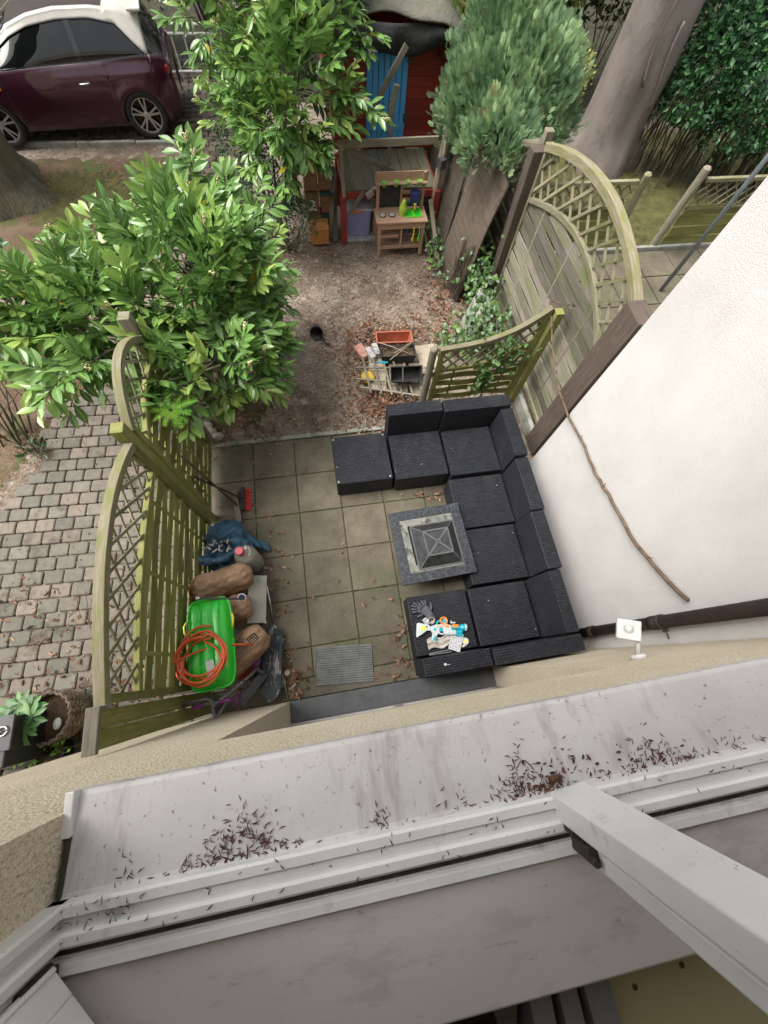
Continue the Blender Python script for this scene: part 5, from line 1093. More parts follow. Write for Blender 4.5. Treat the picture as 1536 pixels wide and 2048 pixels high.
# skateboard
t = thing('skateboard', 'worn black skateboard deck with scuffed pale scratches', 'skateboard', (-0.865, 0.155, 0.02), rz=R_(-5))
def deck_fn(top):
    def fn(u, v):
        s = u * 2 - 1; w_ = v * 2 - 1; L, W = 0.355, 0.098; q = (1 - abs(s) ** 7) ** 0.5 if abs(s) > 0.6 else 1; q = max(q, 0.02) if abs(s) < 1 else 0.02
        x = w_ * W * q * (1 if abs(s) < 0.6 else max(0.02, math.sqrt(max(0, 1 - ((abs(s) - .6) / .4) ** 3)))); y = s * L
        z = 0.105 + 0.010 * w_ * w_ + (0.16 * max(0, abs(s) - 0.68)) * 0.7
        return (x, y, z + (0.011 if top else 0))
    return fn
mb = MB(); mb.grid(deck_fn(True), 50, 14); obj('deck', mb, M['skate'], t, local=True, smooth=True, solid=0.010)
mb = MB()
for k in range(12):
    a = R_(-75 + 150 * (k % 6) / 5); sg = -1 if k < 6 else 1; l = 0.05 + 0.015 * (k % 3); pp = [(sg * 0.012, -0.02, 0.1255), (sg * (0.012 + l * .5 * math.cos(a)), -0.02 + l * 1.0 * math.sin(a), 0.1265), (sg * (0.012 + l * 1.05 * math.cos(a)), -0.02 + l * 1.3 * math.sin(a), 0.127)]
    if k % 2: mb.tube(pp, [0.003, 0.0022, 0.001], 5, cap=False)
for k in range(26): x, y = rng.uniform(-.055, .055), rng.uniform(-.14, .14); mb.beam((x, y, 0.127), (x + rng.normal() * .012, y + rng.normal() * .03, 0.1272), 0.003, 0.0015)
for x, y in ((-.02, -.12), (.015, -.115), (-.045, -.20), (.03, -.18)): mb.lathe([(0.005, .122), (0.005, .130), (0, .1305)], c=(x, y, 0), n=8)
obj('scratches', mb, M['stone'], t, local=True)
for y in (-0.2, 0.2):
    mb = MB(); mb.box((0, y, 0.075), (0.13, 0.03, 0.02)); tr_ = obj('truck', mb, M['silver'], t, local=True)
    for x in (-0.075, 0.075): mb = MB(); mb.tube([(x - .015, y, 0.03), (x + .015, y, 0.03)], 0.026, 12); mb.V = [v + np.array((0, 0, 0.015)) for v in mb.V]; obj('wheel', mb, M['dirty_cloth'], tr_, local=True)
# scooter
t = thing('kick_scooter', 'grey folding scooter with purple grips leaning in the corner by the house', 'scooter', (-1.2, -0.05, 0))
mb = MB(); mb.tube([(-1.27, -0.135, 0.62), (-1.02, 0.07, 0.34), (-0.97, 0.125, 0.27)], [0.014, 0.016, 0.017], 10); mb.tube([(-1.07, 0.03, 0.39), (-1.11, 0.0, 0.43)], 0.022, 10); obj('steering_tube', mb, M['grey_metal'], t, smooth=True)
mb = MB(); mb.tube([(-0.975, 0.11, 0.28), (-0.93, 0.06, 0.22)], 0.016, 8); mb.beam((-0.93, 0.07, 0.20), (-1.15, -0.16, 0.24), 0.085, 0.02, up=(0.3, -0.3, 1)); obj('footboard', mb, M['dark_grey'], t, bevel=0.004)
for c, nn in (((-0.985, 0.165, 0.25), (0.75, -0.4, 0.3)), ((-1.13, -0.12, 0.42), (0.75, -0.5, 0.1))):
    Z = Vector(nn).to_track_quat('Z', 'Y').to_matrix().to_4x4(); mb = MB(); mb.lathe([(0.026, -0.012), (0.050, -0.012), (0.055, -0.006), (0.055, 0.006), (0.050, 0.012), (0.026, 0.012)], M=Matrix.Translation(c) @ Z, n=24); w_ = obj('wheel', mb, M['purple'], t, smooth=False)
    mb = MB(); mb.lathe([(0.008, -0.014), (0.026, -0.011), (0.026, 0.011), (0.008, 0.014)], M=Matrix.Translation(c) @ Z, n=16); obj('hub', mb, M['grey_metal'], w_)
mb = MB(); mb.tube([(-1.42, -0.10, 0.62), (-1.14, -0.11, 0.60)], 0.012, 8); obj('handlebar', mb, M['grey_metal'], t, smooth=True)
for a, b in (((-1.43, -0.115, 0.62), (-1.335, -0.105, 0.615)), ((-1.225, -0.11, 0.60), (-1.13, -0.10, 0.595))): mb = MB(); mb.tube([a, tuple((np.array(a) + np.array(b)) / 2), b], [0.018, 0.019, 0.020], 10); obj('grip', mb, M['purple'], t, smooth=True)
mb = MB(); mb.tube([(-1.50, -0.16, 0.30), (-1.50, -0.12, 0.60), (-1.46, -0.075, 0.70), (-1.28, -0.06, 0.72), (-1.235, -0.08, 0.73), (-1.205, -0.19, 0.76), (-1.185, -0.205, 0.76), (-1.165, -0.18, 0.74), (-1.13, -0.11, 0.68)], 0.011, 8); one('bent_tube', 'bent black tube frame resting over the scooter against the wall', 'tube frame', mb, M['dark_grey'], (-1.3, -0.1, 0.3), smooth=True)
# red plastic thing under sack, small bits
mb = MB(); mb.lathe([(0.028, 0), (0.029, 0.02), (0.027, 0.055), (0.022, 0.058), (0.022, 0.05), (0, 0.05)], c=(-0.745, 0.035, 0.008), n=20); one('small_candle', 'small round beige candle on the slabs beside the skateboard', 'candle', mb, M['stone'], (-0.745, 0.035, 0.008), smooth=True)
t = thing('paint_brush', 'short pale wooden handle with a dark end near the skateboard', 'brush', (-0.68, -0.09, 0.01))
mb = MB(); mb.tube([(-0.735, -0.125, 0.02), (-0.70, -0.10, 0.022), (-0.665, -0.08, 0.022)], [0.006, 0.011, 0.010], 8); obj('handle', mb, M['old_board'], t, smooth=True)
mb = MB(); mb.tube([(-0.665, -0.08, 0.022), (-0.645, -0.068, 0.022)], 0.009, 8); obj('tip', mb, M['black_plastic'], t)
mb = MB(); mb.box((-1.10, 0.12, 0.12), (0.2, 0.12, 0.16), rz=0.6); one('red_crate', 'red plastic box half hidden under the printed paper sack', 'box', mb, mat('red_plastic', (0.28, 0.015, 0.012), rough=0.4, bump=0), (-1.10, 0.12, 0.04), bevel=0.01)
# brooms
t = thing('broom', 'broom with red bristles and a dark handle leaning on the green fence', 'broom', (-1.10, 2.0, 0))
mb = MB()
for i in range(9):
    y = 1.865 + i * 0.032
    for k in range(3): mb.tube([(-1.11 + k * .012, y, 0.055), (-1.075 + k * 0.02, y + rng.normal() * .004, 0.012)], [0.008, 0.012], 6)
obj('bristles', mb, M['red_brush'], t)
mb = MB(); mb.beam((-1.125, 1.85, 0.068), (-1.115, 2.14, 0.068), 0.05, 0.028); obj('head', mb, M['black_matte'], t, bevel=0.004)
mb = MB(); mb.tube([(-1.12, 1.99, 0.085), (-1.43, 2.03, 0.62), (-1.435, 2.03, 0.64)], 0.012, 8); obj('handle', mb, M['dark_wood'], t, smooth=True)
t = thing('broom', 'broom with a bare grey wooden head lying beside the red broom', 'broom', (-1.18, 1.9, 0))
mb = MB(); mb.beam((-1.205, 2.11, 0.06), (-1.165, 1.70, 0.06), 0.062, 0.04); obj('head', mb, M['grey_wood'], t, bevel=0.005)
mb = MB(); mb.beam((-1.205, 2.10, 0.022), (-1.165, 1.69, 0.022), 0.05, 0.035); obj('bristles', mb, M['black_matte'], t)
mb = MB(); mb.lathe([(0.022, 0), (0.02, 0.02), (0.012, 0.03), (0, 0.03)], c=(-1.188, 1.92, 0.082), n=14); obj('socket', mb, M['dark_grey'], t)
mb = MB(); mb.tube([(-1.188, 1.92, 0.10), (-1.45, 2.12, 0.90), (-1.62, 2.24, 1.35)][:2] + [(-1.452, 2.12, 0.91)], 0.012, 8); obj('handle', mb, M['twig'], t, smooth=True)

# ================================================================== MIDDLE OF THE GARDEN
t = thing('watering_scoop', 'black plastic cup with a curled handle lying on bare soil', 'cup', (-0.03, 4.45, 0))
Mc = Matrix.Translation((-0.03, 4.40, 0.095)) @ Matrix.Rotation(R_(-112), 4, 'X')
mb = MB(); mb.lathe([(0.0, 0.16), (0.060, 0.16), (0.085, 0.0), (0.092, -0.01), (0.092, -0.018), (0.078, -0.015), (0.055, 0.14), (0, 0.142)], M=Mc, n=28); obj('cup', mb, M['black_plastic'], t, smooth=True)
mb = MB(); mb.tube([(0.03, 4.39, 0.04), (0.065, 4.34, 0.03), (0.075, 4.28, 0.025), (0.10, 4.24, 0.03), (0.135, 4.245, 0.035)], [0.018, 0.016, 0.014, 0.016, 0.016], 8); obj('handle', mb, M['black_plastic'], t, smooth=True)
# rubbish corner: boards, trellis, planters, bricks
bg_ = 'old grey boards of the rubbish heap'
for i, (lb, a, b, w) in enumerate((('wide pale board under the trellis, closest to the leaf-strewn soil', (0.70, 3.36, 0.03), (0.76, 3.98, 0.04), 0.22), ('pale split board in the middle of the rubbish heap', (0.97, 3.30, 0.035), (1.03, 3.85, 0.045), 0.24),
        ('dark stained board by the round mossy post', (1.21, 3.24, 0.03), (1.26, 3.75, 0.05), 0.16), ('short wide board sticking up behind the low post', (1.47, 3.55, 0.06), (1.45, 4.02, 0.09), 0.28))):
    mb = MB(); mb.beam(a, b, w, 0.022); one('board', lb, 'board', mb, M['old_board'], a, group=bg_, bevel=0.003)
t = thing('broken_trellis', 'broken grey wooden trellis lying over the old boards', 'trellis', (0.85, 3.55, 0.08))
mb = MB()
for (a, b) in (((0.42, 3.72, 0.10), (1.50, 3.55, 0.16)), ((0.42, 3.54, 0.09), (1.30, 3.30, 0.14)), ((0.45, 3.40, 0.09), (1.28, 3.12, 0.13))): mb.beam(a, b, 0.024, 0.014)
obj('long_bars', mb, M['grey_wood'], t)
mb = MB()
for i in range(6): x = 0.55 + i * 0.135; mb.beam((x, 3.88 - 0.05 * i, 0.12 + .006 * i), (x + 0.03, 3.28 - 0.035 * i, 0.10 + .006 * i), 0.024, 0.014)
obj('cross_bars', mb, M['grey_wood'], t)
t = thing('planter_box', 'long terracotta coloured window box lying empty among dead leaves', 'planter', (1.03, 4.13, 0), rz=R_(-3))
def open_box(l, w, h, th=0.012, fl=0.03):
    mb = MB(); 
    for sy in (-1, 1): mb.add([(-l / 2 + fl, sy * (w / 2 - fl), 0), (l / 2 - fl, sy * (w / 2 - fl), 0), (l / 2, sy * w / 2, h), (-l / 2, sy * w / 2, h), (-l / 2 + fl, sy * (w / 2 - fl - th), 0), (l / 2 - fl, sy * (w / 2 - fl - th), 0), (l / 2 - th, sy * (w / 2 - th), h), (-l / 2 + th, sy * (w / 2 - th), h)], [(0, 1, 2, 3), (7, 6, 5, 4), (3, 2, 6, 7), (0, 4, 5, 1)])
    for sx in (-1, 1): mb.add([(sx * (l / 2 - fl), -w / 2 + fl, 0), (sx * (l / 2 - fl), w / 2 - fl, 0), (sx * l / 2, w / 2, h), (sx * l / 2, -w / 2, h), (sx * (l / 2 - fl - th), -w / 2 + fl, 0), (sx * (l / 2 - fl - th), w / 2 - fl, 0), (sx * (l / 2 - th), w / 2 - th, h), (sx * (l / 2 - th), -w / 2 + th, h)], [(0, 1, 2, 3), (7, 6, 5, 4), (3, 2, 6, 7), (0, 4, 5, 1)])
    mb.box((0, 0, 0.015), (l - 2 * fl, w - 2 * fl, 0.012)); return mb
obj('box', open_box(0.50, 0.20, 0.17), M['terracotta'], t, local=True)
mb = MB(); ring2 = [((-0.25, 0.095, 0.17), (0.25, 0.095, 0.17)), ((-0.25, -0.095, 0.17), (0.25, -0.095, 0.17)), ((-0.245, -0.09, 0.17), (-0.245, 0.09, 0.17)), ((0.245, -0.09, 0.17), (0.245, 0.09, 0.17))]
[mb.beam(a, b, 0.02, 0.012) for a, b in ring2]; obj('rim', mb, M['terracotta'], t, local=True)
t = thing('planter_box', 'black window box with withered stems, behind the tipped black one', 'planter', (1.03, 3.83, 0.06), rz=R_(-4)); t['group'] = 'black window boxes on the heap'
obj('box', open_box(0.48, 0.20, 0.17), M['black_matte'], t, local=True)
mb = MB(); mb.box((0, 0, 0.12), (0.42, 0.14, 0.03)); obj('earth', mb, M['soil_dark'], t, local=True)
mb = MB(); [mb.tube([(x, y, 0.13), (x + rng.normal() * .06, y + rng.normal() * .06, 0.16 + rng.random() * .05), (x + rng.normal() * .13, y + rng.normal() * .09, 0.15)], 0.003, 4) for x, y in zip(rng.uniform(-.2, .2, 36), rng.uniform(-.06, .06, 36))]; obj('withered_stems', mb, M['twig'], t, local=True)
t = thing('planter_box', 'black window box tipped towards the house, a grey clip on its wall', 'planter', (1.06, 3.48, 0.18), rz=R_(-3), group='black window boxes on the heap'); t.rotation_euler = (R_(42), 0, R_(-3))
obj('box', open_box(0.42, 0.19, 0.17), M['black_matte'], t, local=True)
mb = MB(); mb.tube([(-0.05, -0.10, 0.18), (-0.05, 0.08, 0.19)], 0.010, 6); obj('clip', mb, M['dark_grey'], t, local=True)
mb = MB(); mb.box((0.56, 4.02, 0.05), (0.13, 0.24, 0.09), rz=R_(25)); one('brick', 'reddish brick lying flat at the corner of the leaf heap', 'brick', mb, M['brick'], (0.56, 4.02, 0), bevel=0.01)
bg2 = 'grey clinker blocks beside the brick'
for lb, x, y, a in (('grey block standing against the reddish brick', 0.67, 3.93, 20), ('grey block nearest the terracotta window box', 0.755, 3.99, 8)):
    mb = MB(); mb.box((x, y, 0.09), (0.075, 0.20, 0.10), rz=R_(a)); one('stone_block', lb, 'block', mb, M['greystone'], (x, y, 0.03), group=bg2, bevel=0.008)
mb = MB(); mb.lathe([(0.0, 0), (0.09, 0.0), (0.10, 0.05), (0.06, 0.07), (0.0, 0.06)], c=(0.585, 3.58, 0.02), n=18); one('toy_bowl', 'dirty yellow toy bowl under the broken trellis', 'toy', mb, mat('dirty_yellow', (0.30, 0.20, 0.04), (0.62, 0.42, 0.06), scale=12, rough=0.8), (0.585, 3.58, 0.02), smooth=True)
t = thing('garden_stick', 'thin yellow cane with a turquoise handle across the heap', 'cane', (0.75, 3.68, 0.2))
mb = MB(); mb.tube([(0.36, 3.74, 0.19), (0.72, 3.69, 0.20)], 0.006, 6); obj('cane', mb, M['fence_top'], t)
mb = MB(); mb.tube([(0.72, 3.69, 0.20), (0.86, 3.67, 0.20)], 0.012, 8); obj('handle', mb, M['teal'], t)
for lb, a, b in (('long dry cane crossing over the black window boxes', (0.78, 3.98, 0.25), (1.18, 3.70, 0.28)), ('straight dry cane from the tipped box up to the fence', (0.88, 3.62, 0.30), (1.36, 4.02, 0.24)), ('second dry cane lying beside the straight one', (0.96, 3.74, 0.28), (1.42, 4.07, 0.22)),
               ('bleached stick on the leaves behind the terracotta window box', (0.55, 4.42, 0.03), (1.15, 4.62, 0.03))):
    mb = MB(); mb.tube([a, tuple((np.array(a) + np.array(b)) / 2 + np.array((0, 0, .01))), b], [0.006, 0.005, 0.004], 6); one('dry_cane', lb, 'cane', mb, M['old_board'], a, group='dry canes on the heap', smooth=True)
mb = MB(); mb.tube([(1.0, 3.10, 0.07), (1.0, 3.25, 0.08), (0.985, 3.32, 0.085), (0.95, 3.33, 0.085), (0.935, 3.29, 0.085)], 0.007, 8); one('iron_hook', 'rusty iron hook lying on the pale boards', 'hook', mb, M['dark_grey'], (1.0, 3.10, 0.05), smooth=True)
# stones at the end of the left fence
sg = 'round stones at the end of the patio'
for i, (lb, x, y, r_) in enumerate((('largest pale round stone by the fence end', -1.50, 2.98, 0.065), ('flat pale stone next to the patio edge', -1.40, 2.90, 0.055), ('small pinkish stone behind the two pale ones', -1.53, 3.08, 0.05))):
    mb = MB(); mb.grid(lambda u, v: (x + r_ * 1.3 * math.sin(PI * v) * math.cos(2 * PI * u) * (1 + .1 * math.sin(5 * u + i)), y + r_ * math.sin(PI * v) * math.sin(2 * PI * u), 0.03 - r_ * 0.7 * math.cos(PI * v)), 16, 10, cu=True); one('stone', lb, 'stone', mb, M['stone'], (x, y, 0), group=sg, smooth=True)
# plant pots
def pot(label, c, r, h, m='black_plastic', name='plant_pot', grp='pots with plants'):
    t = thing(name, label, 'plant pot', c, group=grp); mb = MB(); mb.lathe([(r * .72, 0), (r * .97, h * .9), (r * 1.05, h * .9), (r * 1.05, h), (r * .93, h), (r * .90, h * .85), (0, h * .84)], n=28); obj('pot', mb, M[m], t, local=True, smooth=False)
    mb = MB(); mb.lathe([(r * .90, h * .86), (0, h * .88)], n=28); obj('earth', mb, M['soil_dark'], t, local=True); return t
tp = pot('black round pot with a saucer under the right edge of the laurel', (-0.62, 4.25, 0.0), 0.19, 0.30)
mb = MB(); mb.lathe([(0.15, 0.305), (0.155, 0.37), (0.13, 0.37), (0.125, 0.30)], n=24); obj('inner_pot', mb, M['terracotta'], tp, local=True)
mb = MB()
for i in range(5): mb.tube([(-0.43, 4.30 - i * .02, 0.02 + i * .015), (-0.30 - i * .01, 4.22 - i * .03, 0.03 + i * .01)], 0.004, 5)
one('wire_grate', 'small rusty wire grate leaning on the black round pot', 'grate', mb, M['dark_wood'], (-0.36, 4.25, 0))
tf = pot('black hanging pot with a bright green fern on the fence', (-1.30, 2.21, 1.36), 0.095, 0.13)
P = []; D = []; S = []
for k in range(9):
    a = k / 9 * 2 * PI + 0.3; L_ = 0.17 + 0.07 * rng.random(); mbp = []
    for j in range(1):
        P.append((0.0, 0.0, 0.12)); D.append((math.cos(a), math.sin(a), 0.45)); S.append(L_)
mb = MB(); D = np.array(D); mb.inst(T_FERN, np.array(P), axes(D, np.tile([[0, 0, 1.]], (9, 1))), np.array(S)); 
for k in range(9):
    a = k / 9 * 2 * PI + 0.7; mb.inst(T_FERN, np.array([(0, 0, .12)]), axes(np.array([(math.cos(a), math.sin(a), 0.15)]), np.array([[0, 0, 1.]])), np.array([0.11 + .06 * rng.random()]))
obj('fern', mb, L_FERN, tf, local=True)
t = thing('hook_pot', 'empty black pot holder with a curled rim hooked on the trellis', 'pot holder', (-1.42, 2.34, 1.48)); mb = MB(); mb.lathe([(0.03, -0.1), (0.05, 0.0), (0.062, 0.012), (0.062, 0.02), (0.04, 0.018), (0.03, -0.09)], n=20); obj('cup', mb, M['black_plastic'], t, local=True, smooth=True)
# basket planter by the wall on the left
t = thing('wicker_planter', 'round wicker basket planter with a leafy plant by the cream wall', 'planter', (-2.75, 0.0, 0.0))
mb = MB(); bz = np.linspace(0.0, 0.37, 17)
for i, z in enumerate(bz):
    r0 = float(np.interp(z, [0, .10, .22, .34, .37], [.14, .185, .205, .197, .205])); mb.tube([((r0 + (0.008 if i % 2 else -.008) * math.cos(k * PI)) * math.cos(k / 44 * 2 * PI), (r0 + (0.008 if i % 2 else -.008) * math.cos(k * PI)) * math.sin(k / 44 * 2 * PI), z + .003 * math.sin(k)) for k in range(45)], 0.0125 if i < 16 else .016, 5, r=random.random())
mb.lathe([(0.13, 0.0), (0.178, 0.10), (0.192, 0.22), (0.185, 0.35)], n=30, cap=False)
for k in range(22): a = k / 22 * 2 * PI; mb.tube([(np.interp(z, [0, .10, .22, .34, .37], [.148, .193, .213, .205, .21]) * math.cos(a), np.interp(z, [0, .10, .22, .34, .37], [.148, .193, .213, .205, .21]) * math.sin(a), z) for z in (0, .1, .2, .3, .36)], 0.004, 4)
obj('basket', mb, mat('willow', (0.10, 0.07, 0.05), (0.30, 0.235, 0.18), scale=16, rough=0.8, bump=0.5, rv=0.35), t, local=True)
mb = MB(); mb.lathe([(0.18, 0.285), (0.09, 0.31), (0, 0.30)], n=24); obj('earth', mb, M['soil_dark'], t, local=True)
mb = MB(); mb.grid(lambda u, v: (0.08 + 0.035 * math.sin(PI * v) * math.cos(2 * PI * u), -0.06 + 0.05 * math.sin(PI * v) * math.sin(2 * PI * u), 0.33 - 0.02 * math.cos(PI * v)), 12, 8, cu=True); obj('white_stone', mb, M['print_white'], t, local=True, smooth=True)
mb = MB(); st = MB(); fl = MB()
for k in range(8):
    a = k / 8 * 2 * PI; c = np.array((-0.10 + 0.11 * math.cos(a), 0.02 + 0.12 * math.sin(a), 0.50 + 0.05 * rng.random())); st.tube([(-0.1, 0, 0.28), c], 0.005, 5)
    n = 8; DD = np.array([(math.cos(b), math.sin(b), 0.15) for b in np.linspace(0, 2 * PI, n + 1)[:-1] + rng.random()]); mb.inst(T_RHODO, np.tile(c, (n, 1)), axes(DD, np.tile([[0, 0, 1.]], (n, 1))), 0.13 * rng.uniform(.8, 1.1, n))
obj('leaves', mb, L_RHODO, t, local=True); obj('stems', st, M['stem'], t, local=True)
for i in range(9): a = rng.random() * 6; fl.box((-0.20 + .02 * math.cos(a), 0.02 + .025 * math.sin(a), 0.52 + .01 * rng.random()), (0.02, 0.02, 0.008), rz=a)
obj('flower', fl, M['yellow'], t, local=True)
tg = pot('dark pot with straggling stems between the wicker planter and the wall', (-2.80, -0.29, 0.0), 0.12, 0.20)
mb = MB(); lf = MB()
for i in range(34):
    a = rng.random() * 2 * PI; l = rng.uniform(.1, .28); p1 = (l * .5 * math.cos(a), l * .5 * math.sin(a), .24 + .1 * rng.random()); p2 = (l * math.cos(a), l * math.sin(a), .18 + .14 * rng.random()); mb.tube([(0, 0, .16), p1, p2], 0.002, 4, cap=False)
    if i < 14: lf.inst(T_SIMPLE, np.array([p2, p1]), axes(rng.normal(size=(2, 3)) + np.array([0, 0, .2]), np.tile([[0, 0, 1.]], (2, 1))), np.array([0.05, 0.06]))
obj('stems', mb, M['fence_top'], tg, local=True); obj('leaves', lf, L_FERN, tg, local=True)
t = thing('grey_bin', 'grey flat-topped metal bin with a round handle by the wicker planter', 'bin', (-3.06, -0.12, 0))
mb = MB(); mb.box((-3.10, -0.12, 0.35), (0.64, 0.36, 0.68)); obj('body', mb, M['black_plastic'], t, bevel=0.01)
mb = MB(); mb.box((-3.06, -0.055, 0.70), (0.64, 0.25, 0.02)); obj('lid', mb, M['dark_grey'], t, bevel=0.004)
mb = MB(); mb.tube([(-2.80 + 0.032 * math.cos(a), -0.04 + 0.032 * math.sin(a), 0.722) for a in np.linspace(0, 2 * PI, 20)], 0.006, 6); mb.tube([(-2.95, -0.045, 0.72), (-2.80, -0.04, 0.725)], 0.006, 6); obj('handle', mb, M['silver'], t, smooth=True)
# dead branch leaning on the white wall
mb = MB(); bp = [(2.45, 3.22, 1.40), (2.39, 2.80, 1.29), (2.32, 2.3, 1.20), (2.31, 1.9, 1.20), (2.31, 1.55, 1.25), (2.31, 1.25, 1.25), (2.31, 0.95, 1.32), (2.31, 0.54, 1.39), (2.31, 0.30, 1.50), (2.30, 0.05, 1.66)]
bp2 = []
for i in range(len(bp) - 1):
    for k in range(4): f = k / 4; bp2.append(tuple(np.array(bp[i]) * (1 - f) + np.array(bp[i + 1]) * f + rng.normal(size=3) * 0.006 * np.array((0.2, 1, 1))))
bp2.append(bp[-1]); mb.tube(bp2, np.linspace(0.008, 0.015, len(bp2)), 8)
for i in (3, 7, 12, 15, 22, 30): p = np.array(bp2[i]); mb.tube([p, p + np.array((-0.01, rng.normal() * .03, 0.05 + .02 * rng.random()))], [0.006, 0.003], 5)
mb.tube([bp2[0], (2.60, 3.0, 1.50), (2.55, 3.08, 1.53)], [0.008, 0.006, 0.003], 6)
one('dead_branch', 'long crooked dead branch resting along the white stucco wall', 'branch', mb, M['twig'], (2.3, 1.2, 1.38), smooth=True)
# ================================================================== PLAYHOUSE ON A DECK
ph = thing('playhouse', 'red plank playhouse with a blue door and a sagging felt roof, on a raised deck', 'playhouse', (1.4, 8.2, 0))
ZD = 0.70; YF = 7.46
mb = MB()
z = ZD; 
while z < 1.95:
    for (a, b) in ((0.62, 1.097), (1.683, 2.22)): mb.box(((a + b) / 2, YF + 0.01 + random.uniform(-.002, .002), z + 0.06), (b - a, 0.022, 0.112))
    z += 0.115
for y in (0,):
    z = ZD
    while z < 1.95: mb.box((0.61, YF + 0.9, z + 0.06), (0.022, 1.76, 0.112)); mb.box((2.23, YF + 0.9, z + 0.06), (0.022, 1.76, 0.112)); z += 0.115
mb.box((1.39, YF + 0.04, 1.3), (0.72, 0.02, 1.28)); mb.box((1.42, YF + 1.78, 1.33), (1.6, 0.03, 1.25)); mb.box((1.385, YF + 0.012, 1.92), (0.64, 0.03, 0.12))
obj('wall', mb, M['red_paint'], ph, bevel=0.003)
mb = MB(); xs = np.linspace(1.10, 1.68, 8)
for i in range(7): mb.beam(((xs[i] + xs[i + 1]) / 2, YF - 0.015, ZD + 0.03), ((xs[i] + xs[i + 1]) / 2, YF - 0.015, 1.86), 0.074, 0.018, up=(0, 1, 0))
mb.box((1.39, YF - 0.031, ZD + 0.28), (0.585, 0.014, 0.09)); mb.box((1.39, YF - 0.031, 1.81), (0.585, 0.014, 0.11))
dr = obj('door', mb, M['blue_paint'], ph, bevel=0.003)
mb = MB(); [mb.box((1.70, YF - 0.03, z), (0.09, 0.02, 0.09)) for z in (1.70, 1.08)]; obj('hinge', mb, M['dark_wood'], dr, bevel=0.003)
# felt roof, rounded, sagging front edge
def roof_fn(u, v):
    s = u * 2 - 1; x = 1.40 + s * 1.06; y = YF - 0.22 + v * 2.5 + 0.05 * math.sin(u * 6); z = 2.10 + 0.30 * (1 - s * s) * min(1, v * 2 + .2) - 0.14 * (abs(s) ** 3)
    z += 0.02 * math.sin(u * 17 + v * 5) + 0.02 * math.sin(v * 11 + u * 4) 
    if v < 0.05: z -= 0.05
    return (x, y, z)
mb = MB(); mb.grid(roof_fn, 44, 30); rf = obj('roof', mb, M['felt_roof'], ph, smooth=True, solid=0.02)
def hem(u, v):
    s = u * 2 - 1; x = 1.40 + s * 1.07; sag = 0.18 + 0.10 * math.cos(s * 2.2) + 0.03 * math.sin(u * 13); y = YF - 0.22 - 0.05 * math.sin(v * PI) + 0.10 * v * 0.3 + 0.02 * math.sin(u * 21 + v * 3); z = 2.06 - 0.14 * abs(s) ** 3 - sag * v
    return (x, y, z)
mb = MB(); mb.grid(hem, 60, 10); obj('roof_felt_edge', mb, M['black_felt'], rf, smooth=True, solid=0.008)
def hem2(u, v): return (2.30 + 0.16 * u - 0.05 * v, YF - 0.2 - 0.03 * math.sin(u * 8) + .4 * u, 1.98 - 0.34 * v * (1 - .5 * u))
mb = MB(); mb.grid(hem2, 12, 10); obj('roof_felt_edge', mb, M['black_felt'], rf, smooth=True, solid=0.008)
dk = thing('deck', 'grey-green board deck on red posts with a broken railing', 'deck', (1.3, 6.95, 0))
mb = MB(); n = 9
for i in range(n): x = 0.66 + i * (1.38 / n); mb.beam((x + 0.07, 6.46, ZD - 0.012), (x + 0.07, YF - 0.005, ZD - 0.012), 0.145, 0.025, r=random.random())
obj('boards', mb, M['deck'], dk, bevel=0.003)
mb = MB(); mb.box((1.33, 6.45, ZD - 0.07), (1.38, 0.03, 0.09)); mb.box((0.64, 6.95, ZD - 0.07), (0.03, 1.0, 0.09)); mb.box((2.05, 6.95, ZD - 0.07), (0.03, 1.0, 0.09)); obj('beam', mb, M['red_paint'], dk, bevel=0.003)
for x, y in ((0.61, 6.40), (2.05, 6.42), (0.64, 7.38), (2.05, 7.4)): mb = MB(); mb.box((x, y, 0.33), (0.085, 0.085, 0.70)); obj('post', mb, M['red_paint'], dk, bevel=0.004)
rl = MB(); rl.beam((0.57, 6.39, 1.27), (1.95, 6.44, 1.27), 0.035, 0.085); obj('top_rail', rl, M['grey_wood'], dk, bevel=0.004)
mb = MB(); mb.beam((0.62, 6.34, 0.68), (0.60, 6.36, 1.30), 0.05, 0.055, up=(0, 1, 0)); obj('rail_post', mb, M['grey_wood'], dk, bevel=0.004)
mb = MB(); mb.beam((0.66, 6.41, 1.235), (1.70, 6.45, 0.76), 0.025, 0.06); obj('brace', mb, M['grey_wood'], dk, bevel=0.003)
mb = MB(); mb.beam((1.30, 6.50, 0.68), (1.295, 6.52, 1.66), 0.05, 0.05, up=(0, 1, 0)); mb.beam((1.28, 6.50, 1.50), (1.335, 6.48, 1.80), 0.07, 0.03, up=(0, 1, 0)); obj('middle_post', mb, M['grey_wood'], dk, bevel=0.004)
mb = MB(); mb.beam((0.70, 6.36, 0.45), (0.92, 6.40, 0.70), 0.05, 0.03); obj('knee_brace', mb, M['grey_wood'], dk, bevel=0.003)
mb = MB(); mb.tube([(2.10, 6.50, 0.0), (2.02, 6.46, 0.6), (2.06, 6.48, 1.1), (2.10, 6.58, 1.45), (2.07, 6.66, 1.75)], [0.06, 0.05, 0.055, 0.04, 0.02], 7); obj('driftwood_post', mb, M['old_board'], dk)
mb = MB(); mb.box((2.04, 6.40, 1.02), (0.10, 0.10, 0.12), rz=.4); obj('post_box', mb, M['dark_grey'], dk, bevel=0.004)
mb = MB(); mb.beam((1.08, 7.02, 1.28), (1.56, 7.10, 1.92), 0.07, 0.03, up=(0, 1, 0)); one('loose_board', 'bare grey plank leaning across the blue door', 'plank', mb, M['grey_wood'], (1.08, 7.02, 1.28), bevel=0.003)
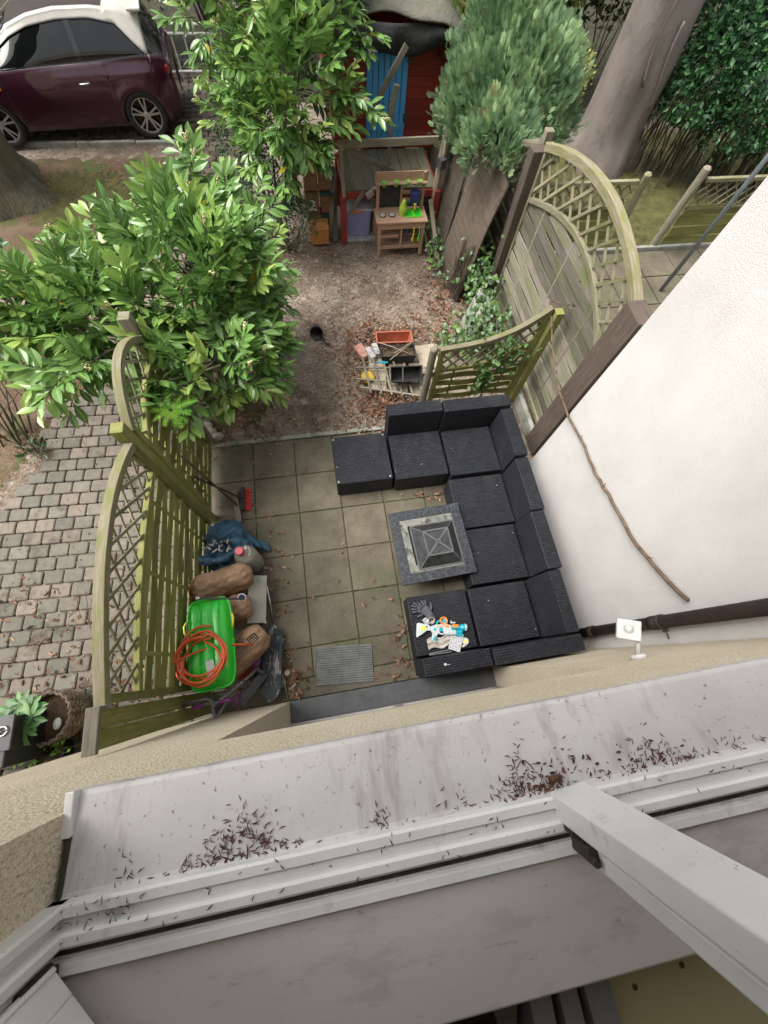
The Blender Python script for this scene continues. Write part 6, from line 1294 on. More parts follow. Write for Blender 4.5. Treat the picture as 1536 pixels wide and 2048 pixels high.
for lb, a, b in (('narrow plank leaning on the left side of the deck', (0.40, 6.50, 0), (0.52, 6.75, 0.85)), ('second plank leaning beside the nesting boxes', (0.46, 6.42, 0), (0.55, 6.9, 0.7))):
    mb = MB(); mb.beam(a, b, 0.07, 0.025); one('loose_board', lb, 'plank', mb, M['grey_wood'], a, group='planks leaning on the deck')
mb = MB(); mb.beam((1.05, 6.40, 0.73), (1.32, 6.41, 0.75), 0.06, 0.03); mb.beam((0.96, 6.36, 0.66), (1.06, 6.37, 0.72), 0.07, 0.06); one('loose_board', 'short stub of wood lying on the deck edge above the toy kitchen', 'plank', mb, M['old_board'], (1.05, 6.4, 0.7))
# storage box under the deck
t = thing('storage_box', 'translucent lilac storage box with a red clip under the deck', 'storage box', (0.86, 6.60, 0), rz=R_(-4))
mb = MB(); mb.add([(-0.17, -0.13, 0.02), (0.17, -0.13, 0.02), (0.17, 0.13, 0.02), (-0.17, 0.13, 0.02), (-0.20, -0.16, 0.42), (0.20, -0.16, 0.42), (0.20, 0.16, 0.42), (-0.20, 0.16, 0.42)], [(3, 2, 1, 0), (4, 5, 6, 7), (0, 1, 5, 4), (1, 2, 6, 5), (2, 3, 7, 6), (3, 0, 4, 7)]); obj('box', mb, M['storage'], t, local=True, bevel=0.02)
mb = MB(); mb.box((0, 0, 0.435), (0.43, 0.35, 0.03)); obj('lid', mb, M['storage_lid'], t, local=True, bevel=0.01)
mb = MB(); mb.box((-0.02, -0.18, 0.425), (0.17, 0.02, 0.04)); obj('clip', mb, M['salmon'], t, local=True, bevel=0.004)
mb = MB(); mb.box((0.87, 6.60, 0.0), (0.5, 0.42, 0.04)); one('paving_slab', 'pale speckled slab under the lilac storage box', 'slab', mb, M['greystone'], (0.87, 6.6, -0.02), bevel=0.006)
mb = MB(); mb.box((1.19, 6.55, 0.15), (0.22, 0.16, 0.32), rz=.15); one('cardboard_box', 'brown cardboard box half hidden behind the toy kitchen', 'box', mb, M['kraft_light'], (1.19, 6.55, 0), bevel=0.004)
# nesting boxes
ng = 'wooden nesting boxes stacked beside the deck'
def nestbox(label, x, y, z, m, top=None, w=0.17, h=0.27, d=0.17, rz=0, slot=True):
    t = thing('nesting_box', label, 'nesting box', (x, y, z), rz=rz, group=ng)
    mb = MB(); mb.box((0, d / 2, h / 2), (w, d, h - 0.02)); obj('body', mb, M[m], t, local=True, bevel=0.004)
    mb = MB(); mb.box((0, d / 2 - .008, h), (w + 0.015, d + 0.03, 0.02)); obj('roof', mb, M[top or m], t, local=True, bevel=0.003)
    if slot: mb = MB(); mb.box((-w * .22, d * .45, h + 0.0115), (0.035, 0.05, 0.004)); obj('entrance', mb, M['black_matte'], t, local=True)
    return t
nestbox('bright orange-brown chipboard nesting box alone in front of the stack', 0.215, 6.34, 0, 'osb', w=0.29, h=0.25, d=0.22)
for k, (lb, x, y, z, m, tp, sl) in enumerate((('brown nesting box at the foot of the stack, right behind the orange one', 0.17, 6.60, 0, 'brown_ply', None, False), ('brown nesting box at the foot of the stack, on the deck side', 0.385, 6.60, 0, 'brown_ply', 'green_felt', False),
        ('brown nesting box with pale peeling patches', 0.165, 6.62, 0.29, 'brown_ply', None, False), ('nesting box with a dark green roof and a wire clip', 0.385, 6.62, 0.29, 'brown_ply', 'green_felt', True),
        ('reddish nesting box at the top of the stack under the laurel', 0.17, 6.66, 0.58, 'brown_ply', 'osb', False), ('topmost nesting box with a dark green roof, on the deck side', 0.385, 6.66, 0.58, 'brown_ply', 'green_felt', False))):
    nestbox(lb, x, y, z, m, tp, w=0.20, d=0.24, slot=False)
    if k == 2:
        mb = MB(); [mb.prism([(q * math.cos(b), q * .7 * math.sin(b)) for b, q in zip(np.linspace(0, 2 * PI, 8)[:-1], rng.uniform(.008, .03, 7))], 0, 0.002, Matrix.Translation((0.12 + rng.random() * .1, 6.607, 0.36 + rng.random() * .14)) @ Matrix.Rotation(R_(90), 4, 'X')) for _ in range(9)]
        tt = root_of(sc.objects[0]); 
        pa = [o for o in sc.objects if o.get('label') == 'brown nesting box with pale peeling patches'][0]; obj('peeling_paint', mb, M['print_white'], pa)
# ------------------------------------------------------------------ toy mud kitchen
t = thing('toy_kitchen', 'wooden outdoor toy kitchen with green sinks and a blackboard', 'toy kitchen', (1.44, 6.15, 0))
kx0, kx1, ky0, ky1 = 1.07, 1.82, 5.98, 6.30
for x, y, h in ((1.11, 6.01, 0.50), (1.78, 6.01, 0.50), (1.11, 6.27, 1.0), (1.78, 6.27, 1.0)): mb = MB(); mb.box((x, y, h / 2), (0.045, 0.045, h)); obj('leg', mb, M['kitchen_wood'], t, bevel=0.003)
mb = MB(); mb.box((1.445, 6.14, 0.515), (0.78, 0.36, 0.025)); ct = obj('counter', mb, M['kitchen_wood'], t, bevel=0.004)
mb = MB(); mb.box((1.445, 5.985, 0.455), (0.72, 0.02, 0.07)); mb.box((1.445, 6.01, 0.13), (0.62, 0.02, 0.04)); mb.box((1.25, 5.99, 0.31), (0.30, 0.02, 0.03)); mb.box((1.445, 5.995, 0.29), (0.025, 0.02, 0.30)); obj('rail', mb, M['kitchen_wood'], t, bevel=0.003)
mb = MB(); [mb.box((1.445, 6.04 + i * .075, 0.15), (0.66, 0.055, 0.014)) for i in range(4)]; [mb.box((1.28, 6.04 + i * .075, 0.32), (0.33, 0.055, 0.014)) for i in range(3)]; obj('shelf', mb, M['kitchen_wood'], t, bevel=0.002)
mb = MB(); mb.box((1.445, 6.28, 0.94), (0.76, 0.018, 0.13)); mb.box((1.445, 6.245, 0.89), (0.74, 0.10, 0.014)); mb.box((1.62, 6.285, 0.74), (0.32, 0.014, 0.05)); mb.box((1.62, 6.285, 0.64), (0.32, 0.014, 0.05)); mb.box((1.46, 6.28, 0.70), (0.025, 0.02, 0.36)); obj('back_panel', mb, M['kitchen_wood'], t, bevel=0.003)
mb = MB(); mb.box((1.285, 6.287, 0.72), (0.32, 0.012, 0.30)); obj('blackboard', mb, M['black_matte'], t)
for i in range(4):
    x = 1.19 + i * 0.17; mb = MB(); mb.lathe([(0.0, -0.055), (0.028, -0.055), (0.042, 0.0), (0.046, 0.002), (0.044, 0.006), (0.036, 0.003), (0.024, -0.045), (0, -0.045)], c=(x, 6.235, 0.905), n=20); obj('cup', mb, M['lime'], t, smooth=True)
for i, x in enumerate((1.57, 1.70)):
    mb = MB(); [mb.beam(p, q, 0.014, 0.012) for p, q in (((x - .062, 6.06, .534), (x + .062, 6.06, .534)), ((x - .062, 6.24, .534), (x + .062, 6.24, .534)), ((x - .056, 6.067, .534), (x - .056, 6.233, .534)), ((x + .056, 6.067, .534), (x + .056, 6.233, .534)))]
    sk_ = obj('sink', mb, M['lime'], t); mb = MB(); mb.box((x, 6.15, 0.5285), (0.10, 0.165, 0.004)); obj('basin', mb, M['sled'], sk_)
for x in (1.17, 1.31):
    mb = MB(); mb.lathe([(0.052, 0.528), (0.052, 0.536), (0, 0.5365)], c=(x, 6.13, 0), n=24); hb = obj('hob', mb, M['black_matte'], t)
    mb = MB(); mb.lathe([(0.036, 0.5366), (0.036, 0.539), (0.028, 0.539), (0.028, 0.5366)], c=(x, 6.13, 0), n=24, cap=False); mb.lathe([(0.016, 0.5366), (0.016, 0.539), (0.010, 0.539), (0.010, 0.5366)], c=(x, 6.13, 0), n=16, cap=False)
    for k in range(4): a = k * PI / 2 + .4; mb.beam((x + .018 * math.cos(a), 6.13 + .018 * math.sin(a), .538), (x + .028 * math.cos(a), 6.13 + .028 * math.sin(a), .538), .005, .002)
    obj('hob_ring', mb, M['print_white'], hb)
for x in (1.22, 1.34): mb = MB(); mb.tube([(x, 5.975, 0.46), (x, 5.955, 0.46)], 0.016, 10); obj('knob', mb, M['kitchen_wood'], t)
for i, (x, m_, nm, lb) in enumerate(((1.535, 'navy', 'spatula', 'dark blue toy spatula hanging from the toy kitchen rail'), (1.63, 'yellow', 'spoon', 'yellow toy spoon hanging from the toy kitchen rail'), (1.72, 'lime', 'ladle', 'green toy ladle hanging from the toy kitchen rail'))):
    mb = MB(); mb.tube([(x, 5.96, 0.44), (x + 0.006, 5.965, 0.36), (x - 0.004, 5.965, 0.30)], [0.008, 0.009, 0.010], 8); mb.box((x - 0.006, 5.965, 0.265), (0.034, 0.010, 0.06)); one('toy_' + nm, lb, 'toy utensil', mb, M[m_], (x, 5.965, 0.23), group='toy utensils on the toy kitchen', bevel=0.003)
t = thing('toy_water_can', 'navy blue toy water tank with a yellow tap over the sinks', 'toy tank', (1.66, 6.24, 0.56))
mb = MB(); mb.box((1.66, 6.235, 0.70), (0.14, 0.08, 0.17)); obj('tank', mb, M['navy'], t, bevel=0.02)
mb = MB(); mb.tube([(1.655, 6.20, 0.63), (1.655, 6.15, 0.62), (1.655, 6.15, 0.58)], 0.010, 8); mb.box((1.655, 6.16, 0.645), (0.04, 0.014, 0.014)); obj('tap', mb, M['yellow'], t)
def bag(u, v): a = u * 2 * PI; k = (1 - v) ** .6 * (v + .25) ** .3 * 1.15; return (1.475 + 0.075 * k * math.cos(a) * (1 + .1 * math.sin(5 * a)), 6.13 + 0.055 * k * math.sin(a), 0.53 + 0.21 * v + .01 * math.sin(4 * a))
mb = MB(); mb.grid(bag, 26, 16, cu=True); one('patterned_bag', 'lime and yellow patterned bag standing between the hobs and the sinks', 'bag', mb, M['lime_bag'], (1.475, 6.13, 0.53), smooth=True)

# ================================================================== CAR
car = thing('parked_car', 'maroon two-door car with a white roof parked on the block paving', 'car', (-2.53, 10.20, 0), rz=R_(5.0))
def W(x):
    if x > 0.10: return 0.83 * math.sqrt(max(0.05, 1 - ((x - 0.10) / 0.60) ** 2.6 * 0.75))
    if x < -2.45: return 0.83 * math.sqrt(max(0.05, 1 - ((-2.45 - x) / 0.72) ** 2.6 * 0.7))
    return 0.83
belt = lambda x: float(np.interp(x, [-3.15, -3.0, -2.6, -2.15, -1.6, -0.8, -0.2, 0.25, 0.5, 0.62], [0.55, 0.72, 0.84, 0.91, 0.93, 0.955, 0.985, 1.01, 0.98, 0.84]))
def zbot(x):
    z = 0.20
    for xc in (0.0, -2.31):
        if abs(x - xc) < 0.345: z = max(z, 0.30 + math.sqrt(0.345 ** 2 - (x - xc) ** 2))
    return z + (0.08 if x > .45 or x < -2.95 else 0)
xs = sorted(set([round(v, 4) for v in list(np.linspace(-3.12, 0.62, 60)) + [c + s_ * q for c in (0.0, -2.31) for s_ in (-1, 1) for q in (0.3449, 0.3451, 0.34, 0.32, 0.29, 0.25, 0.2, 0.13, 0.06)]]))
NR = 15
def body_pt(x, v, sg):
    zb_, zt_2 = zbot(x), belt(x); z = zb_ + (zt_2 - zb_) * v; q = (z - 0.2) / 0.75
    y = W(x) * (0.93 + 0.07 * math.sin(min(1, max(0, q)) * PI) ** 0.7) - 0.035 * max(0, q - .75) / .25
    y += 0.014 * math.exp(-((z - (0.80 + 0.03 * (x + 1))) / 0.035) ** 2) * (x > -1.2) + 0.022 * math.exp(-(((x - 0) ** 2 + (z - .3) ** 2) ** .5 - .40) ** 2 / .003) * (abs(x) < .5)
    return (x, sg * y, z)
mb = MB()
V = []; 
for x in xs:
    col = [body_pt(x, j / NR, -1) for j in range(NR + 1)]; bt = belt(x); wy = -col[-1][1]
    col += [(x, -wy * 0.85, bt + 0.012), (x, 0, bt + 0.03), (x, wy * 0.85, bt + 0.012)] + [body_pt(x, j / NR, 1) for j in range(NR, -1, -1)]
    V += col
m_ = len(V) // len(xs); F = [(i * m_ + j, i * m_ + j + 1, (i + 1) * m_ + j + 1, (i + 1) * m_ + j) for i in range(len(xs) - 1) for j in range(m_ - 1)]
F += [tuple(range(m_)), tuple((len(xs) - 1) * m_ + k for k in range(m_))[::-1]]
mb.add(V, F); bo = obj('body', mb, M['paint'], car, local=True, smooth=True)
mb = MB(); mb.box((-1.25, 0, 0.24), (3.0, 1.45, 0.12)); mb.box((0, 0, 0.45), (0.66, 1.5, 0.36)); mb.box((-2.31, 0, 0.45), (0.66, 1.5, 0.36)); obj('underbody', mb, M['car_black'], car, local=True)
# greenhouse
rz_ = lambda x: float(np.interp(x, [-2.20, -1.9, -1.55, -1.2, -0.8, -0.3, 0.1, 0.33, 0.45, 0.56], [0.94, 1.12, 1.30, 1.40, 1.455, 1.46, 1.42, 1.34, 1.18, 1.02]))
def gh(x, s, sg=-1):
    """s 0..1 from the beltline up and over to the roof centre"""
    zb_ = belt(x) - 0.005; zt2 = rz_(x); wb = -body_pt(x, 1, -1)[1] - 0.02; wt = wb - 0.25
    if s < 0.55: f = s / 0.55; y = wb + (wt - wb) * f ** 1.3; z = zb_ + (zt2 - 0.06 - zb_) * f
    else: f = (s - .55) / .45; y = wt * math.cos(f * PI / 2); z = zt2 - 0.06 + 0.06 * math.sin(f * PI / 2) ** 0.8
    return (x, sg * y, z)
gx = np.linspace(-2.18, 0.55, 70)
s0 = lambda x: float(np.interp(x, [-2.2, -2.1, -1.9, -1.3, -0.4, 0.0, 0.22, 0.32, 0.36, 0.6], [0.02, 0.36, 0.42, 0.47, 0.47, 0.42, 0.14, 0.0, 0.0, 0.0]))
mg = MB(); mw = MB(); mc = MB(); mh = MB(); ms_ = MB(); mp_ = MB()
for sg in (-1, 1):
    def strip(mbx, xs_, fa, fb, n, off=0.0):
        V = []
        for x in xs_:
            for k in range(n + 1): p = np.array(gh(x, fa(x) + (fb(x) - fa(x)) * k / n, sg)); p += np.array((0, sg * off, off)); V.append(p)
        F = [(i * (n + 1) + k, i * (n + 1) + k + 1, (i + 1) * (n + 1) + k + 1, (i + 1) * (n + 1) + k) for i in range(len(xs_) - 1) for k in range(n)]
        mbx.add(V, F)
    strip(mg, gx[gx < 0.36], lambda x: 0.0, lambda x: s0(x) if x < .30 else 0.0, 8)
    strip(mw, gx[(gx > -2.12) & (gx < 0.37)], s0, lambda x: 0.68 if -1.55 < x < -0.1 else (0.62 if x <= -1.55 else 1.0), 10, 0.006)
    strip(mc, gx[(gx > -1.58) & (gx < -0.06)], lambda x: 0.66, lambda x: 1.0, 6, 0.002)
    strip(mh, gx[gx > 0.33], lambda x: 0.0, lambda x: 1.0, 12)
    strip(ms_, gx[gx < -1.5], lambda x: 0.60, lambda x: 1.0, 6); sg == -1 and strip(mp_, np.linspace(-0.71, -0.63, 4), lambda x: 0.0, s0, 8, 0.006)
obj('side_window', mg, M['car_glass'], car, local=True, smooth=True); obj('roof', mw, M['car_white'], car, local=True, smooth=True, solid=0.01)
obj('folding_roof', mc, M['canvas'], car, local=True, smooth=True); obj('rear_window', mh, M['car_black'], car, local=True, smooth=True); obj('windscreen', ms_, M['car_glass'], car, local=True, smooth=True); obj('door_pillar', mp_, M['car_black'], car, local=True, smooth=True)
mb = MB(); mb.box((0.33, 0, 1.405), (0.20, 1.04, 0.035)); obj('spoiler', mb, M['car_white'], car, local=True, bevel=0.012)
for sg in (-1,):
    mb = MB()
    mb.tube([tuple(np.array(gh(x, 0.0)) + np.array((0, -.012, 0))) for x in np.linspace(-2.05, 0.28, 30)], 0.012, 6)
    obj('window_trim', mb, M['car_black'], car, local=True)
    mb = MB(); mb.tube([tuple(np.array(gh(x, s0(x))) + np.array((0, -.010, 0.004))) for x in np.linspace(-1.95, 0.24, 34)], 0.007, 6); obj('roof_trim', mb, M['car_black'], car, local=True)
    mb = MB(); mb.tube([tuple(np.array(body_pt(-0.56 - .05 * (1 - j / 12), j / 12, -1)) + np.array((0, -0.001, 0))) for j in range(13)], 0.004, 4); mb.tube([tuple(np.array(body_pt(-1.92, j / 12, -1)) + np.array((0, -0.001, 0))) for j in range(13)], 0.004, 4)
    obj('door_seam', mb, M['car_black'], car, local=True)
    p = body_pt(-0.74, 0.74, -1); mb = MB(); mb.tube([(p[0] - .085, p[1] - .012, p[2]), (p[0] - .05, p[1] - .035, p[2]), (p[0] + .05, p[1] - .035, p[2] + .005), (p[0] + .085, p[1] - .012, p[2] + .005)], 0.012, 8); obj('door_handle', mb, M['silver'], car, local=True, smooth=True)
    mb = MB(); mb.grid(lambda u, v: (-1.86 + 0.07 * math.sin(PI * v) * math.cos(2 * PI * u), -0.93 + 0.09 * -math.cos(PI * v), 1.0 + 0.065 * math.sin(PI * v) * math.sin(2 * PI * u)), 18, 12, cu=True); obj('side_mirror', mb, M['car_white'], car, local=True, smooth=True)
    p = body_pt(-2.0, 0.62, -1); mb = MB(); mb.box((p[0], p[1] - .003, p[2]), (0.05, 0.006, 0.025)); obj('side_lamp', mb, M['orange'], car, local=True)
mb = MB(); 
for sg in (-1, 1): mb.grid(lambda u, v: (0.50 + 0.10 * math.sin(PI * v) * math.cos(2 * PI * u), sg * (0.60 + 0.07 * math.sin(PI * v) * math.sin(2 * PI * u)), 0.80 - 0.09 * math.cos(PI * v)), 16, 12, cu=True)
obj('tail_light', mb, M['taillight'], car, local=True, smooth=True)
for xc in (0.0, -2.31):
    for sg in (-1, 1):
        mb = MB(); Mw = Matrix.Translation((xc, sg * 0.735, 0.325)) @ Matrix.Rotation(R_(90 * -sg), 4, 'X') @ Matrix.Rotation(0, 4, 'Z')
        mb.lathe([(0.225, -0.09), (0.30, -0.10), (0.322, -0.08), (0.325, 0.0), (0.322, 0.07), (0.30, 0.092), (0.235, 0.086), (0.225, 0.06)], M=Matrix.Translation((xc, sg * 0.735, 0.325)) @ Matrix.Rotation(R_(90 * -sg), 4, 'X'), n=48, cap=False)
        wh = obj('wheel', mb, M['tyre'], car, local=True, smooth=True); Mw = Matrix.Translation((xc, sg * 0.735, 0.325)) @ Matrix.Rotation(R_(90 if sg < 0 else -90), 4, 'X')
        mb = MB(); mb.lathe([(0.236, 0.05), (0.238, 0.082), (0.222, 0.080), (0.215, 0.05)], M=Mw, n=48, cap=False)
        for k in range(5):
            for dd in (-0.11, 0.11):
                a = k * 2 * PI / 5 + dd + .3; a2 = k * 2 * PI / 5 + dd * 1.7 + .3; mb.beam(np.array(Mw @ Vector((0.03 * math.cos(a), 0.03 * math.sin(a), 0.068))), np.array(Mw @ Vector((0.222 * math.cos(a2), 0.222 * math.sin(a2), 0.072))), 0.026, 0.016, up=(0, 1, 0))
        mb.lathe([(0.055, 0.05), (0.055, 0.078), (0.03, 0.084), (0, 0.084)], M=Mw, n=20); obj('rim', mb, M['rim'], wh, local=True)
        mb = MB(); mb.lathe([(0.21, 0.02), (0, 0.02)], M=Mw, n=24); obj('brake_disc', mb, M['car_black'], wh, local=True)

# ================================================================== TREES AND SHRUBS
def trunk(name, label, pts, rads, m, n=28, bumps=0.05, **k):
    mb = MB(); P = np.array(pts, float); t0 = np.linspace(0, 1, len(P)); tt = np.linspace(0, 1, 46); C_ = np.stack([np.interp(tt, t0, P[:, i]) for i in range(3)], 1); rr = np.interp(tt, t0, rads)
    ph_ = rng.random(6) * 6
    def fn(u, v):
        i = min(45, int(round(v * 45))); a = u * 2 * PI; r = rr[i] * (1 + bumps * math.sin(3 * a + ph_[0] + v * 2) + bumps * .7 * math.sin(5 * a + ph_[1] - v * 5) + bumps * .35 * math.sin(11 * a + ph_[2] + v * 9)) * (1 + 0.02 * math.sin(v * 23 + ph_[3]))
        if v < 0.12: r *= 1 + (0.12 - v) * 2.2 * (1 + .5 * math.sin(4 * a + ph_[4]))
        return (C_[i][0] + r * math.cos(a), C_[i][1] + r * math.sin(a), C_[i][2])
    mb.grid(fn, n * 2, 46, cu=True); return mb
t = thing('beech_tree', 'massive smooth grey tree trunk rising behind the arched fence', 'tree', (5.85, 8.45, 0))
mb = trunk('', '', [(5.85, 8.45, -0.1), (5.80, 8.4, 1.5), (5.6, 8.3, 3.0), (5.5, 8.2, 7.5)], [0.58, 0.50, 0.46, 0.40], None); obj('trunk', mb, M['bark'], t, smooth=True)
mb = MB(); [mb.tube([(5.80 - .5 * math.cos(a0 + .25 * math.sin(z * 2.6)) * 1.02, 8.4 - .5 * math.sin(a0 + .25 * math.sin(z * 2.6)) * 1.02, z) for z in np.linspace(za, zb_, 14)], 0.022, 6) for a0, za, zb_ in ((1.35, 1.2, 2.6), (1.9, 0.9, 1.9))]; obj('bark_ridge', mb, M['bark'], t, smooth=True)
mb = MB(); mb.tube([(5.6, 8.2, 3.4), (5.0, 8.3, 4.4), (4.2, 8.6, 5.2)], [0.22, 0.16, 0.10], 12); mb.tube([(5.55, 8.2, 5.0), (6.3, 8.0, 6.0), (7.2, 8.0, 6.6)], [0.2, 0.14, 0.08], 12); obj('limb', mb, M['bark'], t, smooth=True)
mb = MB(); [cloud(mb, 900, c, (2.0, 1.8, 0.7), T_SIMPLE, 0.22) for c in ((4.2, 14.4, 6.6), (6.4, 12.0, 7.6), (8.6, 11.0, 7.4), (1.0, 15.4, 6.8), (8.6, 13.4, 7.0), (5.2, 16.0, 6.6))]; obj('crown', mb, L_MAPLE, t)  # unseen crown, enlarged to darken the far background, set back from the playhouse
t = thing('oak_tree', 'broad mossy grey tree trunk in front of the maroon car', 'tree', (-4.93, 7.85, 0))
mb = trunk('', '', [(-4.90, 8.0, -0.1), (-4.86, 8.05, 0.8), (-4.84, 8.1, 2.0), (-4.8, 8.2, 6.5)], [0.70, 0.60, 0.50, 0.42], None, bumps=0.06); obj('trunk', mb, M['bark_moss'], t, smooth=True)
mb = MB(); mb.tube([(-5.05, 8.0, 4.5), (-5.8, 8.2, 5.6), (-6.6, 8.5, 6.4)], [0.18, 0.12, 0.07], 10); obj('limb', mb, M['bark_moss'], t, smooth=True)
mb = MB(); [cloud(mb, 900, c, (1.9, 1.8, 0.7), T_SIMPLE, 0.22) for c in ((-6.8, 10.2, 6.6), (-6.8, 12.8, 6.8), (-5.2, 13.8, 6.6), (-8.4, 11.4, 6.8), (-3.4, 15.4, 6.6), (-1.4, 16.4, 6.6))]; obj('crown', mb, L_MAPLE, t)  # unseen crown, clumps added and shifted off the trunk to shade the car

# laurels
def laurel(label, base, blobs, nstems, dens, ll, extra=(), L=0.27):
    t = thing('laurel_shrub', label, 'shrub', (*base, 0), group='big cherry laurel shrubs'); lf = MB(); tw = MB(); rc = MB(); br = MB()
    tips = []
    for (c, r, k) in blobs:
        P, nv = shell(int(k * dens), c, r, lo=-0.55, inner=0.45); D = nv * 0.9 + rng.normal(size=P.shape) * 0.28 + np.array([0, 0, 0.35])
        shoots(lf, P, D, L=L * 1.1, nl=12, ll=ll, tw=tw, rac=rc, rp=0.13)
        tips += [(p, c) for p in P[:: max(1, len(P) // 16)]]
    for (a, b, n_) in extra:     # single long branches, leafy along their outer half
        a, b = np.array(a), np.array(b); mid = (a + b) / 2 + np.array((0, 0, 0.12)); br.tube([a, mid, b], [0.016, 0.011, 0.006], 6)
        P = np.array([a * (1 - f) ** 2 + 2 * mid * f * (1 - f) + b * f * f for f in np.linspace(0.45, 1, n_)]) + rng.normal(size=(n_, 3)) * 0.05
        D = (b - a) / np.linalg.norm(b - a) + rng.normal(size=P.shape) * 0.55 + np.array([0, 0, 0.3]); D[-1] = (b - a) / np.linalg.norm(b - a); shoots(lf, P, D, L=L * 1.1, nl=12, ll=ll, tw=tw, rac=rc, rp=0.3)
    for i in range(nstems):
        a = i / nstems * 2 * PI; b0 = np.array((base[0] + 0.14 * math.cos(a), base[1] + 0.14 * math.sin(a), -0.03)); p, c = tips[rng.integers(len(tips))]; c = np.array(c)
        mid = b0 * .45 + c * .55 + rng.normal(size=3) * .12; br.tube([b0, b0 * .6 + mid * .4 + np.array((0, 0, .1)), mid, p * .8 + c * .2], [0.032, 0.026, 0.017, 0.006], 7)
    for p, c in tips: br.tube([np.array(c) + rng.normal(size=3) * .1, (p + np.array(c)) / 2 + rng.normal(size=3) * .05, p], [0.012, 0.009, 0.004], 5, cap=False)
    br.V += tw.V; br.F += [tuple(i + br.n for i in f) for f in tw.F]; br.n += tw.n; br.U += tw.U; br.R += tw.R; obj('leaves', lf, L_LAUREL, t); obj('stems', br, M['stem'], t, smooth=True); obj('flower_spikes', rc, L_RACEME, t)
laurel('big cherry laurel spreading over the fence in the middle of the garden side', (-1.25, 3.45),
       [((-1.15, 3.75, 1.45), (0.68, 0.75, 0.50), 150), ((-0.90, 3.30, 1.0), (0.42, 0.50, 0.42), 90), ((-1.25, 4.3, 1.4), (0.42, 0.50, 0.42), 58), ((-1.75, 3.35, 1.45), (0.55, 0.45, 0.35), 80), ((-1.1, 2.75, 1.3), (0.45, 0.35, 0.32), 45), ((-2.25, 3.35, 1.45), (0.42, 0.42, 0.28), 46), ((-2.85, 3.35, 1.5), (0.35, 0.35, 0.25), 26), ((-0.78, 4.35, 1.2), (0.25, 0.42, 0.35), 34)],
       9, 0.82, 0.20, extra=[((-1.3, 3.8, 1.4), (-2.75, 3.55, 1.65), 12), ((-1.5, 3.5, 1.3), (-2.7, 3.15, 1.55), 12), ((-1.4, 3.2, 1.3), (-2.25, 2.55, 1.50), 10), ((-1.6, 3.6, 1.3), (-2.9, 3.9, 1.5), 10), ((-1.1, 4.4, 1.4), (-1.0, 4.85, 1.80), 6), ((-1.5, 3.9, 1.4), (-2.2, 4.15, 1.6), 7), ((-0.9, 4.4, 1.3), (-0.8, 4.8, 1.6), 6), ((-0.8, 4.2, 1.2), (-0.55, 4.7, 1.5), 5)])
laurel('tall cherry laurel beside the red playhouse, hiding its corner', (-0.15, 7.5),
       [((0.0, 6.55, 1.75), (0.62, 0.75, 0.60), 125), ((-0.35, 7.35, 2.15), (0.70, 0.70, 0.60), 125), ((0.35, 7.3, 2.35), (0.50, 0.65, 0.55), 90), ((-0.2, 6.25, 1.35), (0.38, 0.42, 0.40), 50), ((-0.2, 8.3, 2.5), (0.75, 0.8, 0.6), 90)],
       8, 0.88, 0.20, extra=[((0.2, 6.9, 2.0), (0.85, 6.6, 2.1), 6), ((0.2, 6.5, 1.7), (0.90, 6.15, 1.75), 7), ((-0.4, 7.3, 2.2), (-0.95, 7.4, 2.35), 9), ((-0.3, 6.6, 1.6), (-0.8, 6.6, 1.55), 6), ((0.3, 7.5, 2.4), (0.7, 7.4, 2.7), 6), ((0.0, 6.3, 1.4), (0.22, 5.9, 1.5), 5)])
# smaller shrubs
def bush(name, label, cat, base, blobs, T, size, m, stems=5, group=None, up=0.4, jit=0.8, outw=0.6, stemr=0.018):
    t = thing(name, label, cat, (*base, 0), group=group); lf = MB(); st = MB()
    for c, r, k in blobs:
        cloud(lf, k, c, r, T, size, up=up, jit=jit, outw=outw)
        for i in range(stems): p = np.array(c) + rng.normal(size=3) * np.array(r) * .4; b0 = np.array((base[0] + rng.normal() * .08, base[1] + rng.normal() * .08, -.03)); st.tube([b0, (b0 + p) / 2 + rng.normal(size=3) * .06, p], [stemr, stemr * .7, stemr * .3], 5, cap=False)
    obj('leaves', lf, m, t); obj('stems', st, M['stem'], t); return t
bush('privet_bush', 'small-leaved dark bush between the laurels and the nesting boxes', 'bush', (-0.35, 6.35), [((-0.55, 6.25, 0.75), (0.42, 0.5, 0.5), 1500), ((-0.15, 6.2, 0.45), (0.35, 0.35, 0.35), 900), ((-0.7, 6.9, 1.0), (0.4, 0.5, 0.5), 900)], T_SIMPLE, 0.045, L_HEDGE, 5)
bush('rhododendron', 'low leafy bush at the picture edge under the laurel branch', 'bush', (-3.9, 4.6), [((-3.9, 4.9, 0.9), (0.5, 0.45, 0.35), 420)], T_RHODO, 0.11, L_HEDGE, 6)
bush('rhododendron', 'bare-stemmed bush in the reddish litter by the block path', 'bush', (-3.75, 3.2), [((-3.7, 3.6, 0.55), (0.35, 0.4, 0.3), 60), ((-3.45, 2.9, 0.12), (0.15, 0.15, 0.08), 30)], T_RHODO, 0.09, L_HEDGE, 12, stemr=0.014)
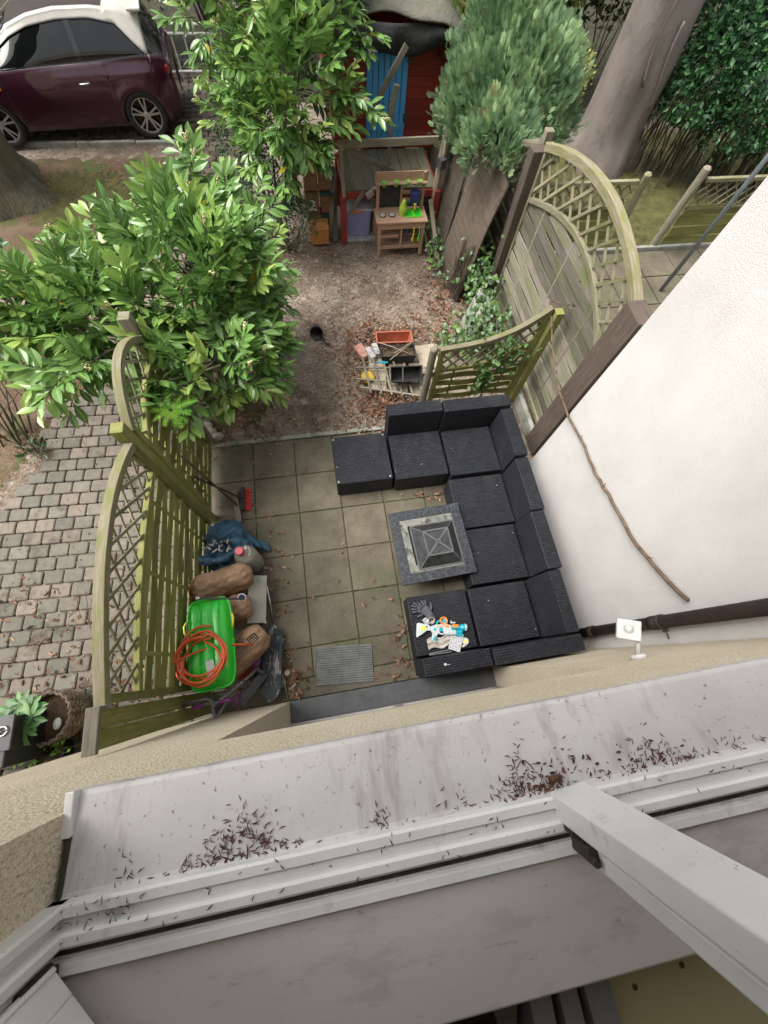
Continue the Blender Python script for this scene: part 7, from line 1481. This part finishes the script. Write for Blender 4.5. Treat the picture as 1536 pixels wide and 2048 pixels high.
# false cypress ball
def conifer(label, base, blobs, m, size, T=T_SPRAY, name='cypress_tree', grp=None):
    t = thing(name, label, 'conifer', (*base, 0), group=grp); lf = MB()
    for c, r, k in blobs:
        P, nv = shell(k, c, r, lo=-0.75, inner=0.55); ph1 = np.sin(P[:, 0] * 9 + P[:, 2] * 5) * np.sin(P[:, 1] * 8 - P[:, 2] * 7) * 0.17
        P = P + nv * ph1[:, None] + nv * (rng.random((len(P), 1)) < .07) * rng.uniform(.04, .14, (len(P), 1)); D = nv * 0.75 + np.array([0, 0, 0.75]) + rng.normal(size=P.shape) * 0.22; U = np.cross(D, rng.normal(size=P.shape))
        cl = 0.5 + 0.5 * np.sin(P[:, 0] * 7 + 1) * np.sin(P[:, 1] * 6) * np.cos(P[:, 2] * 8); lf.inst(T, P, axes(D, U), size * rng.uniform(0.6, 1.2, len(P)), np.where(rng.random(len(P)) < 0.02, 0.995, np.clip(0.12 + 0.62 * cl + rng.normal(size=len(P)) * .17, 0, 0.975)))
    obj('crown', lf, m, t); mb = MB(); mb.tube([(*base, -0.1), (base[0], base[1], 1.2), (blobs[0][0][0], blobs[0][0][1], blobs[0][0][2] + .4)], [0.08, 0.06, 0.03], 10)
    for i in range(22): c, r, k = blobs[i % len(blobs)]; v = nrm(rng.normal(size=3) + np.array((0, 0, .3))); mb.tube([(base[0], base[1], 0.7 + 0.05 * i), np.array(c) + v * np.array(r) * .75], [0.02, 0.006], 5, cap=False)
    obj('trunk', mb, M['stem'], t)
conifer('round blue-green cypress over the weathered fence corner', (3.05, 6.55), [((2.86, 6.55, 1.62), (0.80, 0.84, 0.78), 11500), ((2.75, 6.85, 2.15), (0.42, 0.42, 0.42), 2800), ((2.32, 6.6, 1.5), (0.36, 0.4, 0.42), 1200), ((3.15, 6.25, 1.6), (0.34, 0.38, 0.42), 1100), ((2.42, 5.55, 1.70), (0.34, 0.34, 0.30), 1500)], L_CYP, 0.118)
conifer('yellow-green conifer squeezed between the playhouse and the round cypress', (2.75, 8.0), [((2.55, 7.75, 1.9), (0.34, 0.38, 0.62), 700), ((2.75, 8.3, 2.4), (0.45, 0.45, 0.6), 700)], L_CYP2, 0.15)
# background shrubs
bgk = 'shrubs along the far edge of the garden'
bush('maple_bush', 'pale green maple-leaved shrub behind the cypress', 'shrub', (5.2, 10.6), [((4.9, 10.3, 2.2), (0.8, 0.7, 0.7), 800), ((5.5, 10.9, 1.5), (0.6, 0.6, 0.6), 400)], T_IVY, 0.12, L_MAPLE, 6, group=bgk)
bush('variegated_bush', 'yellow variegated bush between the cypress and the grey trunk', 'shrub', (5.1, 9.1), [((5.0, 9.15, 0.9), (0.45, 0.4, 0.4), 900)], T_SIMPLE, 0.06, L_GOLD, 4, group=bgk)
for i, (lb, x, y, z, r, k, m_) in enumerate((('dark shrub directly behind the cypress top', 3.6, 10.6, 1.6, 1.3, 2400, L_DARK), ('dark shrub behind the grey trunk', 6.6, 11.2, 1.7, 1.5, 2400, L_DARK), ('dark shrub behind the playhouse roof', 1.2, 11.9, 1.6, 1.4, 1900, L_DARK),
        ('dark shrub between the railing and the tall laurel', -1.4, 12.7, 1.3, 1.2, 1800, L_DARK), ('dark shrub behind the back of the car', -3.6, 12.8, 1.3, 1.2, 1800, L_DARK), ('dark shrub beyond the car roof', -6.2, 13.2, 1.5, 1.5, 1600, L_DARK), ('dark shrub in the far corner above the hedge', 9.6, 11.6, 2.0, 1.8, 2000, L_DARK))):
    bush('dark_shrub', lb, 'shrub', (x, y), [((x, y, z), (r * 1.15, r * .9, r * .9), int(k * 1.5))], T_SIMPLE, 0.17, m_, 9, group=bgk, jit=1.2)
# hedge on the right: upright stems and dark leaves
t = thing('hedge', 'tall dark green hedge with bare slanting stems at its foot', 'hedge', (7.6, 7.6, 0)); lf = MB(); st = MB()
for c, r, k in (((6.75, 7.9, 1.35), (0.55, 0.6, 0.8), 3200), ((7.5, 7.4, 1.25), (0.65, 0.7, 0.8), 3600), ((8.4, 7.1, 1.3), (0.8, 0.7, 0.9), 3200), ((7.0, 8.6, 2.0), (0.7, 0.7, 0.9), 2600), ((7.9, 8.2, 2.2), (0.9, 0.8, 0.9), 2800), ((9.0, 7.9, 2.2), (0.9, 0.9, 0.9), 1800), ((7.4, 9.4, 2.7), (0.9, 0.8, 0.9), 1600)):
    P, nv = shell(k, c, r, lo=-0.8, inner=0.55); P += nv * (np.sin(P[:, 0] * 6) * np.sin(P[:, 2] * 7) * .12)[:, None]; D = nv * .6 + rng.normal(size=P.shape) * .6 + np.array([0, 0, .1]); lf.inst(T_SIMPLE, P, axes(D, nv + rng.normal(size=P.shape) * .7), 0.10 * rng.uniform(.6, 1.3, len(P)))
for i in range(150):
    x = rng.uniform(6.2, 9.3); y = 8.2 - 0.35 * (x - 6.2) + rng.normal() * .3; st.tube([(x, y, 0), (x + rng.normal() * .1 - .05, y, .6), (x + rng.normal() * .15 - .05, y - .05 + rng.normal() * .1, 1.2)], [0.014, 0.011, 0.007], 5, cap=False)
obj('leaves', lf, L_HEDGE, t); obj('stems', st, M['stem'], t)
# ivy
ig = 'ivy patches on the fences'
def ivy(label, blobs, vines):
    t = thing('ivy', label, 'ivy', tuple(np.array(blobs[0][0]) * np.array((1, 1, 0))), group=ig); lf = MB(); vn = MB()
    for c, r, k in blobs:
        P = np.array(c) + rng.normal(size=(k, 3)) * np.array(r) * .5; P[:, 2] = np.maximum(P[:, 2], 0.03); D = rng.normal(size=(k, 3)) * .5 + np.array([-.3, -.2, -.2]); lf.inst(T_IVY, P, axes(D, np.array([-.5, -.3, 1.]) + rng.normal(size=(k, 3)) * .35), 0.062 * rng.uniform(.6, 1.3, k))
    for v in vines: vn.tube(v, 0.004, 4, cap=False)
    obj('leaves', lf, L_IVY, t); obj('vines', vn, M['twig'], t)
ivy('ivy clump below the cypress beside the pale concrete', [((2.38, 4.95, 0.45), (0.22, 0.5, 0.42), 380)], [[(2.4, 4.4, 0), (2.42, 4.9, .4), (2.5, 5.3, .8)]])
ivy('ivy clump at the foot of the fence beside the leaf heap', [((2.28, 4.05, 0.35), (0.32, 0.42, 0.3), 430), ((2.0, 4.1, 0.08), (0.4, 0.4, 0.08), 130)], [[(1.8, 4.2, 0.03), (2.2, 4.0, .2), (2.5, 3.8, .6)]])
ivy('ivy trailing over the short swooping green panel', [((2.12, 3.04, 0.80), (0.28, 0.05, 0.28), 90), ((1.95, 3.02, 0.45), (0.12, 0.05, 0.3), 60)], [[(2.3, 3.03, 1.2), (2.1, 3.02, .8), (1.93, 3.02, .3)], [(2.35, 3.03, 1.0), (2.0, 3.02, .65)]])
ivy('thin ivy and weeds along the foot of the reed screen', [((1.98, 5.9, 0.18), (0.14, 0.9, 0.22), 150)], [[(1.9, 5.2, .02), (1.92, 5.8, .3), (1.95, 6.4, .25)], [(1.85, 5.5, .02), (1.8, 5.7, .35), (1.75, 5.9, .5)]])
mb = MB()
for i in range(16):
    y = rng.uniform(0.3, 2.6); z = rng.uniform(0.6, 1.9); p = np.array((-1.56, y, z)); q = [p]
    for k in range(7): p = p + np.array((rng.normal() * .02 - .005, rng.normal() * .10, rng.normal() * .07)); q.append(p)
    mb.tube(q, 0.0022, 4, cap=False)
t = one('dry_vines', 'thin dry vines scrambling over the green trellis', 'vine', mb, M['twig'], (-1.56, 1.4, 0.6))
# ================================================================== LITTER
def curl_t():
    V, F, U = leaf_t(0.5, 4, -0.25, 0.35, 0.5, 0.0); return V, F, U
T_DEAD = curl_t()
def litter(spots, size, flat=0.35, z=0.0):
    mb = MB()
    for (c, r, n_) in spots:
        P = np.zeros((n_, 3)); P[:, :2] = np.array(c) + rng.normal(size=(n_, 2)) * np.array(r); P[:, 2] = [-0.02 + gz_(p[0], p[1]) + rng.random() * 0.02 + z for p in P]
        a = rng.random(n_) * 2 * PI; D = np.stack([np.cos(a), np.sin(a), rng.normal(size=n_) * .15], 1); mb.inst(T_DEAD, P, axes(D, np.array([0, 0, 1.]) + rng.normal(size=(n_, 3)) * flat), size * rng.uniform(.5, 1.3, n_))
    return mb
def stuff(name, label, cat, mb, m): o = obj(name, mb, m); tag(o, label, cat, kind='stuff'); return o
stuff('dead_leaves', 'dead brown beech leaves scattered over the garden soil', 'leaves', litter([((0.95, 4.25), (0.38, 0.22), 900), ((0.8, 3.15), (0.30, 0.18), 620), ((0.5, 3.7), (0.14, 0.35), 220), ((1.95, 4.7), (0.22, 0.45), 420), ((2.0, 5.3), (0.15, 0.4), 200), ((0.6, 4.6), (1.0, 1.0), 90),
      ((-1.0, 3.1), (0.5, 0.25), 160), ((0.3, 6.2), (0.5, 0.25), 90), ((1.3, 6.0), (0.5, 0.4), 50), ((-3.1, 0.35), (0.5, 0.45), 260), ((-2.2, 0.1), (0.25, 0.2), 120)], 0.055, z=0.012), M['deadleaf'])
stuff('fine_litter', 'fine reddish bud scales and twigs strewn on soil and paving', 'litter', litter([((-3.6, 3.0), (0.55, 0.8), 2200), ((-3.2, 4.6), (0.6, 0.8), 900), ((-3.4, 8.2), (1.2, 0.5), 1800), ((-2.2, 8.6), (0.8, 0.4), 700), ((-2.4, 1.5), (0.7, 1.2), 500), ((0.4, 5.0), (0.9, 0.9), 1500), ((0.0, 3.4), (0.6, 0.4), 300), ((1.3, 5.2), (0.5, 0.6), 700), ((-1.9, 1.0), (0.2, 1.0), 300)], 0.022, z=0.014), M['deadleaf'])
mb = litter([((-1.1, 1.35), (0.25, 0.45), 90), ((-0.85, 0.85), (0.10, 0.35), 80), ((-0.72, -0.02), (0.09, 0.14), 110), ((0.85, -0.12), (0.32, 0.05), 150), ((-1.1, 0.1), (0.15, 0.2), 90), ((0.3, 0.9), (0.6, 0.7), 16), ((1.2, 1.75), (0.2, 0.05), 30), ((0.8, 2.75), (0.4, 0.06), 60), ((0.45, 0.1), (0.05, 0.25), 26), ((1.28, 0.56), (0.05, 0.05), 14), ((1.2, 0.0), (0.3, 0.03), 30)], 0.05)
for v in mb.V: v[:, 2] = np.clip(v[:, 2] + 0.035, 0.009, 0.06)
stuff('patio_leaves', 'loose curled dead leaves on the patio slabs and in its corners', 'leaves', mb, M['deadleaf'])
def grass_t(): return np.array([(0, -.02, 0), (0, .02, 0), (0.5, .015, .03), (1, 0, -.05), (0.5, -.015, .03)]), [(0, 1, 2, 4), (4, 2, 3)], [[(0, 0)] * 4, [(0, 0)] * 3]
mb = MB(); P = []; 
for c, r, n_ in (((0.9, 5.0), (0.7, 0.6), 160), ((-3.3, 7.9), (0.6, 0.35), 600), ((5.3, 6.9), (1.1, 0.7), 800), ((-1.1, 2.62), (0.4, .03), 60), ((-1.35, 2.0), (.1, .5), 60)):
    P.append(np.concatenate([np.array(c) + rng.normal(size=(n_, 2)) * np.array(r), np.full((n_, 1), -0.005)], 1))
P = np.concatenate(P); D = rng.normal(size=P.shape) * .6 + np.array([0, 0, .9]); mb.inst(grass_t(), P, axes(D, rng.normal(size=P.shape)), 0.06 * rng.uniform(.5, 1.3, len(P)))
stuff('sparse_grass', 'sparse tufts of thin grass and moss on the bare soil', 'grass', mb, leafmat('grass_blade', (0.06, 0.10, 0.02), (0.13, 0.17, 0.04), (0.22, 0.24, 0.08), rough=0.6, rib=False, trans=False))
mb = MB()
for i in range(700):
    x, y = rng.uniform(-1.2, 2.0), rng.uniform(2.9, 6.3); q = rng.uniform(.004, .012); mb.box((x, y, -0.012 + gz_(x, y)), (q * 2, q * 1.5, q), rz=rng.random() * 3)
stuff('pebbles', 'small pale pebbles and crumbs lying on the bare garden soil', 'pebbles', mb, M['stone'])
mb = MB()
for i in range(110):
    x, y = rng.uniform(-1.2, 2.0), rng.uniform(2.9, 6.3); a = rng.random() * 6; l = rng.uniform(.04, .22); z = -0.012 + gz_(x, y); mb.tube([(x, y, z + .004), (x + l * .5 * math.cos(a) + .01, y + l * .5 * math.sin(a), z + .010), (x + l * math.cos(a), y + l * math.sin(a), z + .004)], rng.uniform(.0015, .0035), 4)
stuff('fallen_twigs', 'thin fallen twigs scattered over the bare garden soil', 'twigs', mb, M['twig'])
# bud scales on the window ledge and frame
mb = MB(); zl = lambda y: SZ + 0.0 + (abs(y) - 0.20) / 0.19 * 0.022 + 0.002 if y > -0.402 else (SZ + 0.0585 if y > -0.43 else (SZ + 0.041 if y > -0.45 else SZ + 0.0685))
def scale_(x, y, z, l, a):
    d = np.array((math.cos(a), math.sin(a), 0)) * l; n_ = np.array((-d[1], d[0], 0)) * rng.normal() * .08; p = np.array((x, y, z)); mb.tube([p, p + d * .5 + n_ + np.array((0, 0, .0015)), p + d], [0.0004, l * .065 + 0.0005, 0.0003], 4, cap=False)
def drift(x0, wx, n_, h=0.09):
    for i in range(n_):
        x = x0 + rng.normal() * wx; y = -0.398 + abs(rng.normal()) * h * math.exp(-((x - x0) / (wx * 1.6)) ** 2) ; 
        if y > -0.2: continue
        scale_(x, y, zl(y) + rng.random() * .002, rng.uniform(.008, .021), rng.random() * 2 * PI)
drift(-0.355, 0.07, 200, 0.05); drift(0.40, 0.045, 120, 0.05); drift(0.47, 0.02, 40, 0.03); drift(0.78, 0.05, 110, 0.05); drift(0.0, 0.02, 26, 0.03); drift(-0.62, 0.015, 12, 0.03); drift(0.55, 0.05, 26, .06); drift(1.0, 0.1, 40, .03); drift(0.2, .1, 22, .02)
for i in range(70): x = rng.uniform(W0 + .03, 1.1); y = rng.choice((-0.417, -0.44, -0.465)) + rng.normal() * .004; scale_(x, y, zl(y), rng.uniform(.008, .018), rng.random() * 6)
for i in range(40): scale_(rng.uniform(W0 + .03, W0 + .2), rng.uniform(-.47, -.405), zl(-0.42) + .002, rng.uniform(.006, .014), rng.random() * 6)
for i in range(90):
    x = rng.choice((-0.36, 0.42, 0.75, 0.52)) + rng.normal() * .06; y = -0.395 + abs(rng.normal()) * .035
    mb.inst(T_DEAD, np.array([(x, y, zl(y) + .002)]), axes(np.array([(math.cos(i), math.sin(i), .1)]), np.array([(rng.normal() * .5, rng.normal() * .5, 1.)])), np.array([rng.uniform(.006, .018)]))
stuff('bud_scales', 'reddish brown bud scales drifted along the white window frame and ledge', 'litter', mb, M['needle'])
mb = MB(); [mb.grid(lambda u, v: (0.478 + q + .011 * math.sin(PI * v) * math.cos(2 * PI * u) * (1 + .3 * math.sin(u * 31)), -0.372 + .009 * math.sin(PI * v) * math.sin(2 * PI * u), SZ + 0.030 - .008 * math.cos(PI * v) * (1 + .3 * math.sin(u * 25))), 14, 9, cu=True) for q in (0.0, 0.012)]
one('seed_clump', 'small dark clump of seeds on the ledge near the mullion', 'seed clump', mb, M['needle'], (0.478, -0.372, SZ + .02), smooth=True)
for i in range(10): pass
